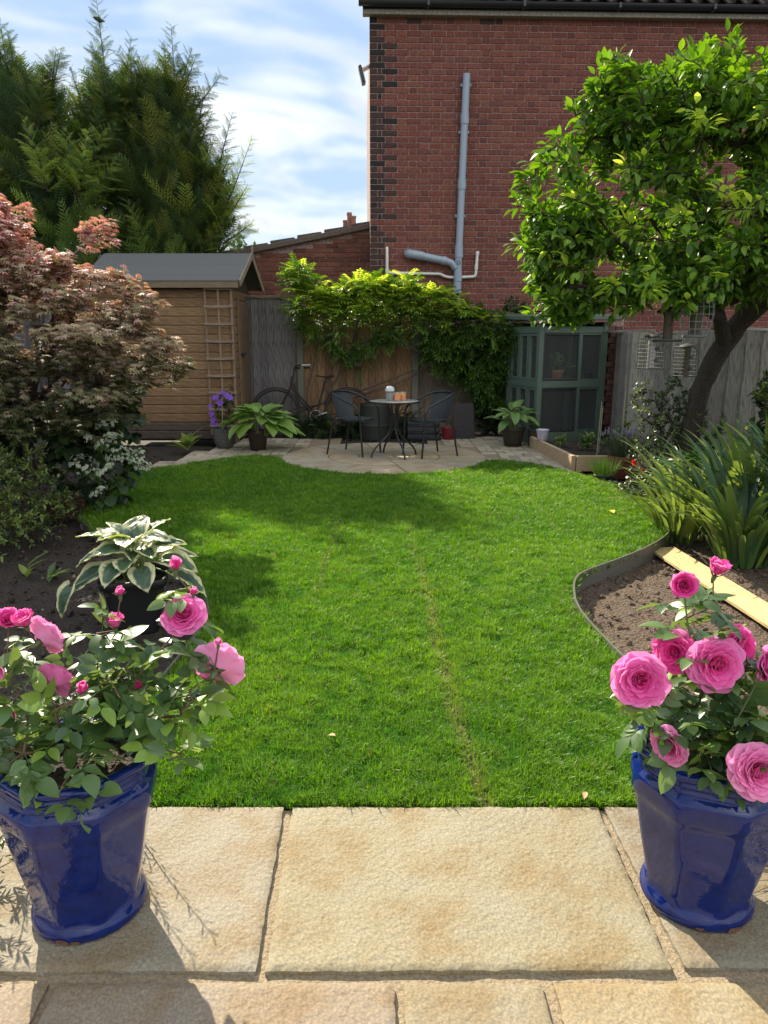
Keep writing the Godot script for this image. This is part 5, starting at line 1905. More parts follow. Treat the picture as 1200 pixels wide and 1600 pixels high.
func build_back_trees() -> void:
	var lm := leaf_mat("far_leaf", 0.6)
	var pal := [Color(0.085, 0.155, 0.030), Color(0.060, 0.115, 0.025), Color(0.11, 0.18, 0.032), Color(0.045, 0.09, 0.022)]
	broad_tree("distant_tree", "distant broadleaf tree above the shed roof, right of the conifer", Vector3(-4.4, 0, -22.0),
		[[Vector3(-4.3, 3.2, -22.0), Vector3(0.95, 1.25, 0.9), 3.0], [Vector3(-3.6, 3.2, -21.8), Vector3(0.65, 0.6, 0.7), 1.2], [Vector3(-5.4, 3.2, -22.0), Vector3(0.9, 1.0, 0.9), 2.0]],
		170, 22, [leaf_mesh(0.13, 0.08, 0.1, 0.1, 2)], lm, pal, M.conifer_bark, [Vector3(-4.4, -0.1, -22), Vector3(-4.3, 1.5, -22), Vector3(-4.3, 2.4, -22)], [0.18, 0.14, 0.09], 0,
		func(w: Vector3, s: Vector3, a: Vector3) -> Array: return [s + a * 0.6 + rdir() * 0.4, Vector3.UP, rv(0.8, 1.3), rng.randi() % 4], 0.35, 0.004)

func palmate(r: float) -> ArrayMesh:
	var mb := MB.new()
	var c := Vector3(0, 0, 0.0)
	var n := 7
	for k in n:
		var a := (k - (n - 1) / 2.0) * 0.62
		var l := r * (1.0 - 0.10 * absf(k - 3.0)) * (0.75 if absf(k - 3.0) > 2.5 else 1.0)
		var d := Vector3(sin(a), 0, cos(a))
		var s := Vector3(d.z, 0, -d.x) * l * 0.15
		var drop := Vector3(0, -0.16 * l, 0)
		var m := c + d * l * 0.45 + Vector3(0, 0.02 * r, 0)
		var tip := c + d * l + drop
		mb.grid([PackedVector3Array([c, c]), PackedVector3Array([m - s, m + s]), PackedVector3Array([tip - s * 0.05, tip + s * 0.05])], false, true)
	return mb.mesh()

func build_maple() -> void:
	var lm := leaf_mat("maple_leaf", 0.6, Color(0.85, 0.72, 0.66), 0.2)
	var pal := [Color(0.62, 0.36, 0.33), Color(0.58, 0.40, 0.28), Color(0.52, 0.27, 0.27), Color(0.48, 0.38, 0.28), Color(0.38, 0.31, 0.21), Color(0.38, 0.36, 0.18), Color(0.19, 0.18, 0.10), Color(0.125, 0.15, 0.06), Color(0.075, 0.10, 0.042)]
	# flat tiers of twigs, as a maple grows
	var lobes := [[Vector3(-3.2, 2.45, -6.2), Vector3(0.28, 0.08, 0.25), 0.5], [Vector3(-2.27, 2.25, -6.1), Vector3(0.17, 0.05, 0.16), 0.25], [Vector3(-2.18, 2.14, -6.1), Vector3(0.14, 0.04, 0.14), 0.15], [Vector3(-2.55, 2.02, -6.1), Vector3(0.25, 0.05, 0.22), 0.35], [Vector3(-1.72, 1.34, -5.8), Vector3(0.26, 0.07, 0.25), 0.7], [Vector3(-1.58, 1.20, -5.8), Vector3(0.18, 0.05, 0.2), 0.45], [Vector3(-1.95, 1.2, -5.8), Vector3(0.28, 0.07, 0.25), 0.6], [Vector3(-1.9, 1.6, -5.9), Vector3(0.26, 0.06, 0.25), 0.6], [Vector3(-2.1, 1.85, -6.0), Vector3(0.28, 0.06, 0.25), 0.6], [Vector3(-1.85, 1.46, -5.8), Vector3(0.25, 0.06, 0.25), 0.4], [Vector3(-1.95, 1.75, -6.0), Vector3(0.24, 0.06, 0.22), 0.35], [Vector3(-1.8, 1.05, -5.8), Vector3(0.2, 0.05, 0.2), 0.25]]
	for k in 84:
		var u := k / 83.0
		var hh := lerpf(0.62, 2.42, u)
		var wide: float = lerp_table([[0.0, 0.85], [0.25, 1.15], [0.45, 1.15], [0.62, 1.0], [0.8, 0.6], [1.0, 0.28]], u)
		var a := k * 2.4
		var mid: float = lerp_table([[0.0, -2.85], [0.5, -2.85], [0.8, -3.1], [1.0, -3.25]], u)
		var rr := wide * sqrt(rv(0.1, 1.0)) * 0.85
		lobes.append([Vector3(mid + cos(a) * rr, hh, -6.0 + sin(a) * rr * 0.75), Vector3(rv(0.22, 0.4), rv(0.04, 0.08), rv(0.22, 0.35)), rv(0.5, 0.8)])
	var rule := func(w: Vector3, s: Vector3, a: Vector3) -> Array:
		var out := Vector3(s.x, 0, s.z) + Vector3(a.x, 0, a.z) * 0.7 + Vector3(0, rv(-0.6, 0.0), 0)
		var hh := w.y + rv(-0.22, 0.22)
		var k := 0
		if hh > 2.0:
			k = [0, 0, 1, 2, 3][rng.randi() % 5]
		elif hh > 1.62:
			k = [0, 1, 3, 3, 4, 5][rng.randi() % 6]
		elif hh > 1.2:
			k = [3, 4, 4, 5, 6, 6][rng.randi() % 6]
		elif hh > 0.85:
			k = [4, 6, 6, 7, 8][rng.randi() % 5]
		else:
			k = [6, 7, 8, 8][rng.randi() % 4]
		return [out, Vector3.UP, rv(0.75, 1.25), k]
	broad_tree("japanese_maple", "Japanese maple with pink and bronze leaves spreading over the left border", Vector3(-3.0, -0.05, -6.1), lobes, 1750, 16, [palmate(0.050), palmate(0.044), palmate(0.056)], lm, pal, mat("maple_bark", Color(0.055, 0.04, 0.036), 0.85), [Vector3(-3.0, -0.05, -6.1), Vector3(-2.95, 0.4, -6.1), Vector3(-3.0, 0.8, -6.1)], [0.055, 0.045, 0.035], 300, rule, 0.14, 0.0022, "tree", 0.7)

func build_apple() -> void:
	var lm := leaf_mat("apple_leaf", 0.45, Color(0.9, 0.97, 0.3), 0.4)
	var pal := [Color(0.165, 0.30, 0.05), Color(0.125, 0.245, 0.046), Color(0.205, 0.345, 0.052), Color(0.10, 0.195, 0.044), Color(0.25, 0.38, 0.055), Color(0.14, 0.215, 0.08)]
	var bt := noise_tex(91, 0.06, 5, Color(0.45, 0.42, 0.4), Color(1.1, 1.1, 1.05))
	var bark := mat("apple_bark", Color(0.12, 0.093, 0.075), 0.95, bt, Vector3(3, 1.4, 3), bt, 4.0)
	var lobes := [[Vector3(2.6, 2.6, -6.1), Vector3(1.15, 0.95, 0.95), 5.0], [Vector3(1.68, 3.05, -6.1), Vector3(0.26, 0.40, 0.3), 0.75], [Vector3(2.15, 3.1, -6.1), Vector3(0.4, 0.35, 0.4), 0.7], [Vector3(2.45, 3.30, -6.2), Vector3(0.28, 0.26, 0.35), 0.6], [Vector3(3.05, 3.12, -6.1), Vector3(0.42, 0.42, 0.5), 1.0], [Vector3(1.38, 2.35, -6.1), Vector3(0.40, 0.50, 0.45), 1.1], [Vector3(1.28, 2.05, -6.1), Vector3(0.30, 0.36, 0.35), 0.6], [Vector3(1.52, 1.70, -6.2), Vector3(0.36, 0.20, 0.35), 0.8], [Vector3(3.6, 2.3, -5.9), Vector3(0.9, 0.8, 0.8), 1.6], [Vector3(2.15, 1.80, -5.9), Vector3(0.60, 0.25, 0.5), 1.2], [Vector3(2.95, 1.9, -5.7), Vector3(0.5, 0.25, 0.4), 0.6], [Vector3(2.55, 1.92, -6.35), Vector3(0.6, 0.22, 0.45), 0.9]]
	var rule := func(w: Vector3, s: Vector3, a: Vector3) -> Array:
		var dir := s + a * 0.7 + Vector3(0, rv(-0.35, 0.4), 0) + rdir() * 0.3
		var k: int = [0, 0, 1, 2, 3, 5][rng.randi() % 6]
		if rv(0, 1) < 0.16:
			k = 4
		return [dir, Vector3.UP + rdir() * 0.4, rv(0.55, 1.25), k]
	var base := Vector3(2.95, -0.1, -6.9)
	var o := broad_tree("apple_tree", "apple tree with dense bright green leaves and a leaning brown trunk", base, lobes, 1120, 21, [leaf_mesh(0.090, 0.046, 0.25, 0.25, 4), leaf_mesh(0.080, 0.043, 0.12, 0.3, 4), leaf_mesh(0.098, 0.044, 0.38, 0.18, 4)], lm, pal, bark, [Vector3(2.90, -0.1, -6.95), Vector3(2.86, 0.4, -6.9), Vector3(2.90, 0.85, -6.9), Vector3(3.02, 1.25, -6.85), Vector3(3.16, 1.55, -6.75), Vector3(3.2, 1.75, -6.6)], [0.12, 0.09, 0.082, 0.085, 0.09, 0.06], 300, rule, 0.17, 0.0042)
	# the heavy lower limbs that leave the fork
	var mb := MB.new()
	mb.tube([Vector3(3.05, 1.35, -6.8) - base, Vector3(2.8, 1.72, -6.5) - base, Vector3(2.45, 2.0, -6.3) - base, Vector3(2.1, 2.3, -6.2) - base], [0.07, 0.045, 0.03, 0.015], 10, false)
	mb.tube([Vector3(3.1, 1.45, -6.8) - base, Vector3(3.35, 1.75, -6.6) - base, Vector3(3.6, 2.2, -6.3) - base], [0.08, 0.06, 0.03], 10, false)
	mb.tube([Vector3(2.9, 1.55, -6.6) - base, Vector3(2.45, 1.70, -6.15) - base, Vector3(1.95, 1.72, -6.0) - base, Vector3(1.6, 1.72, -6.1) - base], [0.05, 0.032, 0.022, 0.01], 8, false)
	part("bough", mb, bark, o)

func pinnate(ln: float, pairs: int, ll: float, lw: float, droop: float) -> ArrayMesh:
	var mb := MB.new()
	var at := func(u: float) -> Vector3: return Vector3(0, -droop * ln * u * u, ln * u)
	mb.tube([at.call(0.0), at.call(0.5), at.call(1.0)], [0.0022, 0.0018, 0.001], 3, false)
	for k in pairs:
		var u := 0.25 + 0.7 * k / (pairs - 1.0)
		for s in [-1.0, 1.0]:
			var d := Vector3(s * 0.85, -0.25, 0.5).normalized()
			leaf_into(mb, Transform3D(aim(d, Vector3.UP), at.call(u)), ll * rv(0.85, 1.1), lw, 0.25, 0.2, 2, 0.4)
	leaf_into(mb, Transform3D(aim(Vector3(0, -0.5, 1), Vector3.UP), at.call(1.0)), ll * 1.1, lw, 0.2, 0.2, 2, 0.4)
	return mb.mesh()

func lerp_table(t: Array, x: float) -> float:
	for k in t.size() - 1:
		if x <= t[k + 1][0]:
			return lerpf(t[k][1], t[k + 1][1], clampf((x - t[k][0]) / (t[k + 1][0] - t[k][0]), 0, 1))
	return t[-1][1]

func build_wisteria() -> void:
	var lm := leaf_mat("wisteria_leaf", 0.5, Color(0.85, 0.92, 0.25), 0.4)
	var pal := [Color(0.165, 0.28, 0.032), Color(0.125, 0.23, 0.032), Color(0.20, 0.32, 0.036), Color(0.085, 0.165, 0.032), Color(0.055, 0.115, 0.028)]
	var o := thing("wisteria", "climbing wisteria draped thickly along the top of the fence", "climbing plant", Vector3(-0.6, 0, -10.95))
	var bark: Material = mat("vine_bark", Color(0.085, 0.065, 0.05), 0.95)
	var top := [[-1.4, 2.15], [-1.25, 2.38], [-1.08, 2.36], [-0.95, 2.08], [-0.75, 2.0], [-0.4, 2.15], [0.0, 2.16], [0.3, 2.22], [0.5, 2.0], [0.65, 2.02], [0.9, 1.98], [1.1, 1.80], [1.5, 1.70], [1.95, 1.62]]
	var low := [[-1.4, 1.8], [-1.2, 1.5], [-0.9, 1.4], [-0.6, 1.15], [-0.38, 0.90], [-0.15, 1.3], [0.1, 1.36], [0.3, 1.38], [0.5, 1.3], [0.7, 1.0], [0.95, 0.9], [1.2, 0.75], [1.4, 0.5], [1.7, 0.4], [2.0, 0.3]]
	var goals := []
	var xfs := []
	var ks := []
	for k in 740:
		var x := rv(-1.3, 1.95)
		var t := lerp_table(top, x)
		var b := lerp_table(low, x)
		var u := pow(rv(0, 1), 1.25)
		var q := Vector3(x, t - u * (t - b), -11.02 + rv(0.0, 0.5) * (1.0 - u * 0.6)) - o.position
		if u > 0.45 and x < 0.6 and rv(0, 1) < 0.5:
			continue
		goals.append(q)
	var mb := MB.new()
	var ends := grow(mb, [Vector3(-0.6, 0.0, -10.98) - o.position, Vector3(-0.55, 0.4, -10.98) - o.position, Vector3(-0.75, 0.9, -11.0) - o.position, Vector3(-0.3, 1.1, -10.98) - o.position], goals, 0.0025, 0.45, 5, 0.0)
	part("stems", mb, bark, o)
	for e in ends:
		var hgt: float = (e[0] as Vector3).y
		for k in 6:
			var d := rdir()
			d.z = absf(d.z) * 0.9 + 0.2
			d.y = d.y * 0.5 + (0.45 if hgt > 1.6 else -0.1)
			var s := rv(0.7, 1.15)
			xfs.append(Transform3D(aim(d, Vector3.UP, rv(-0.4, 0.4)).scaled(Vector3.ONE * s), (e[0] as Vector3) + rdir() * 0.05))
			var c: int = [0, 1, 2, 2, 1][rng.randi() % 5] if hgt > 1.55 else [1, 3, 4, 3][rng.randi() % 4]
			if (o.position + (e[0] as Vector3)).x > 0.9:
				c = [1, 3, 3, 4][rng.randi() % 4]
			ks.append(c)
	pieces(o, "leaf", "foliage", [pinnate(0.20, 5, 0.062, 0.024, 0.35), pinnate(0.24, 6, 0.066, 0.024, 0.25), pinnate(0.17, 4, 0.07, 0.027, 0.4)], lm, pal, xfs, ks, 300)
	# bare old stems lying against the fence
	var v := thing("bare_vine_stems", "tangle of bare brown vine stems leaning against the brown fence", "stems", Vector3(-0.5, 0, -10.9))
	var lines := [[[-1.05, 0.15, -0.02], [-0.8, 0.32, 0.0], [-0.3, 0.50, 0.02], [0.2, 0.66, 0.02], [0.95, 0.95, 0.0]], [[-0.95, 0.35, 0.0], [-0.5, 0.45, 0.04], [0.1, 0.56, 0.02], [0.75, 0.78, 0.0], [1.02, 0.92, 0.0]], [[-0.3, 0.05, 0.0], [-0.35, 0.5, 0.02], [-0.15, 0.9, 0.0], [-0.05, 1.3, -0.02]], [[-0.15, 0.0, 0.0], [-0.2, 0.45, 0.03], [-0.32, 0.8, 0.02], [-0.1, 1.15, 0.0]], [[-0.55, 0.0, 0.0], [-0.62, 0.6, 0.0], [-0.5, 1.1, -0.03], [-0.4, 1.6, -0.05]], [[-0.75, 0.0, -0.04], [-0.78, 0.8, -0.05], [-0.76, 1.5, -0.05]], [[0.3, 0.4, 0.02], [0.75, 0.72, 0.03], [1.0, 0.95, 0.0]], [[-0.2, 0.3, 0.05], [0.05, 0.48, 0.06], [0.15, 0.85, 0.02]], [[-0.4, 0.2, 0.05], [-0.2, 0.28, 0.08], [0.2, 0.6, 0.05], [0.5, 0.72, 0.02]], [[0.42, 0.5, 0.04], [0.40, 0.9, 0.03]], [[0.60, 0.5, 0.04], [0.55, 0.88, 0.03]]]
	var kk := 0
	for l in lines:
		var cv := Curve3D.new()
		for j in l.size():
			var a: Array = l[maxi(j - 1, 0)]
			var b: Array = l[mini(j + 1, l.size() - 1)]
			var tn := (Vector3(b[0], b[1], b[2]) - Vector3(a[0], a[1], a[2])) / 6.0
			cv.add_point(Vector3(l[j][0], l[j][1], l[j][2]), -tn, tn)
		var pts := []
		for j in 15:
			pts.append(cv.sample_baked(cv.get_baked_length() * j / 14.0) + rdir() * 0.006)
		mb = MB.new()
		var r: float = [0.02, 0.014, 0.02, 0.014, 0.017, 0.01, 0.009, 0.008, 0.011, 0.004, 0.004][kk]
		mb.tube(pts, [r, r * 0.97, r * 0.94, r * 0.9, r * 0.87, r * 0.84, r * 0.8, r * 0.77, r * 0.74, r * 0.7, r * 0.66, r * 0.62, r * 0.58, r * 0.54, r * 0.5], 7, false)
		part("stem", mb, bark, v)
		kk += 1

# a bush of leaves round scattered stems
func bush(called: String, label: String, base: Vector3, lobes: Array, n: int, per: int, meshes: Array, lm: Material, pal: Array, parts: int, rule: Callable, stem: Material, spread := 0.1, thin := 0.0016, category := "shrub") -> Node3D:
	var o := thing(called, label, category, base)
	var goals := []
	var tot := 0.0
	for l in lobes:
		tot += l[2]
	for l in lobes:
		for k in int(n * l[2] / tot):
			var g := ball(l[0], l[1], 0.15) - base
			if g.y > 0.03:
				goals.append(g)
	var mb := MB.new()
	var roots := [Vector3(0, 0, 0), Vector3(0.06, 0.02, 0.03), Vector3(-0.06, 0.02, 0.03), Vector3(0.02, 0.02, -0.06)]
	var ends := grow(mb, roots, goals, thin, 0.42, 4, 0.06)
	part("stems", mb, stem, o)
	var xfs := []
	var ks := []
	for e in ends:
		for k in per:
			var ax: Vector3 = e[1]
			var a := rv(0, TAU)
			var side := aim(ax) * Vector3(cos(a), sin(a), 0)
			var q: Vector3 = e[0] - ax * spread * rv(0, 1)
			var r: Array = rule.call(q + base, side, ax)
			xfs.append(Transform3D(aim(r[0], r[1], rv(-0.4, 0.4)).scaled(Vector3.ONE * float(r[2])), q))
			ks.append(r[3])
	pieces(o, "leaf", "foliage", meshes, lm, pal, xfs, ks, parts)
	return o

func lacy_head(r: float, n: int) -> ArrayMesh:
	var mb := MB.new()
	for k in n:
		var d := rdir()
		d.y = absf(d.y) * 0.7
		var q := d * r * rv(0.6, 1.0)
		q.y *= 0.6
		var b := aim(d + rdir() * 0.3)
		for j in 4:
			var a := j * PI / 2
			var e := b * Vector3(cos(a), sin(a), 0.1) * r * 0.14
			var f := b * Vector3(cos(a + 0.7), sin(a + 0.7), 0.0) * r * 0.07
			var g := b * Vector3(cos(a - 0.7), sin(a - 0.7), 0.0) * r * 0.07
			mb.face([q, q + f, q + e, q + g], b.z)
	return mb.mesh()

func build_left_border() -> void:
	var stem := mat("twig", Color(0.075, 0.055, 0.035), 0.9)
	var lm := leaf_mat("shrub_leaf", 0.45, Color(0.6, 0.68, 0.28), 0.5)
	M["stem_green"] = mat("stem_green", Color(0.10, 0.13, 0.04), 0.6)
	var pal := [Color(0.12, 0.18, 0.036), Color(0.08, 0.13, 0.032), Color(0.18, 0.22, 0.045), Color(0.05, 0.09, 0.026)]
	var up_rule := func(w: Vector3, s: Vector3, a: Vector3) -> Array: return [s + a * 0.8 + Vector3(0, 0.3, 0), Vector3.UP, rv(0.7, 1.2), rng.randi() % 4]
	bush("evergreen_shrub", "rounded shrub with small yellowish green leaves in the left border corner", Vector3(-2.75, -0.05, -5.15), [[Vector3(-2.7, 0.35, -5.15), Vector3(0.55, 0.36, 0.4), 3.0], [Vector3(-2.95, 0.6, -5.3), Vector3(0.5, 0.25, 0.4), 1.6], [Vector3(-2.35, 0.2, -5.0), Vector3(0.25, 0.2, 0.25), 0.7], [Vector3(-2.75, 0.12, -4.85), Vector3(0.4, 0.14, 0.25), 0.7], [Vector3(-2.55, 0.2, -4.65), Vector3(0.42, 0.22, 0.28), 1.1], [Vector3(-2.6, 0.45, -5.0), Vector3(0.4, 0.25, 0.25), 1.0]], 500, 9, [leaf_mesh(0.042, 0.017, 0.15, 0.2, 3), leaf_mesh(0.038, 0.018, 0.1, 0.25, 3)], lm, pal, 300, up_rule, stem, 0.09)
	var heart := leaf_mesh(0.085, 0.075, 0.25, 0.12, 4, 0.36, 0.7)
	var dk := [Color(0.030, 0.062, 0.026), Color(0.040, 0.078, 0.030), Color(0.024, 0.050, 0.024)]
	var hang := func(w: Vector3, s: Vector3, a: Vector3) -> Array: return [Vector3(s.x, -0.5, s.z) + Vector3(a.x, 0, a.z) * 0.5, Vector3.UP + Vector3(s.x, 0, s.z), rv(0.7, 1.25), rng.randi() % 3]
	var hy := bush("white_flowering_hydrangea", "dark leaved climbing hydrangea with lacy white flower heads beside the shed", Vector3(-2.42, -0.05, -6.3), [[Vector3(-2.36, 0.5, -6.1), Vector3(0.34, 0.52, 0.33), 2.4], [Vector3(-2.2, 0.88, -6.3), Vector3(0.22, 0.30, 0.28), 1.0], [Vector3(-2.6, 0.5, -6.1), Vector3(0.33, 0.48, 0.28), 1.2], [Vector3(-3.3, 0.6, -6.3), Vector3(0.5, 0.55, 0.3), 2.0]], 300, 7, [heart], lm, dk, 250, hang, stem, 0.12, 0.002)
	var white := mat("white_flower", Color(0.60, 0.62, 0.52), 0.7)
	white.backlight_enabled = true
	white.backlight = Color(0.9, 0.95, 0.8)
	var head := lacy_head(0.125, 60)
	for q in [[0.30, 0.92, 0.30, 0.9], [0.14, 0.86, 0.34, 1.0], [0.20, 0.72, 0.36, 1.1], [0.06, 0.58, 0.40, 0.9], [0.24, 0.55, 0.42, 1.15], [0.32, 0.44, 0.42, 1.0], [0.02, 0.36, 0.42, 1.1], [0.20, 0.32, 0.46, 0.9], [0.42, 0.42, 0.34, 0.8], [0.48, 0.34, 0.36, 0.7], [0.12, 0.14, 0.42, 0.8], [0.40, 0.96, 0.15, 0.8]]:
		var fh := inst("flower_head", head, white, hy, Transform3D(Basis.from_euler(Vector3(0.7, rv(0, 6), rv(-0.3, 0.3))).scaled(Vector3.ONE * q[3]), Vector3(q[0], q[1] + 0.08, q[2] + 0.03)))
		fh.set_meta("kind", "stuff")
	# a low copper-leaved plant at the foot of the border
	var cp := [Color(0.12, 0.05, 0.03), Color(0.085, 0.042, 0.028), Color(0.06, 0.05, 0.026)]
	bush("copper_shrublet", "low reddish brown plant at the border's edge under the white flowers", Vector3(-2.62, -0.05, -5.75), [[Vector3(-2.58, 0.12, -5.7), Vector3(0.26, 0.14, 0.2), 1.0]], 80, 8, [leaf_mesh(0.04, 0.016, 0.2, 0.2, 2)], lm, cp, 60, up_rule, stem, 0.08)
	# young plants on the bare soil
	for s in [[Vector3(-2.02, -0.05, -4.25), 0.14, 7, "small green seedling with upright leaves on the left border soil"], [Vector3(-2.2, -0.05, -4.35), 0.17, 5, "thin young plant with long narrow leaves on the left border soil"], [Vector3(-2.35, -0.05, -7.55), 0.12, 7, "small weed growing by the corner of the brick paving"], [Vector3(-2.5, 0.0, -9.35), 0.3, 16, "feathery young plant standing against the lower shed boards"]]:
		var o := thing("seedling", s[3], "plant", s[0])
		for k in s[2]:
			var a := rv(0, TAU)
			var d := Vector3(cos(a), rv(0.6, 1.6), sin(a))
			inst("leaf", leaf_mesh(s[1] * rv(0.6, 1.0), s[1] * 0.26, 0.3, 0.25, 4), tone(lm, pal[rng.randi() % 4]), o, Transform3D(aim(d, Vector3.UP), Vector3(0, s[1] * 0.12 * (k % 4), 0)))
	# ivy and ferns in the shade of the back fence
	var dk2 := [Color(0.022, 0.048, 0.018), Color(0.032, 0.062, 0.022), Color(0.018, 0.036, 0.016)]
	var ivy_rule := func(w: Vector3, s: Vector3, a: Vector3) -> Array: return [Vector3(s.x, s.y * 0.5 - 0.2, absf(s.z) + 0.4), Vector3(0, 0.6, 1), rv(0.7, 1.2), rng.randi() % 3]
	bush("ivy", "dark ivy covering the fence between the board and the greenhouse", Vector3(1.55, 0, -11.0), [[Vector3(1.6, 0.75, -10.95), Vector3(0.34, 0.8, 0.22), 3.0], [Vector3(1.35, 1.1, -10.95), Vector3(0.4, 0.5, 0.22), 1.5], [Vector3(1.75, 0.3, -10.9), Vector3(0.2, 0.35, 0.2), 0.8]], 330, 8, [leaf_mesh(0.075, 0.065, 0.2, 0.15, 3, 0.38, 0.7)], lm, dk2, 120, ivy_rule, stem, 0.12, 0.002, "climbing plant")
	bush("fern_bed", "low dark ferny foliage along the fence beneath the bicycle", Vector3(-0.75, -0.02, -10.75), [[Vector3(-0.95, 0.12, -10.7), Vector3(0.42, 0.16, 0.2), 1.4], [Vector3(-0.3, 0.14, -10.75), Vector3(0.4, 0.2, 0.2), 1.4], [Vector3(0.25, 0.15, -10.85), Vector3(0.3, 0.25, 0.15), 0.7]], 170, 8, [pinnate(0.16, 7, 0.035, 0.012, 0.4)], lm, dk2, 60, up_rule, stem, 0.06, 0.0012)

# ---------------------------------------------------------------- hostas
func hosta_leaf(ln: float, wd: float, cup: float, droop: float, varieg: bool, green: Color) -> ArrayMesh:
	var mb := MB.new()
	var nu := 14
	var nv := 12
	var rows := []
	var cols := []
	var sd := rng.randi() % 1000
	fn.seed = sd
	fn.frequency = 1.0
	for j in nv + 1:
		var v := float(j) / nv
		var w := wd * 0.5 * pow(sin(PI * pow(clampf(v * 0.97 + 0.03, 0, 1), 0.66)), 0.75)
		var row := PackedVector3Array()
		var cl := []
		for i in nu + 1:
			var u := float(i) / nu * 2.0 - 1.0
			# the base lobes reach back past the stalk
			var z := ln * (v - 0.14 * pow(absf(u), 1.5) * (1.0 - v) * (1.0 - v) * 1.6)
			var y := cup * w * (pow(absf(u), 1.4)) - droop * ln * v * v + 0.02 * ln * sin(v * 5.0)
			y += 0.006 * cos(u * 7.0 * PI) * (wd / 0.14) * (1.0 - absf(u)) * sin(PI * v)
			y += 0.012 * fn.get_noise_2d(u * 3.0 + sd, v * 4.0) * (0.3 + absf(u))
			row.append(Vector3(u * w, y, z))
			var c := green
			if varieg:
				var edge := maxf(absf(u), smoothstep(0.72, 1.0, v))
				var cut := 0.68 + 0.16 * fn.get_noise_2d(v * 9.0 + sd * 0.1, signf(u) * 5.0)
				c = green.lerp(Color(0.62, 0.60, 0.34), smoothstep(cut - 0.05, cut + 0.05, edge))
				c = c.lerp(Color(0.16, 0.22, 0.12), 0.35 if edge < cut - 0.12 and fn.get_noise_2d(u * 5.0, v * 2.0 + 40.0) > 0.12 else 0.0)
			cl.append(c)
		rows.append(row)
		cols.append(cl)
	mb.grid(rows, false, true, cols)
	return mb.mesh()

func build_hosta(o: Node3D, rim: float, n: int, ll: float, lw: float, reach: float, high: float, varieg: bool, greens: Array, stalk: Material) -> void:
	var lm: StandardMaterial3D = M.hosta_leaf
	for k in n:
		var tier := float(k) / n            # 0 outer, 1 inner
		var a := k * 2.39996 + rv(-0.25, 0.25)
		var d := Vector3(cos(a), 0, sin(a))
		var rr := reach * lerpf(1.0, 0.15, tier) * rv(0.8, 1.1)
		var hh := rim + high * lerpf(0.15, 0.9, sqrt(tier)) * rv(0.7, 1.15)
		var p0 := Vector3(d.x * 0.04, rim - 0.03, d.z * 0.04)
		var p2 := Vector3(d.x * rr, hh, d.z * rr)
		var p1 := p0.lerp(p2, 0.5) + Vector3(0, 0.06, 0) - d * 0.02
		var dir := (d + Vector3(0, lerpf(-0.18, 0.8, tier) - d.z * 0.3 + rv(-0.25, 0.2), 0)).normalized()
		var s := rv(0.8, 1.12) * lerpf(1.0, 0.85, tier)
		var leaf := inst("leaf", hosta_leaf(ll * s, lw * s, rv(0.18, 0.4), rv(0.15, 0.38), varieg, greens[k % greens.size()]), lm, o, Transform3D(aim(dir, Vector3.UP, rv(-0.3, 0.3)), p2))
		var mb := MB.new()
		var inv := leaf.transform.affine_inverse()
		mb.tube([inv * p0, inv * p1, inv * p2, inv * (p2 + dir * ll * 0.1)], [0.006, 0.0045, 0.003, 0.002], 5, false)
		part("stalk", mb, stalk, leaf)

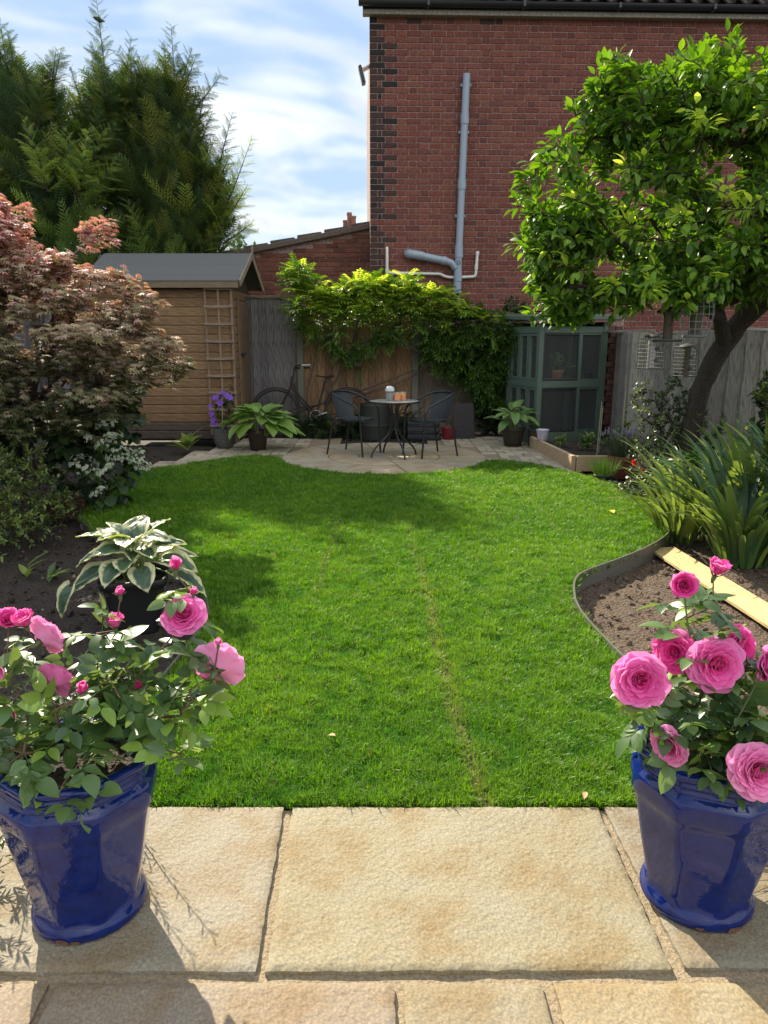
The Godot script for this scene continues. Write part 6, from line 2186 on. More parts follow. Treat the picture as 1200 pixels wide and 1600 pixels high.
func build_pot_plants() -> void:
	leaf_mat("hosta_leaf", 0.4, Color(0.6, 0.68, 0.3), 0.5)
	var stalk := mat("hosta_stalk", Color(0.17, 0.22, 0.07), 0.5)
	# variegated hosta in a square black pot on the left bed
	var hp := thing("square_black_pot", "square black plastic pot on the left bed soil, holding the variegated hosta", "plant pot", Vector3(-1.255, -0.05, -3.55), 0.25)
	var mb := MB.new()
	var rows := []
	for q in [[0.105, 0.0], [0.145, 0.25], [0.160, 0.25], [0.163, 0.285], [0.150, 0.287], [0.148, 0.24], [0.14, 0.235]]:
		var row := PackedVector3Array()
		for j in 32:
			var a := TAU * j / 32.0
			var r: float = q[0] / pow(pow(absf(cos(a)), 8.0) + pow(absf(sin(a)), 8.0), 0.125)
			row.append(Vector3(cos(a) * r, q[1], sin(a) * r))
		rows.append(row)
	mb.grid(rows, true, true)
	part("pot", mb, mat("pot_black", Color(0.012, 0.012, 0.013), 0.5), hp)
	mb = MB.new()
	mb.box(Vector3(0, 0.225, 0), Vector3(0.27, 0.02, 0.27), 0.0)
	part("soil", mb, M.soil_dark, hp)
	var h := thing("variegated_hosta", "hosta with blue green leaves edged in cream, in the square black pot", "plant", Vector3(-1.245, -0.05, -3.55))
	build_hosta(h, 0.26, 26, 0.175, 0.155, 0.20, 0.25, true, [Color(0.055, 0.105, 0.062), Color(0.045, 0.09, 0.055), Color(0.065, 0.12, 0.06)], stalk)
	var lone := inst("leaf", hosta_leaf(0.15, 0.10, 0.3, 0.3, true, Color(0.05, 0.10, 0.06)), M.hosta_leaf, h, Transform3D(aim(Vector3(-0.5, -0.9, 0.35), Vector3(-0.4, 0.5, 0.8)), Vector3(-0.27, 0.26, 0.16)))
	mb = MB.new()
	var iv := lone.transform.affine_inverse()
	mb.tube([iv * Vector3(-0.05, 0.24, 0.04), iv * Vector3(-0.15, 0.32, 0.10), iv * Vector3(-0.27, 0.26, 0.16)], [0.005, 0.004, 0.003], 5, false)
	part("stalk", mb, stalk, lone)
	# hosta in the brown pot by the shed
	var bp := thing("brown_clay_pot", "dark brown glazed pot near the shed corner, under a green hosta", "plant pot", Vector3(-1.60, 0.0, -9.35))
	lathe_pot(bp, [Vector2(0, 0), Vector2(0.095, 0), Vector2(0.125, 0.20), Vector2(0.13, 0.21), Vector2(0.138, 0.22), Vector2(0.138, 0.262), Vector2(0.125, 0.262), Vector2(0.115, 0.22), Vector2(0, 0.215)], mat("brown_glaze", Color(0.065, 0.040, 0.028), 0.4, M.brick.albedo_texture, Vector3.ONE * 3.0))
	var h2 := thing("green_hosta", "lush bright green hosta spilling from the brown pot beside the shed", "plant", Vector3(-1.60, 0.0, -9.35))
	build_hosta(h2, 0.25, 36, 0.26, 0.20, 0.28, 0.29, false, [Color(0.16, 0.27, 0.045), Color(0.135, 0.235, 0.042), Color(0.18, 0.29, 0.05)], stalk)
	for c in h2.get_children():
		if (c as Node3D).position.x > 0.0:
			(c as Node3D).position += Vector3(0.10, -0.02, 0.05)
	# hosta in the ribbed pot by the greenhouse
	var rp := thing("ribbed_pot", "dark ribbed pot in front of the greenhouse corner, under a green hosta", "plant pot", Vector3(1.70, 0.0, -9.72))
	var rib := func(a: float, i: int, r: float) -> float: return r + (0.005 * cos(a * 16.0) if i > 0 and i < 5 else 0.0)
	lathe_pot(rp, [Vector2(0, 0), Vector2(0.10, 0), Vector2(0.12, 0.08), Vector2(0.135, 0.16), Vector2(0.14, 0.21), Vector2(0.152, 0.215), Vector2(0.156, 0.25), Vector2(0.14, 0.25), Vector2(0.13, 0.21), Vector2(0, 0.20)], mat("olive_glaze", Color(0.060, 0.050, 0.032), 0.45, M.brick.albedo_texture, Vector3.ONE * 4.0), 64, "pot", rib)
	var h3 := thing("green_hosta", "upright light green hosta in the ribbed pot by the greenhouse", "plant", Vector3(1.70, 0.0, -9.72))
	build_hosta(h3, 0.25, 20, 0.21, 0.13, 0.27, 0.30, false, [Color(0.15, 0.25, 0.065), Color(0.125, 0.215, 0.06), Color(0.17, 0.27, 0.07)], stalk)
	# clematis in the round concrete pot before the trellis
	var cp := thing("round_stone_pot", "rounded grey stone pot in front of the shed trellis", "plant pot", Vector3(-2.06, 0.0, -9.52))
	var ct := noise_tex(68, 0.03, 4, Color(0.55, 0.55, 0.55), Color(1.1, 1.1, 1.08))
	lathe_pot(cp, [Vector2(0, 0), Vector2(0.07, 0.0), Vector2(0.105, 0.03), Vector2(0.13, 0.09), Vector2(0.142, 0.17), Vector2(0.145, 0.24), Vector2(0.147, 0.265), Vector2(0.13, 0.268), Vector2(0.125, 0.23), Vector2(0, 0.225)], mat("stone_pot", Color(0.155, 0.155, 0.145), 0.9, ct, Vector3.ONE * 2.5, ct, 0.5), 28)
	var lm: StandardMaterial3D = M.shrub_leaf
	var pal := [Color(0.035, 0.06, 0.026), Color(0.05, 0.078, 0.03), Color(0.028, 0.045, 0.022)]
	var hang := func(w: Vector3, s: Vector3, a: Vector3) -> Array: return [Vector3(s.x, s.y * 0.5 - 0.1, s.z), Vector3.UP, rv(0.7, 1.2), rng.randi() % 3]
	var cl := bush("clematis", "purple flowered clematis climbing from the grey stone pot", Vector3(-2.06, 0.22, -9.52), [[Vector3(-2.06, 0.50, -9.55), Vector3(0.19, 0.24, 0.13), 1.0], [Vector3(-2.02, 0.70, -9.6), Vector3(0.13, 0.15, 0.1), 0.5]], 80, 5, [leaf_mesh(0.05, 0.03, 0.2, 0.2, 3)], lm, pal, 120, hang, M.twig, 0.08, 0.0014, "plant")
	var pm := mat("purple_petal", Color(0.25, 0.10, 0.50), 0.6)
	pm.backlight_enabled = true
	pm.backlight = Color(0.6, 0.35, 0.95)
	var pf := MB.new()
	for k in 6:
		leaf_into(pf, Transform3D(aim(Vector3(cos(k * TAU / 6), 0.25, sin(k * TAU / 6))), Vector3.ZERO), 0.062, 0.034, 0.1, 0.15, 4)
	var pmesh := pf.mesh()
	for q in [[-0.06, 0.44, 0.12, 1.1], [-0.01, 0.38, 0.14, 1.0], [0.08, 0.46, 0.11, 1.1], [0.12, 0.44, 0.12, 0.9], [-0.13, 0.24, 0.10, 0.8], [-0.10, 0.16, 0.13, 1.0], [-0.08, 0.10, 0.13, 0.8], [0.02, 0.50, 0.10, 0.8], [-0.14, 0.33, 0.10, 0.7]]:
		inst("flower", pmesh, pm, cl, Transform3D(Basis.from_euler(Vector3(rv(0.5, 1.3), rv(-0.6, 0.6), rv(-0.3, 0.3))).scaled(Vector3.ONE * q[3]), Vector3(q[0], q[1], q[2])))
	mb = MB.new()
	mb.tube([Vector3(0.0, 0.0, 0.1), Vector3(0.01, 0.45, 0.06)], [0.005, 0.005], 6)
	part("support_cane", mb, mat("cane", Color(0.36, 0.31, 0.20), 0.7), cl)
	# small patterned pot on the raised bed corner
	var sp := thing("patterned_pot", "small white pot with pink and blue pattern on the raised bed corner", "plant pot", Vector3(1.975, 0.152, -9.2))
	var fl_t := noise_tex(69, 0.05, 2, Color(0.45, 0.5, 0.75), Color(0.85, 0.55, 0.6), 256, Color(0.92, 0.92, 0.92))
	lathe_pot(sp, [Vector2(0, 0), Vector2(0.058, 0), Vector2(0.075, 0.12), Vector2(0.081, 0.122), Vector2(0.081, 0.135), Vector2(0.072, 0.135), Vector2(0.066, 0.11), Vector2(0, 0.105)], mat("pattern_glaze", Color(0.75, 0.75, 0.78), 0.35, fl_t, Vector3.ONE * 5.0), 24)
	# terracotta pot with a lavender, and a tuft of chives, at the near end of the raised bed
	var terra := mat("terracotta", Color(0.27, 0.105, 0.06), 0.9, M.brick.albedo_texture, Vector3.ONE * 3.0)
	var tp := thing("terracotta_pot", "orange terracotta pot at the end of the raised bed, holding lavender", "plant pot", Vector3(2.52, -0.05, -7.75))
	var tprof := [Vector2(0, 0), Vector2(0.10, 0), Vector2(0.135, 0.17), Vector2(0.135, 0.175), Vector2(0.15, 0.18), Vector2(0.155, 0.235), Vector2(0.14, 0.235), Vector2(0.13, 0.2), Vector2(0, 0.195)]
	lathe_pot(tp, tprof, terra)
	needle_plant("lavender", "bushy grey green lavender in the terracotta pot", Vector3(2.52, 0.14, -7.75), 260, 0.30, 0.26, [Color(0.075, 0.105, 0.06), Color(0.095, 0.125, 0.075), Color(0.055, 0.085, 0.04)], 0.006, Color(0.20, 0.17, 0.30))
	var cg := thing("low_dark_pot", "low dark pot of chives at the lawn edge by the raised bed", "plant pot", Vector3(2.22, -0.06, -7.35))
	lathe_pot(cg, [Vector2(0, 0), Vector2(0.08, 0), Vector2(0.10, 0.10), Vector2(0.105, 0.11), Vector2(0.09, 0.11), Vector2(0, 0.09)], M.pot_black)
	needle_plant("chives", "tuft of bright green chives in the low dark pot", Vector3(2.22, 0.03, -7.35), 190, 0.21, 0.17, [Color(0.11, 0.19, 0.03), Color(0.085, 0.155, 0.028), Color(0.14, 0.21, 0.04)], 0.006, Color(0, 0, 0))
	# pots behind the glass
	var ip := thing("terracotta_pot", "small terracotta pot with a green plant on the greenhouse shelf", "plant pot", Vector3(2.32, 0.845, -10.05))
	lathe_pot(ip, [Vector2(0, 0), Vector2(0.055, 0), Vector2(0.072, 0.10), Vector2(0.08, 0.10), Vector2(0.082, 0.135), Vector2(0.07, 0.135), Vector2(0, 0.12)], terra)
	var fine := func(w: Vector3, s: Vector3, a: Vector3) -> Array: return [s + a + Vector3(0, -0.2, 0), Vector3.UP, rv(0.7, 1.2), rng.randi() % 3]
	bush("potted_herb", "leafy green pot plant behind the upper greenhouse pane", Vector3(2.32, 0.96, -10.05), [[Vector3(2.32, 1.09, -10.05), Vector3(0.17, 0.13, 0.12), 1.0], [Vector3(2.52, 1.02, -10.0), Vector3(0.1, 0.07, 0.08), 0.3]], 60, 7, [leaf_mesh(0.05, 0.02, 0.2, 0.2, 2)], lm, [Color(0.06, 0.125, 0.04), Color(0.085, 0.16, 0.05), Color(0.045, 0.1, 0.035)], 60, fine, M.stem_green, 0.06, 0.0012, "plant")
	var jp := thing("small_dark_pot", "small dark pot on the greenhouse shelf behind the right pane", "plant pot", Vector3(2.75, 0.845, -10.15))
	lathe_pot(jp, [Vector2(0, 0), Vector2(0.045, 0), Vector2(0.06, 0.09), Vector2(0.066, 0.095), Vector2(0.055, 0.095), Vector2(0, 0.085)], M.pot_black)
	# vegetables and canes in the raised bed
	for c in [[2.42, -8.35, 0.62], [2.50, -8.55, 0.55], [2.66, -8.25, 0.80]]:
		var cn := thing("bamboo_cane", ["bamboo cane standing leftmost in the raised bed", "shorter bamboo cane in the middle of the raised bed", "tallest bamboo cane at the right of the raised bed"][[0.62, 0.55, 0.80].find(c[2])], "cane", Vector3(c[0], 0.08, c[1]))
		mb = MB.new()
		mb.tube([Vector3(0, -0.05, 0), Vector3(rv(-0.01, 0.02), c[2], 0)], [0.0055, 0.005], 6)
		part("cane", mb, M.cane, cn)
	var vr := func(w: Vector3, s: Vector3, a: Vector3) -> Array: return [s + a * 0.5 + Vector3(0, 0.25, 0), Vector3.UP, rv(0.6, 1.1), rng.randi() % 3]
	var vp := [Color(0.085, 0.15, 0.035), Color(0.11, 0.185, 0.04), Color(0.06, 0.11, 0.03)]
	bush("vegetable_plant", "small light green vegetable plant at the far end of the raised bed", Vector3(2.18, 0.09, -9.0), [[Vector3(2.18, 0.17, -9.0), Vector3(0.08, 0.07, 0.08), 1.0]], 18, 5, [leaf_mesh(0.06, 0.03, 0.25, 0.2, 3)], lm, vp, 80, vr, M.stem_green, 0.05, 0.0012, "plant")
	bush("vegetable_plant", "leafy vegetable plant in the middle of the raised bed", Vector3(2.42, 0.09, -8.75), [[Vector3(2.42, 0.20, -8.75), Vector3(0.13, 0.10, 0.1), 1.0]], 34, 5, [leaf_mesh(0.075, 0.035, 0.25, 0.2, 3)], lm, vp, 120, vr, M.stem_green, 0.06, 0.0012, "plant")
	bush("vegetable_plant", "taller pea-like plant climbing the canes in the raised bed", Vector3(2.62, 0.09, -8.4), [[Vector3(2.6, 0.24, -8.4), Vector3(0.15, 0.17, 0.12), 1.0], [Vector3(2.75, 0.4, -8.35), Vector3(0.1, 0.22, 0.1), 0.6]], 56, 5, [leaf_mesh(0.06, 0.035, 0.25, 0.2, 3)], lm, [Color(0.06, 0.11, 0.04), Color(0.08, 0.14, 0.05), Color(0.045, 0.085, 0.035)], 150, vr, M.stem_green, 0.07, 0.0012, "plant")

# fine upright leaves from one point
func needle_plant(called: String, label: String, at: Vector3, n: int, h: float, r: float, pal: Array, w: float, tips: Color) -> Node3D:
	var o := thing(called, label, "plant", at)
	var meshes := [leaf_mesh(h, w, 0.12, 0.3, 4, 0.3), leaf_mesh(h * 0.8, w, 0.28, 0.3, 4, 0.3)]
	var xfs := []
	var ks := []
	for k in n:
		var a := rv(0, TAU)
		var q := sqrt(rv(0, 1))
		var d := Vector3(cos(a) * q * r, h, sin(a) * q * r)
		xfs.append(Transform3D(aim(d, Vector3(cos(a), 0.1, sin(a)), rv(-1, 1)).scaled(Vector3(1, 1, rv(0.65, 1.1))), Vector3(cos(a), 0, sin(a)) * q * 0.08))
		ks.append(rng.randi() % pal.size())
	var lm: StandardMaterial3D = M.shrub_leaf
	pieces(o, "leaf", "foliage", meshes, lm, pal, xfs, ks, 0)
	if tips.r > 0.0:
		var hm := MB.new()
		for k in 60:
			var a := rv(0, TAU)
			var q := sqrt(rv(0, 1))
			hm.box(Vector3(cos(a) * q * r * 0.95, h * rv(0.85, 1.12), sin(a) * q * r * 0.95), Vector3(0.008, 0.03, 0.008), 0.002)
		var f := part("flower_spikes", hm, mat("lavender_flower", tips, 0.8), o)
		f.set_meta("kind", "stuff")
	return o

# ---------------------------------------------------------------- the right border
func strap_mesh(ln: float, w: float, bend: float, twist: float) -> ArrayMesh:
	var mb := MB.new()
	var rows := []
	var n := 9
	var pos := Vector3.ZERO
	var ang := 0.15
	for k in n + 1:
		var u := float(k) / n
		var ww := w * 0.5 * (0.75 + 0.5 * sin(PI * minf(u * 1.3, 1.0))) * (1.0 - pow(u, 5.0))
		var side := Vector3(cos(twist * u), sin(twist * u) * 0.5, 0)
		rows.append(PackedVector3Array([pos - side * ww + Vector3(0, ww * 0.35, 0), pos, pos + side * ww + Vector3(0, ww * 0.35, 0)]))
		pos += Vector3(0, cos(ang), sin(ang)) * ln / n
		ang += bend / n * (0.35 + 1.5 * u)
	mb.grid(rows, false, true)
	return mb.mesh()

func build_right_border() -> void:
	var lm := leaf_mat("strap_leaf", 0.45, Color(0.5, 0.58, 0.22), 0.4)
	var pal := [Color(0.040, 0.090, 0.030), Color(0.050, 0.105, 0.034), Color(0.030, 0.068, 0.027), Color(0.070, 0.125, 0.036), Color(0.20, 0.22, 0.055)]
	var ms := []
	for k in 8:
		ms.append(strap_mesh(rv(0.5, 0.85), rv(0.032, 0.048), rv(0.8, 2.3), rv(-1.2, 1.2)))
	for c in [[Vector3(2.38, -0.08, -4.75), 190, 1.05, "clump of arching strap-shaped green leaves nearest the wooden plank"], [Vector3(2.22, -0.08, -5.35), 90, 0.8, "strap-leaved clump with yellowing leaves beside the lawn's metal edge"], [Vector3(2.75, -0.08, -5.35), 150, 1.15, "tall clump of strap-shaped leaves in the middle of the right border"], [Vector3(2.95, -0.08, -4.65), 150, 1.1, "strap-leaved clump cut off by the right picture edge"], [Vector3(3.1, -0.08, -5.3), 110, 1.2, "tall strap-leaved clump at the right edge below the dark shrub"], [Vector3(2.55, -0.08, -6.0), 80, 0.95, "darker strap-leaved clump in front of the apple trunk"]]:
		var o := thing("strap_leaf_plant", c[3], "plant", c[0], 0.0, "strap-leaved plants in the right border")
		var xfs := []
		var ks := []
		for k in c[1]:
			var a := rv(0, TAU)
			var q := sqrt(rv(0, 1))
			var s: float = c[2] * rv(0.7, 1.25)
			var d := Vector3(cos(a), 0, sin(a))
			xfs.append(Transform3D((rot_y(atan2(d.x, d.z)) * Basis.from_euler(Vector3(rv(-0.05, 0.35), 0, rv(-0.15, 0.15)))).scaled(Vector3.ONE * s), d * q * 0.16))
			var t := rng.randi() % 4
			if (c[2] < 0.9 and rv(0, 1) < 0.35) or rv(0, 1) < 0.04:
				t = 4
			ks.append(t)
		pieces(o, "leaf", "foliage", ms, lm, pal, xfs, ks, 120)
	var gl := leaf_mat("glossy_leaf", 0.42, Color(0.5, 0.58, 0.25), 0.6)
	var rp := [Color(0.050, 0.085, 0.035), Color(0.065, 0.105, 0.042), Color(0.038, 0.066, 0.030), Color(0.10, 0.12, 0.04)]
	var rule := func(w: Vector3, s: Vector3, a: Vector3) -> Array: return [s + a * 0.6 + Vector3(0, rv(-0.2, 0.3), 0), Vector3.UP + rdir() * 0.4, rv(0.7, 1.25), rng.randi() % 4]
	var small := [leaf_mesh(0.042, 0.026, 0.15, 0.25, 3), leaf_mesh(0.036, 0.024, 0.1, 0.2, 3)]
	bush("tall_rose_shrub", "open leggy rose shrub with small shiny leaves before the grey fence", Vector3(2.75, -0.08, -7.1), [[Vector3(2.75, 0.72, -7.1), Vector3(0.40, 0.30, 0.25), 2.2], [Vector3(2.45, 0.92, -7.1), Vector3(0.14, 0.10, 0.12), 0.3], [Vector3(2.72, 0.98, -7.1), Vector3(0.13, 0.1, 0.12), 0.3], [Vector3(2.95, 0.5, -6.9), Vector3(0.3, 0.35, 0.2), 1.6], [Vector3(2.6, 0.45, -7.0), Vector3(0.3, 0.25, 0.2), 1.4]], 300, 7, small, gl, rp, 250, rule, M.twig, 0.10, 0.0022)
	var lo := bush("low_rose_shrub", "low rose shrub with shiny leaves and red blooms beside the terracotta pot", Vector3(2.45, -0.08, -6.75), [[Vector3(2.5, 0.28, -6.75), Vector3(0.30, 0.25, 0.25), 1.4], [Vector3(2.3, 0.10, -6.55), Vector3(0.25, 0.13, 0.2), 0.8], [Vector3(2.55, 0.12, -6.4), Vector3(0.28, 0.16, 0.2), 0.9]], 190, 7, small, gl, rp, 250, rule, M.twig, 0.08, 0.0018)
	var rm := mat("red_petal", Color(0.55, 0.035, 0.03), 0.6)
	rm.backlight_enabled = true
	rm.backlight = Color(0.9, 0.15, 0.1)
	var red := MB.new()
	for k in 14:
		var a := k * 2.4
		leaf_into(red, Transform3D(aim(Vector3(cos(a), 0.4 + k * 0.12, sin(a))), Vector3(0, 0.002 * k, 0)), 0.034, 0.034, -0.2, 0.3, 4, 0.6, 0.6)
	var rmesh := red.mesh()
	for q in [Vector3(-0.17, 0.34, 0.12), Vector3(-0.12, 0.28, 0.2), Vector3(0.02, 0.16, 0.36)]:
		inst("flower", rmesh, rm, lo, Transform3D(Basis.from_euler(Vector3(0.5, rv(0, 6), 0)), q))
	var dkp := [Color(0.030, 0.055, 0.026), Color(0.040, 0.070, 0.030), Color(0.055, 0.09, 0.035)]
	var rule3 := func(w: Vector3, s: Vector3, a: Vector3) -> Array: return [s + a * 0.5 + Vector3(0, -0.1, 0), Vector3.UP + rdir() * 0.3, rv(0.7, 1.25), rng.randi() % 3]
	bush("dark_leaved_shrub", "dark leaved shrub right of the apple trunk against the fence", Vector3(3.35, -0.08, -6.2), [[Vector3(3.35, 0.75, -6.2), Vector3(0.30, 0.42, 0.25), 1.6], [Vector3(3.15, 1.0, -6.2), Vector3(0.1, 0.15, 0.1), 0.2], [Vector3(3.7, 0.8, -6.1), Vector3(0.4, 0.5, 0.3), 1.0], [Vector3(3.2, 0.3, -6.3), Vector3(0.35, 0.3, 0.25), 1.0]], 260, 7, [leaf_mesh(0.065, 0.045, 0.2, 0.2, 3)], lm, dkp, 200, rule3, M.twig, 0.12, 0.0025)
	bush("broad_leaf_ground_plant", "low mid green leafy plant between the rose shrub and strap leaves", Vector3(2.7, -0.08, -6.35), [[Vector3(2.7, 0.26, -6.35), Vector3(0.3, 0.22, 0.22), 1.0], [Vector3(2.95, 0.35, -6.5), Vector3(0.25, 0.25, 0.2), 0.6]], 120, 6, [leaf_mesh(0.08, 0.05, 0.25, 0.2, 3)], lm, [Color(0.065, 0.125, 0.03), Color(0.085, 0.15, 0.03), Color(0.045, 0.09, 0.026)], 150, rule3, M.stem_green, 0.1, 0.0018, "plant")
	bush("edging_groundcover", "small creeping plant by the bend of the metal lawn edge", Vector3(2.42, -0.08, -5.85), [[Vector3(2.42, 0.0, -5.85), Vector3(0.14, 0.10, 0.3), 1.0]], 60, 6, [leaf_mesh(0.045, 0.028, 0.2, 0.2, 3)], lm, [Color(0.10, 0.15, 0.035), Color(0.13, 0.16, 0.04), Color(0.075, 0.12, 0.03)], 60, rule3, M.stem_green, 0.06, 0.0012, "plant")
	# a sprig of leaves over the wall by the greenhouse roof
	bush("shrub_over_fence", "bit of shrub showing above the fence behind the greenhouse roof", Vector3(1.95, 1.4, -11.4), [[Vector3(1.9, 1.85, -11.3), Vector3(0.28, 0.16, 0.15), 1.0]], 60, 8, [leaf_mesh(0.06, 0.03, 0.2, 0.2, 2)], lm, dkp, 40, rule3, M.twig, 0.1, 0.002)

# ---------------------------------------------------------------- the roses in the blue pots
func petal_mesh(ln: float, wd: float, f0: float, f1: float, cup: float, ruffle: float) -> ArrayMesh:
	var mb := MB.new()
	var rows := []
	var nv := 6
	var nu := 6
	var y := 0.0
	var r := 0.0
	var sd := rv(0, 100)
	for j in nv + 1:
		var v := float(j) / nv
		var phi := deg_to_rad(lerpf(f0, f1, v))
		var w := wd * 0.5 * (0.28 + 0.72 * pow(sin(minf(v * 1.3, 1.0) * PI * 0.5), 0.8)) * (1.0 if v < 0.8 else (0.93 if v < 0.95 else 0.72))
		var row := PackedVector3Array()
		for i in nu + 1:
			var u := float(i) / nu * 2.0 - 1.0
			var ex := u * w
			var back := cup * ex * ex / maxf(wd, 0.001) * 2.2
			var rf := ruffle * v * v * (sin(u * 4.0 + sd) * 0.5 + sin(u * 9.0 + sd * 3.0) * 0.3)
			var notch := -0.10 * ln * v * v * (1.0 - absf(u)) * 0.35 - 0.12 * ln * pow(absf(u), 3.0) * v
			row.append(Vector3(ex, y - back * sin(phi) * -1.0 * 0.5 + rf * sin(phi) + notch * cos(phi), r - back * cos(phi) + rf * cos(phi) + notch * sin(phi)))
		rows.append(row)
		y += cos(phi) * ln / nv
		r += sin(phi) * ln / nv
	mb.grid(rows)
	return mb.mesh()

func build_roses() -> void:
	var lm := leaf_mat("rose_leaf", 0.38, Color(0.42, 0.5, 0.2), 0.5)
	var pal := [Color(0.040, 0.090, 0.028), Color(0.052, 0.108, 0.034), Color(0.030, 0.070, 0.026), Color(0.070, 0.135, 0.036), Color(0.16, 0.26, 0.04)]
	var stem := mat("rose_stem", Color(0.085, 0.085, 0.035), 0.6)
	var brown := mat("rose_stem_brown", Color(0.12, 0.065, 0.04), 0.7)
	var sepal := mat("rose_sepal", Color(0.09, 0.125, 0.045), 0.6)
	# petals by ring: length, width, opening angles, number, radius of the ring's foot, height, colour
	var rings := [[0.050, 0.056, 45.0, 106.0, 9, 0.010, 0.004, 0], [0.047, 0.050, 36.0, 90.0, 10, 0.009, 0.007, 0], [0.044, 0.046, 28.0, 78.0, 11, 0.008, 0.009, 1], [0.038, 0.040, 18.0, 58.0, 12, 0.007, 0.012, 1], [0.031, 0.032, 8.0, 34.0, 9, 0.006, 0.013, 2], [0.026, 0.028, 2.0, 8.0, 11, 0.006, 0.014, 2], [0.021, 0.024, -2.0, -22.0, 10, 0.005, 0.015, 3]]
	var meshes := []
	for r in rings:
		meshes.append([petal_mesh(r[0], r[1], r[2], r[3], 0.55, 0.004), petal_mesh(r[0] * 0.95, r[1] * 1.08, r[2] + 5.0, r[3] - 6.0, 0.7, 0.006)])
	var budm := [petal_mesh(0.030, 0.026, 14.0, -18.0, 1.4, 0.001), petal_mesh(0.034, 0.030, 24.0, -10.0, 1.3, 0.002)]
	var tones := [Color(0.88, 0.24, 0.54), Color(0.86, 0.135, 0.43), Color(0.82, 0.06, 0.31), Color(0.72, 0.03, 0.20)]
	var deep := [Color(0.86, 0.11, 0.42), Color(0.84, 0.075, 0.36), Color(0.80, 0.04, 0.28), Color(0.70, 0.02, 0.18)]
	var pale := [Color(0.90, 0.37, 0.60), Color(0.88, 0.27, 0.53), Color(0.86, 0.17, 0.43), Color(0.80, 0.08, 0.32)]
	var pm := leaf_mat("rose_petal", 0.6, Color(0.8, 0.55, 0.74), 0.2)
	# position, size, way it faces, kind (0 full bloom, 1 half open, 2 bud, 3 faded), tones
	var L := [
		[Vector3(-0.875, 0.735, -1.62), 0.80, Vector3(0.35, 0.75, 0.55), 1, deep], [Vector3(-0.815, 0.748, -1.58), 0.72, Vector3(-0.1, 0.9, 0.35), 1, deep], [Vector3(-0.800, 0.695, -1.62), 1.0, Vector3(0.45, 0.35, -0.8), 0, pale], [Vector3(-0.875, 0.66, -1.56), 0.95, Vector3(-0.6, -0.1, 0.5), 0, pale],
		[Vector3(-0.765, 0.605, -1.58), 0.92, Vector3(0.25, 0.35, -0.9), 0, tones], [Vector3(-0.875, 0.535, -1.55), 0.85, Vector3(0.35, 0.5, 0.8), 1, deep],
		[Vector3(-0.635, 0.720, -1.64), 0.66, Vector3(0.05, 1.0, 0.15), 1, tones], [Vector3(-0.625, 0.795, -1.66), 0.70, Vector3(0.0, 1.0, 0.1), 2, deep], [Vector3(-0.495, 0.855, -1.68), 0.95, Vector3(0.1, 1.0, 0.1), 2, deep], [Vector3(-0.475, 0.735, -1.66), 1.0, Vector3(0.05, 0.75, 0.65), 0, tones],
		[Vector3(-0.385, 0.640, -1.58), 1.18, Vector3(0.15, 0.25, -0.95), 0, pale], [Vector3(-0.675, 0.615, -1.52), 0.85, Vector3(0.1, 1.0, 0.1), 2, deep], [Vector3(-0.585, 0.575, -1.62), 0.6, Vector3(0.2, 0.8, 0.4), 2, deep], [Vector3(-0.455, 0.79, -1.68), 0.6, Vector3(0.2, 1.0, 0.1), 2, deep], [Vector3(-0.372, 0.715, -1.55), 0.55, Vector3(0.1, 1.0, 0.1), 2, pale]]
	var R := [
		[Vector3(0.590, 0.615, -1.58), 1.22, Vector3(-0.15, 0.25, 0.95), 0, tones], [Vector3(0.755, 0.660, -1.57), 1.20, Vector3(-0.05, 0.22, 0.97), 0, tones], [Vector3(0.690, 0.825, -1.62), 0.92, Vector3(-0.35, 0.45, 0.85), 1, deep], [Vector3(0.770, 0.850, -1.64), 0.80, Vector3(0.2, 0.95, 0.2), 1, deep],
		[Vector3(0.690, 0.660, -1.63), 1.0, Vector3(-0.65, 0.2, 0.75), 0, deep], [Vector3(0.830, 0.672, -1.63), 1.0, Vector3(0.55, 0.25, 0.8), 0, deep], [Vector3(0.885, 0.640, -1.60), 1.0, Vector3(0.6, 0.2, 0.75), 0, tones], [Vector3(0.655, 0.482, -1.52), 0.9, Vector3(-0.75, -0.1, 0.55), 0, pale], [Vector3(0.800, 0.475, -1.43), 1.22, Vector3(-0.05, 0.3, 0.95), 0, pale]]
	var k := 0
	for set in [[L, Vector3(-0.735, 0.375, -1.585), "rose_bush", "pink rose bush growing in the left blue pot, with open blooms and buds", [[Vector3(-0.74, 0.54, -1.58), Vector3(0.20, 0.15, 0.20), 2.0], [Vector3(-0.60, 0.60, -1.62), Vector3(0.16, 0.12, 0.14), 1.2], [Vector3(-0.55, 0.50, -1.55), Vector3(0.14, 0.10, 0.12), 0.7], [Vector3(-0.80, 0.47, -1.46), Vector3(0.16, 0.09, 0.10), 0.8], [Vector3(-0.43, 0.58, -1.58), Vector3(0.06, 0.08, 0.08), 0.3]], 58], [R, Vector3(0.795, 0.375, -1.62), "rose_bush", "pink rose bush growing in the right blue pot, with large full blooms", [[Vector3(0.80, 0.54, -1.62), Vector3(0.20, 0.13, 0.20), 2.2], [Vector3(0.68, 0.50, -1.58), Vector3(0.10, 0.10, 0.12), 0.7], [Vector3(0.80, 0.46, -1.50), Vector3(0.16, 0.08, 0.10), 0.8], [Vector3(0.74, 0.74, -1.63), Vector3(0.07, 0.07, 0.06), 0.35], [Vector3(0.93, 0.58, -1.6), Vector3(0.12, 0.12, 0.12), 0.6]], 56]]:
		var base: Vector3 = set[1]
		var o := thing(set[2], set[3], "rose bush", base, 0.0, "roses in the glazed blue pots")
		var goals := []
		var tot := 0.0
		for l in set[4]:
			tot += l[2]
		for l in set[4]:
			for j in int(set[5] * l[2] / tot):
				goals.append(ball(l[0], l[1], 0.2) - base)
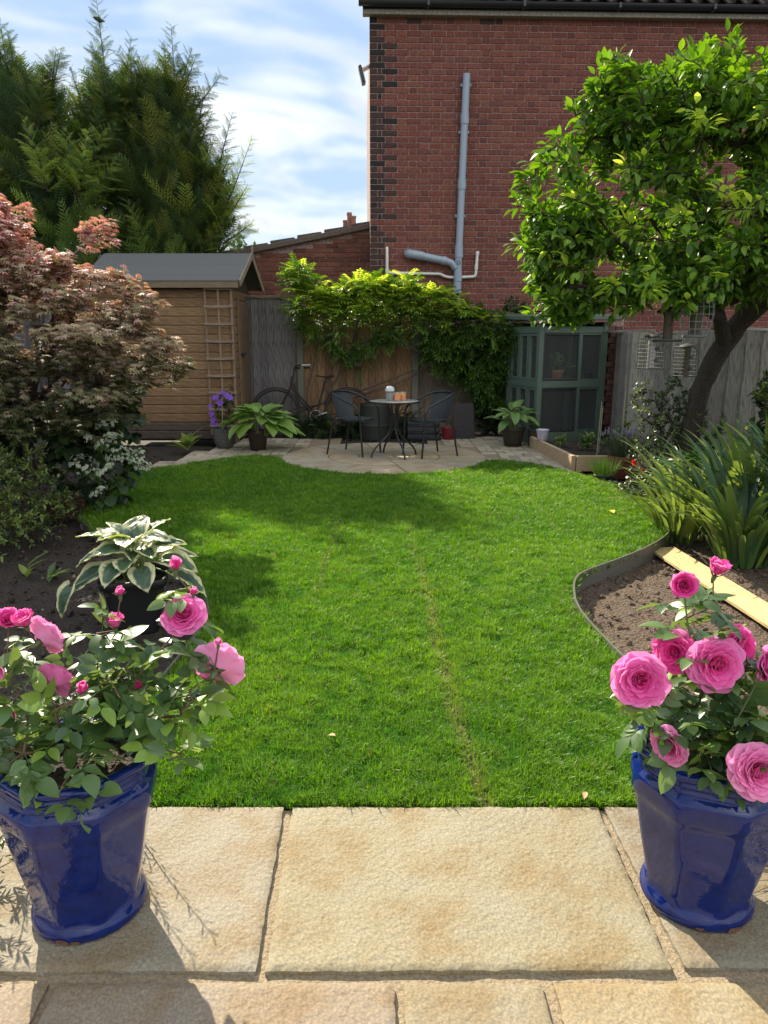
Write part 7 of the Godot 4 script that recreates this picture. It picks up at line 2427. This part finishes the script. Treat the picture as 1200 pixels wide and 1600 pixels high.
		var n_leaf := goals.size()
		var flower_foot := []
		for f in set[0]:
			var dir: Vector3 = (f[2] as Vector3).normalized()
			var foot: Vector3 = f[0] - dir * 0.018 * float(f[1]) - base
			goals.append(foot)
			flower_foot.append(foot)
		var mb := MB.new()
		var ends := grow(mb, [Vector3(0, -0.01, 0), Vector3(0.04, -0.005, 0.03), Vector3(-0.05, -0.005, 0.02), Vector3(0.01, -0.005, -0.06)], goals, 0.0016, 0.38, 6, 0.05)
		part("stems", mb, brown if k == 0 else stem, o)
		# compound leaves: five leaflets on a stalk
		var xfs := []
		for e in ends:
			var is_flower := false
			for f in flower_foot:
				if (e[0] as Vector3).distance_to(f) < 0.001:
					is_flower = true
			for j in (2 if is_flower else 3):
				var a := rv(0, TAU)
				var side := aim(e[1]) * Vector3(cos(a), sin(a), 0)
				var back := rv(0.03, 0.09) if is_flower else rv(0, 0.06)
				xfs.append([(e[0] as Vector3) - (e[1] as Vector3) * back, (side * 0.9 + (e[1] as Vector3) * 0.35 + Vector3(0, rv(-0.3, 0.25), 0)).normalized()])
		for x in xfs:
			var up := Vector3.UP + rdir() * 0.35
			var b := aim(x[1], up)
			var rach := rv(0.045, 0.07)
			mb = MB.new()
			mb.tube([Vector3.ZERO, Vector3(0, 0.003, rach * 0.5), Vector3(0, 0, rach)], [0.0011, 0.0009, 0.0008], 4, false)
			var s := rv(0.75, 1.25)
			for lf in [[0.45, -1.0], [0.45, 1.0], [0.8, -1.0], [0.8, 1.0], [1.0, 0.0]]:
				if lf[0] < 0.5 and rv(0, 1) < 0.35:
					continue
				var dd: Vector3 = Vector3(lf[1] * 0.9, rv(-0.25, 0.05), 0.45 if lf[1] != 0.0 else 1.0).normalized()
				var ll: float = s * (0.042 if lf[1] != 0.0 else 0.052) * rv(0.85, 1.15)
				leaf_into(mb, Transform3D(aim(dd, Vector3.UP, rv(-0.3, 0.3)), Vector3(0, 0, rach * lf[0]) + dd * 0.003), ll, ll * rv(0.58, 0.68), rv(0.1, 0.3), rv(0.15, 0.35), 6, 0.42, 0.8)
			var c := rng.randi() % 4
			if rv(0, 1) < 0.12:
				c = 4
			inst("leaf", mb.mesh(), tone(lm, pal[c]), o, Transform3D(b, x[0]))
		# flowers
		for f in set[0]:
			var dir: Vector3 = (f[2] as Vector3).normalized()
			var yb := aim(Vector3(rv(-1, 1), 0.2, rv(-1, 1)).cross(dir), dir)
			var s: float = f[1]
			mb = MB.new()
			mb.lathe([Vector2(0.0022, -0.02), Vector2(0.006, -0.010), Vector2(0.0075, -0.002), Vector2(0.006, 0.006)], 10)
			for j in 5:
				var a := TAU * j / 5.0
				var sd := Vector3(cos(a), -0.15 if f[3] == 0 else 1.3, sin(a))
				leaf_into(mb, Transform3D(aim(sd, Vector3(cos(a), 1, sin(a)) if f[3] == 0 else Vector3(-cos(a), 0.2, -sin(a))), Vector3(cos(a), 0, sin(a)) * 0.005), 0.028, 0.009, 0.15, 0.2, 4, 0.3)
			var fl := inst("flower", mb.mesh(), sepal, o, Transform3D(yb.scaled_local(Vector3.ONE * s), (f[0] as Vector3) - dir * 0.012 * s - base))
			var cols: Array = f[4]
			var from: int = 0 if f[3] == 0 else (3 if f[3] == 1 else 9)
			for ri in range(from, rings.size()):
				var r: Array = rings[ri]
				for j in r[4]:
					var a: float = TAU * j / r[4] + ri * 1.1 + rv(-0.15, 0.15)
					var tilt := rv(-0.12, 0.12)
					if ri >= 5:
						a += rv(-0.6, 0.6)
						tilt = rv(-0.4, 0.45)
					var grow_s := 1.22 if f[3] == 1 else 1.0
					var pb := rot_y(a) * Basis.from_euler(Vector3(tilt, rv(-0.15, 0.15), rv(-0.1, 0.1)))
					inst("petal", meshes[ri][rng.randi() % 2], tone(pm, cols[r[7]] * rv(0.93, 1.05)), fl, Transform3D(pb.scaled_local(Vector3.ONE * grow_s * rv(0.93, 1.06)), rot_y(a) * Vector3(0, r[6], r[5])))
			if f[3] == 2:
				for j in 7:
					var a := j * 2.4
					var z := 1.0 if j > 2 else 0.9
					inst("petal", budm[j % 2], tone(pm, cols[3 - (j % 3)]), fl, Transform3D(rot_y(a).scaled_local(Vector3(1, 1.15 * z, 1) * (0.75 + 0.045 * j)), rot_y(a) * Vector3(0, 0.003, 0.002 + 0.0006 * j)))
		k += 1
	# rosemary beside the left pot, and wisps behind it
	var o := thing("rosemary", "grey green rosemary with needle leaves behind the left blue pot", "plant", Vector3(-0.92, -0.03, -2.03))
	var lm2: StandardMaterial3D = M.shrub_leaf
	var xs := []
	var ks := []
	var needle := leaf_mesh(0.030, 0.0045, 0.1, 0.2, 2, 0.4)
	for j in 34:
		var a := rv(0, TAU)
		var b := Vector3(rv(-0.14, 0.12), 0.0, rv(-0.05, 0.12))
		var e := b + Vector3(cos(a) * rv(0.03, 0.14), rv(0.30, 0.52), sin(a) * rv(0.03, 0.10))
		var mb := MB.new()
		mb.tube([b, b.lerp(e, 0.5) + Vector3(0, 0.03, 0), e], [0.003, 0.002, 0.001], 4, false)
		part("sprig", mb, M.rose_stem, o)
		for q in 46:
			var u := 0.25 + 0.75 * q / 46.0
			var sd := q * 2.4
			var d := Vector3(cos(sd), 0.9, sin(sd))
			xs.append(Transform3D(aim(d).scaled(Vector3.ONE * rv(0.8, 1.2)), b.lerp(e, u)))
			ks.append(rng.randi() % 3)
	pieces(o, "needle", "foliage", [needle], lm2, [Color(0.075, 0.10, 0.05), Color(0.10, 0.13, 0.065), Color(0.06, 0.085, 0.04)], xs, ks, 0)
	# dark foliage at the lower left corner beside the pot
	var rule := func(w: Vector3, s: Vector3, a: Vector3) -> Array: return [s + a + Vector3(0, 0.2, 0), Vector3.UP, rv(0.7, 1.2), rng.randi() % 3]
	bush("corner_shrub", "dark twiggy foliage left of the left blue pot at the picture edge", Vector3(-1.05, 0.0, -1.62), [[Vector3(-1.05, 0.14, -1.62), Vector3(0.13, 0.13, 0.16), 1.0]], 60, 8, [leaf_mesh(0.03, 0.008, 0.1, 0.2, 3)], lm2, [Color(0.03, 0.045, 0.03), Color(0.045, 0.06, 0.035), Color(0.03, 0.035, 0.022)], 80, rule, M.twig, 0.06, 0.0012)
	var wd := thing("dry_grass_plant", "pale dry grassy tuft beyond the right blue pot at the picture edge", "plant", Vector3(1.12, -0.01, -1.68))
	var dry := [leaf_mesh(0.28, 0.006, 0.3, 0.3, 4, 0.3)]
	xs = []
	ks = []
	for j in 120:
		var a := rv(0, TAU)
		xs.append(Transform3D(aim(Vector3(cos(a) * 0.8, rv(0.2, 1.2), sin(a) * 0.8), Vector3.UP).scaled(Vector3(1, 1, rv(0.5, 1.0))), Vector3(cos(a), 0, sin(a)) * rv(0, 0.05)))
		ks.append(rng.randi() % 3)
	pieces(wd, "blade", "blades", dry, lm2, [Color(0.30, 0.27, 0.18), Color(0.12, 0.11, 0.08), Color(0.05, 0.05, 0.04)], xs, ks, 0)
	# odds and ends
	var lf := thing("fallen_leaf", "small yellow fallen leaf lying on the far right of the lawn", "leaf", Vector3(1.84, 0.03, -5.85))
	inst("blade", leaf_mesh(0.08, 0.05, 0.1, 0.3, 4), mat("yellow_leaf", Color(0.55, 0.42, 0.05), 0.7), lf)
	for q in [[Vector3(-0.17, 0.025, -2.35), "small tan dead leaf lying on the near left of the lawn"], [Vector3(0.62, 0.025, -2.02), "yellow crumpled leaf at the lawn's front edge by the right pot"]]:
		var d := thing("fallen_leaf", q[1], "leaf", q[0], rv(0, 6))
		inst("blade", leaf_mesh(0.032, 0.018, 0.2, 0.4, 4), mat("dead_leaf", Color(0.42, 0.30, 0.14), 0.8), d)

func _ready() -> void:
	rng.seed = 20240612
	# camera
	var cam := Camera3D.new()
	cam.name = "camera"
	cam.fov = 69.37
	cam.near = 0.05
	cam.far = 600.0
	cam.position = Vector3(0, 1.38, 0)
	cam.rotation_degrees = Vector3(-13.15, 0, 0)
	add_child(cam)
	cam.current = true
	# sky and exposure
	var env := Environment.new()
	env.background_mode = Environment.BG_SKY
	var sky := Sky.new()
	var pano := PanoramaSkyMaterial.new()
	pano.panorama = ImageTexture.create_from_image(sky_image())
	sky.sky_material = pano
	env.sky = sky
	env.background_energy_multiplier = 0.68
	env.tonemap_mode = Environment.TONE_MAPPER_LINEAR
	env.tonemap_exposure = 2.35
	env.ssao_enabled = true
	env.ssil_enabled = true
	env.sdfgi_enabled = true
	var we := WorldEnvironment.new()
	we.name = "environment"
	we.environment = env
	add_child(we)
	# the sun, ahead and to the left
	var sun := DirectionalLight3D.new()
	sun.name = "sun"
	sun.light_color = Color(1.0, 0.95, 0.86)
	sun.light_energy = 1.5
	sun.light_angular_distance = 0.5
	sun.shadow_enabled = true
	sun.look_at_from_position(Vector3(-0.382, 0.581, -0.719) * 50.0, Vector3.ZERO)
	add_child(sun)

	build_ground()
	build_patio()
	build_house()
	build_shed()
	build_fences()
	build_greenhouse()
	build_conifers()
	build_back_trees()
	build_maple()
	build_apple()
	build_wisteria()
	build_left_border()
	build_raised_bed()
	build_table()
	build_bicycle()
	build_feeders()
	build_board()
	build_blue_pots()
	build_pot_plants()
	build_right_border()
	build_roses()
	build_grass()
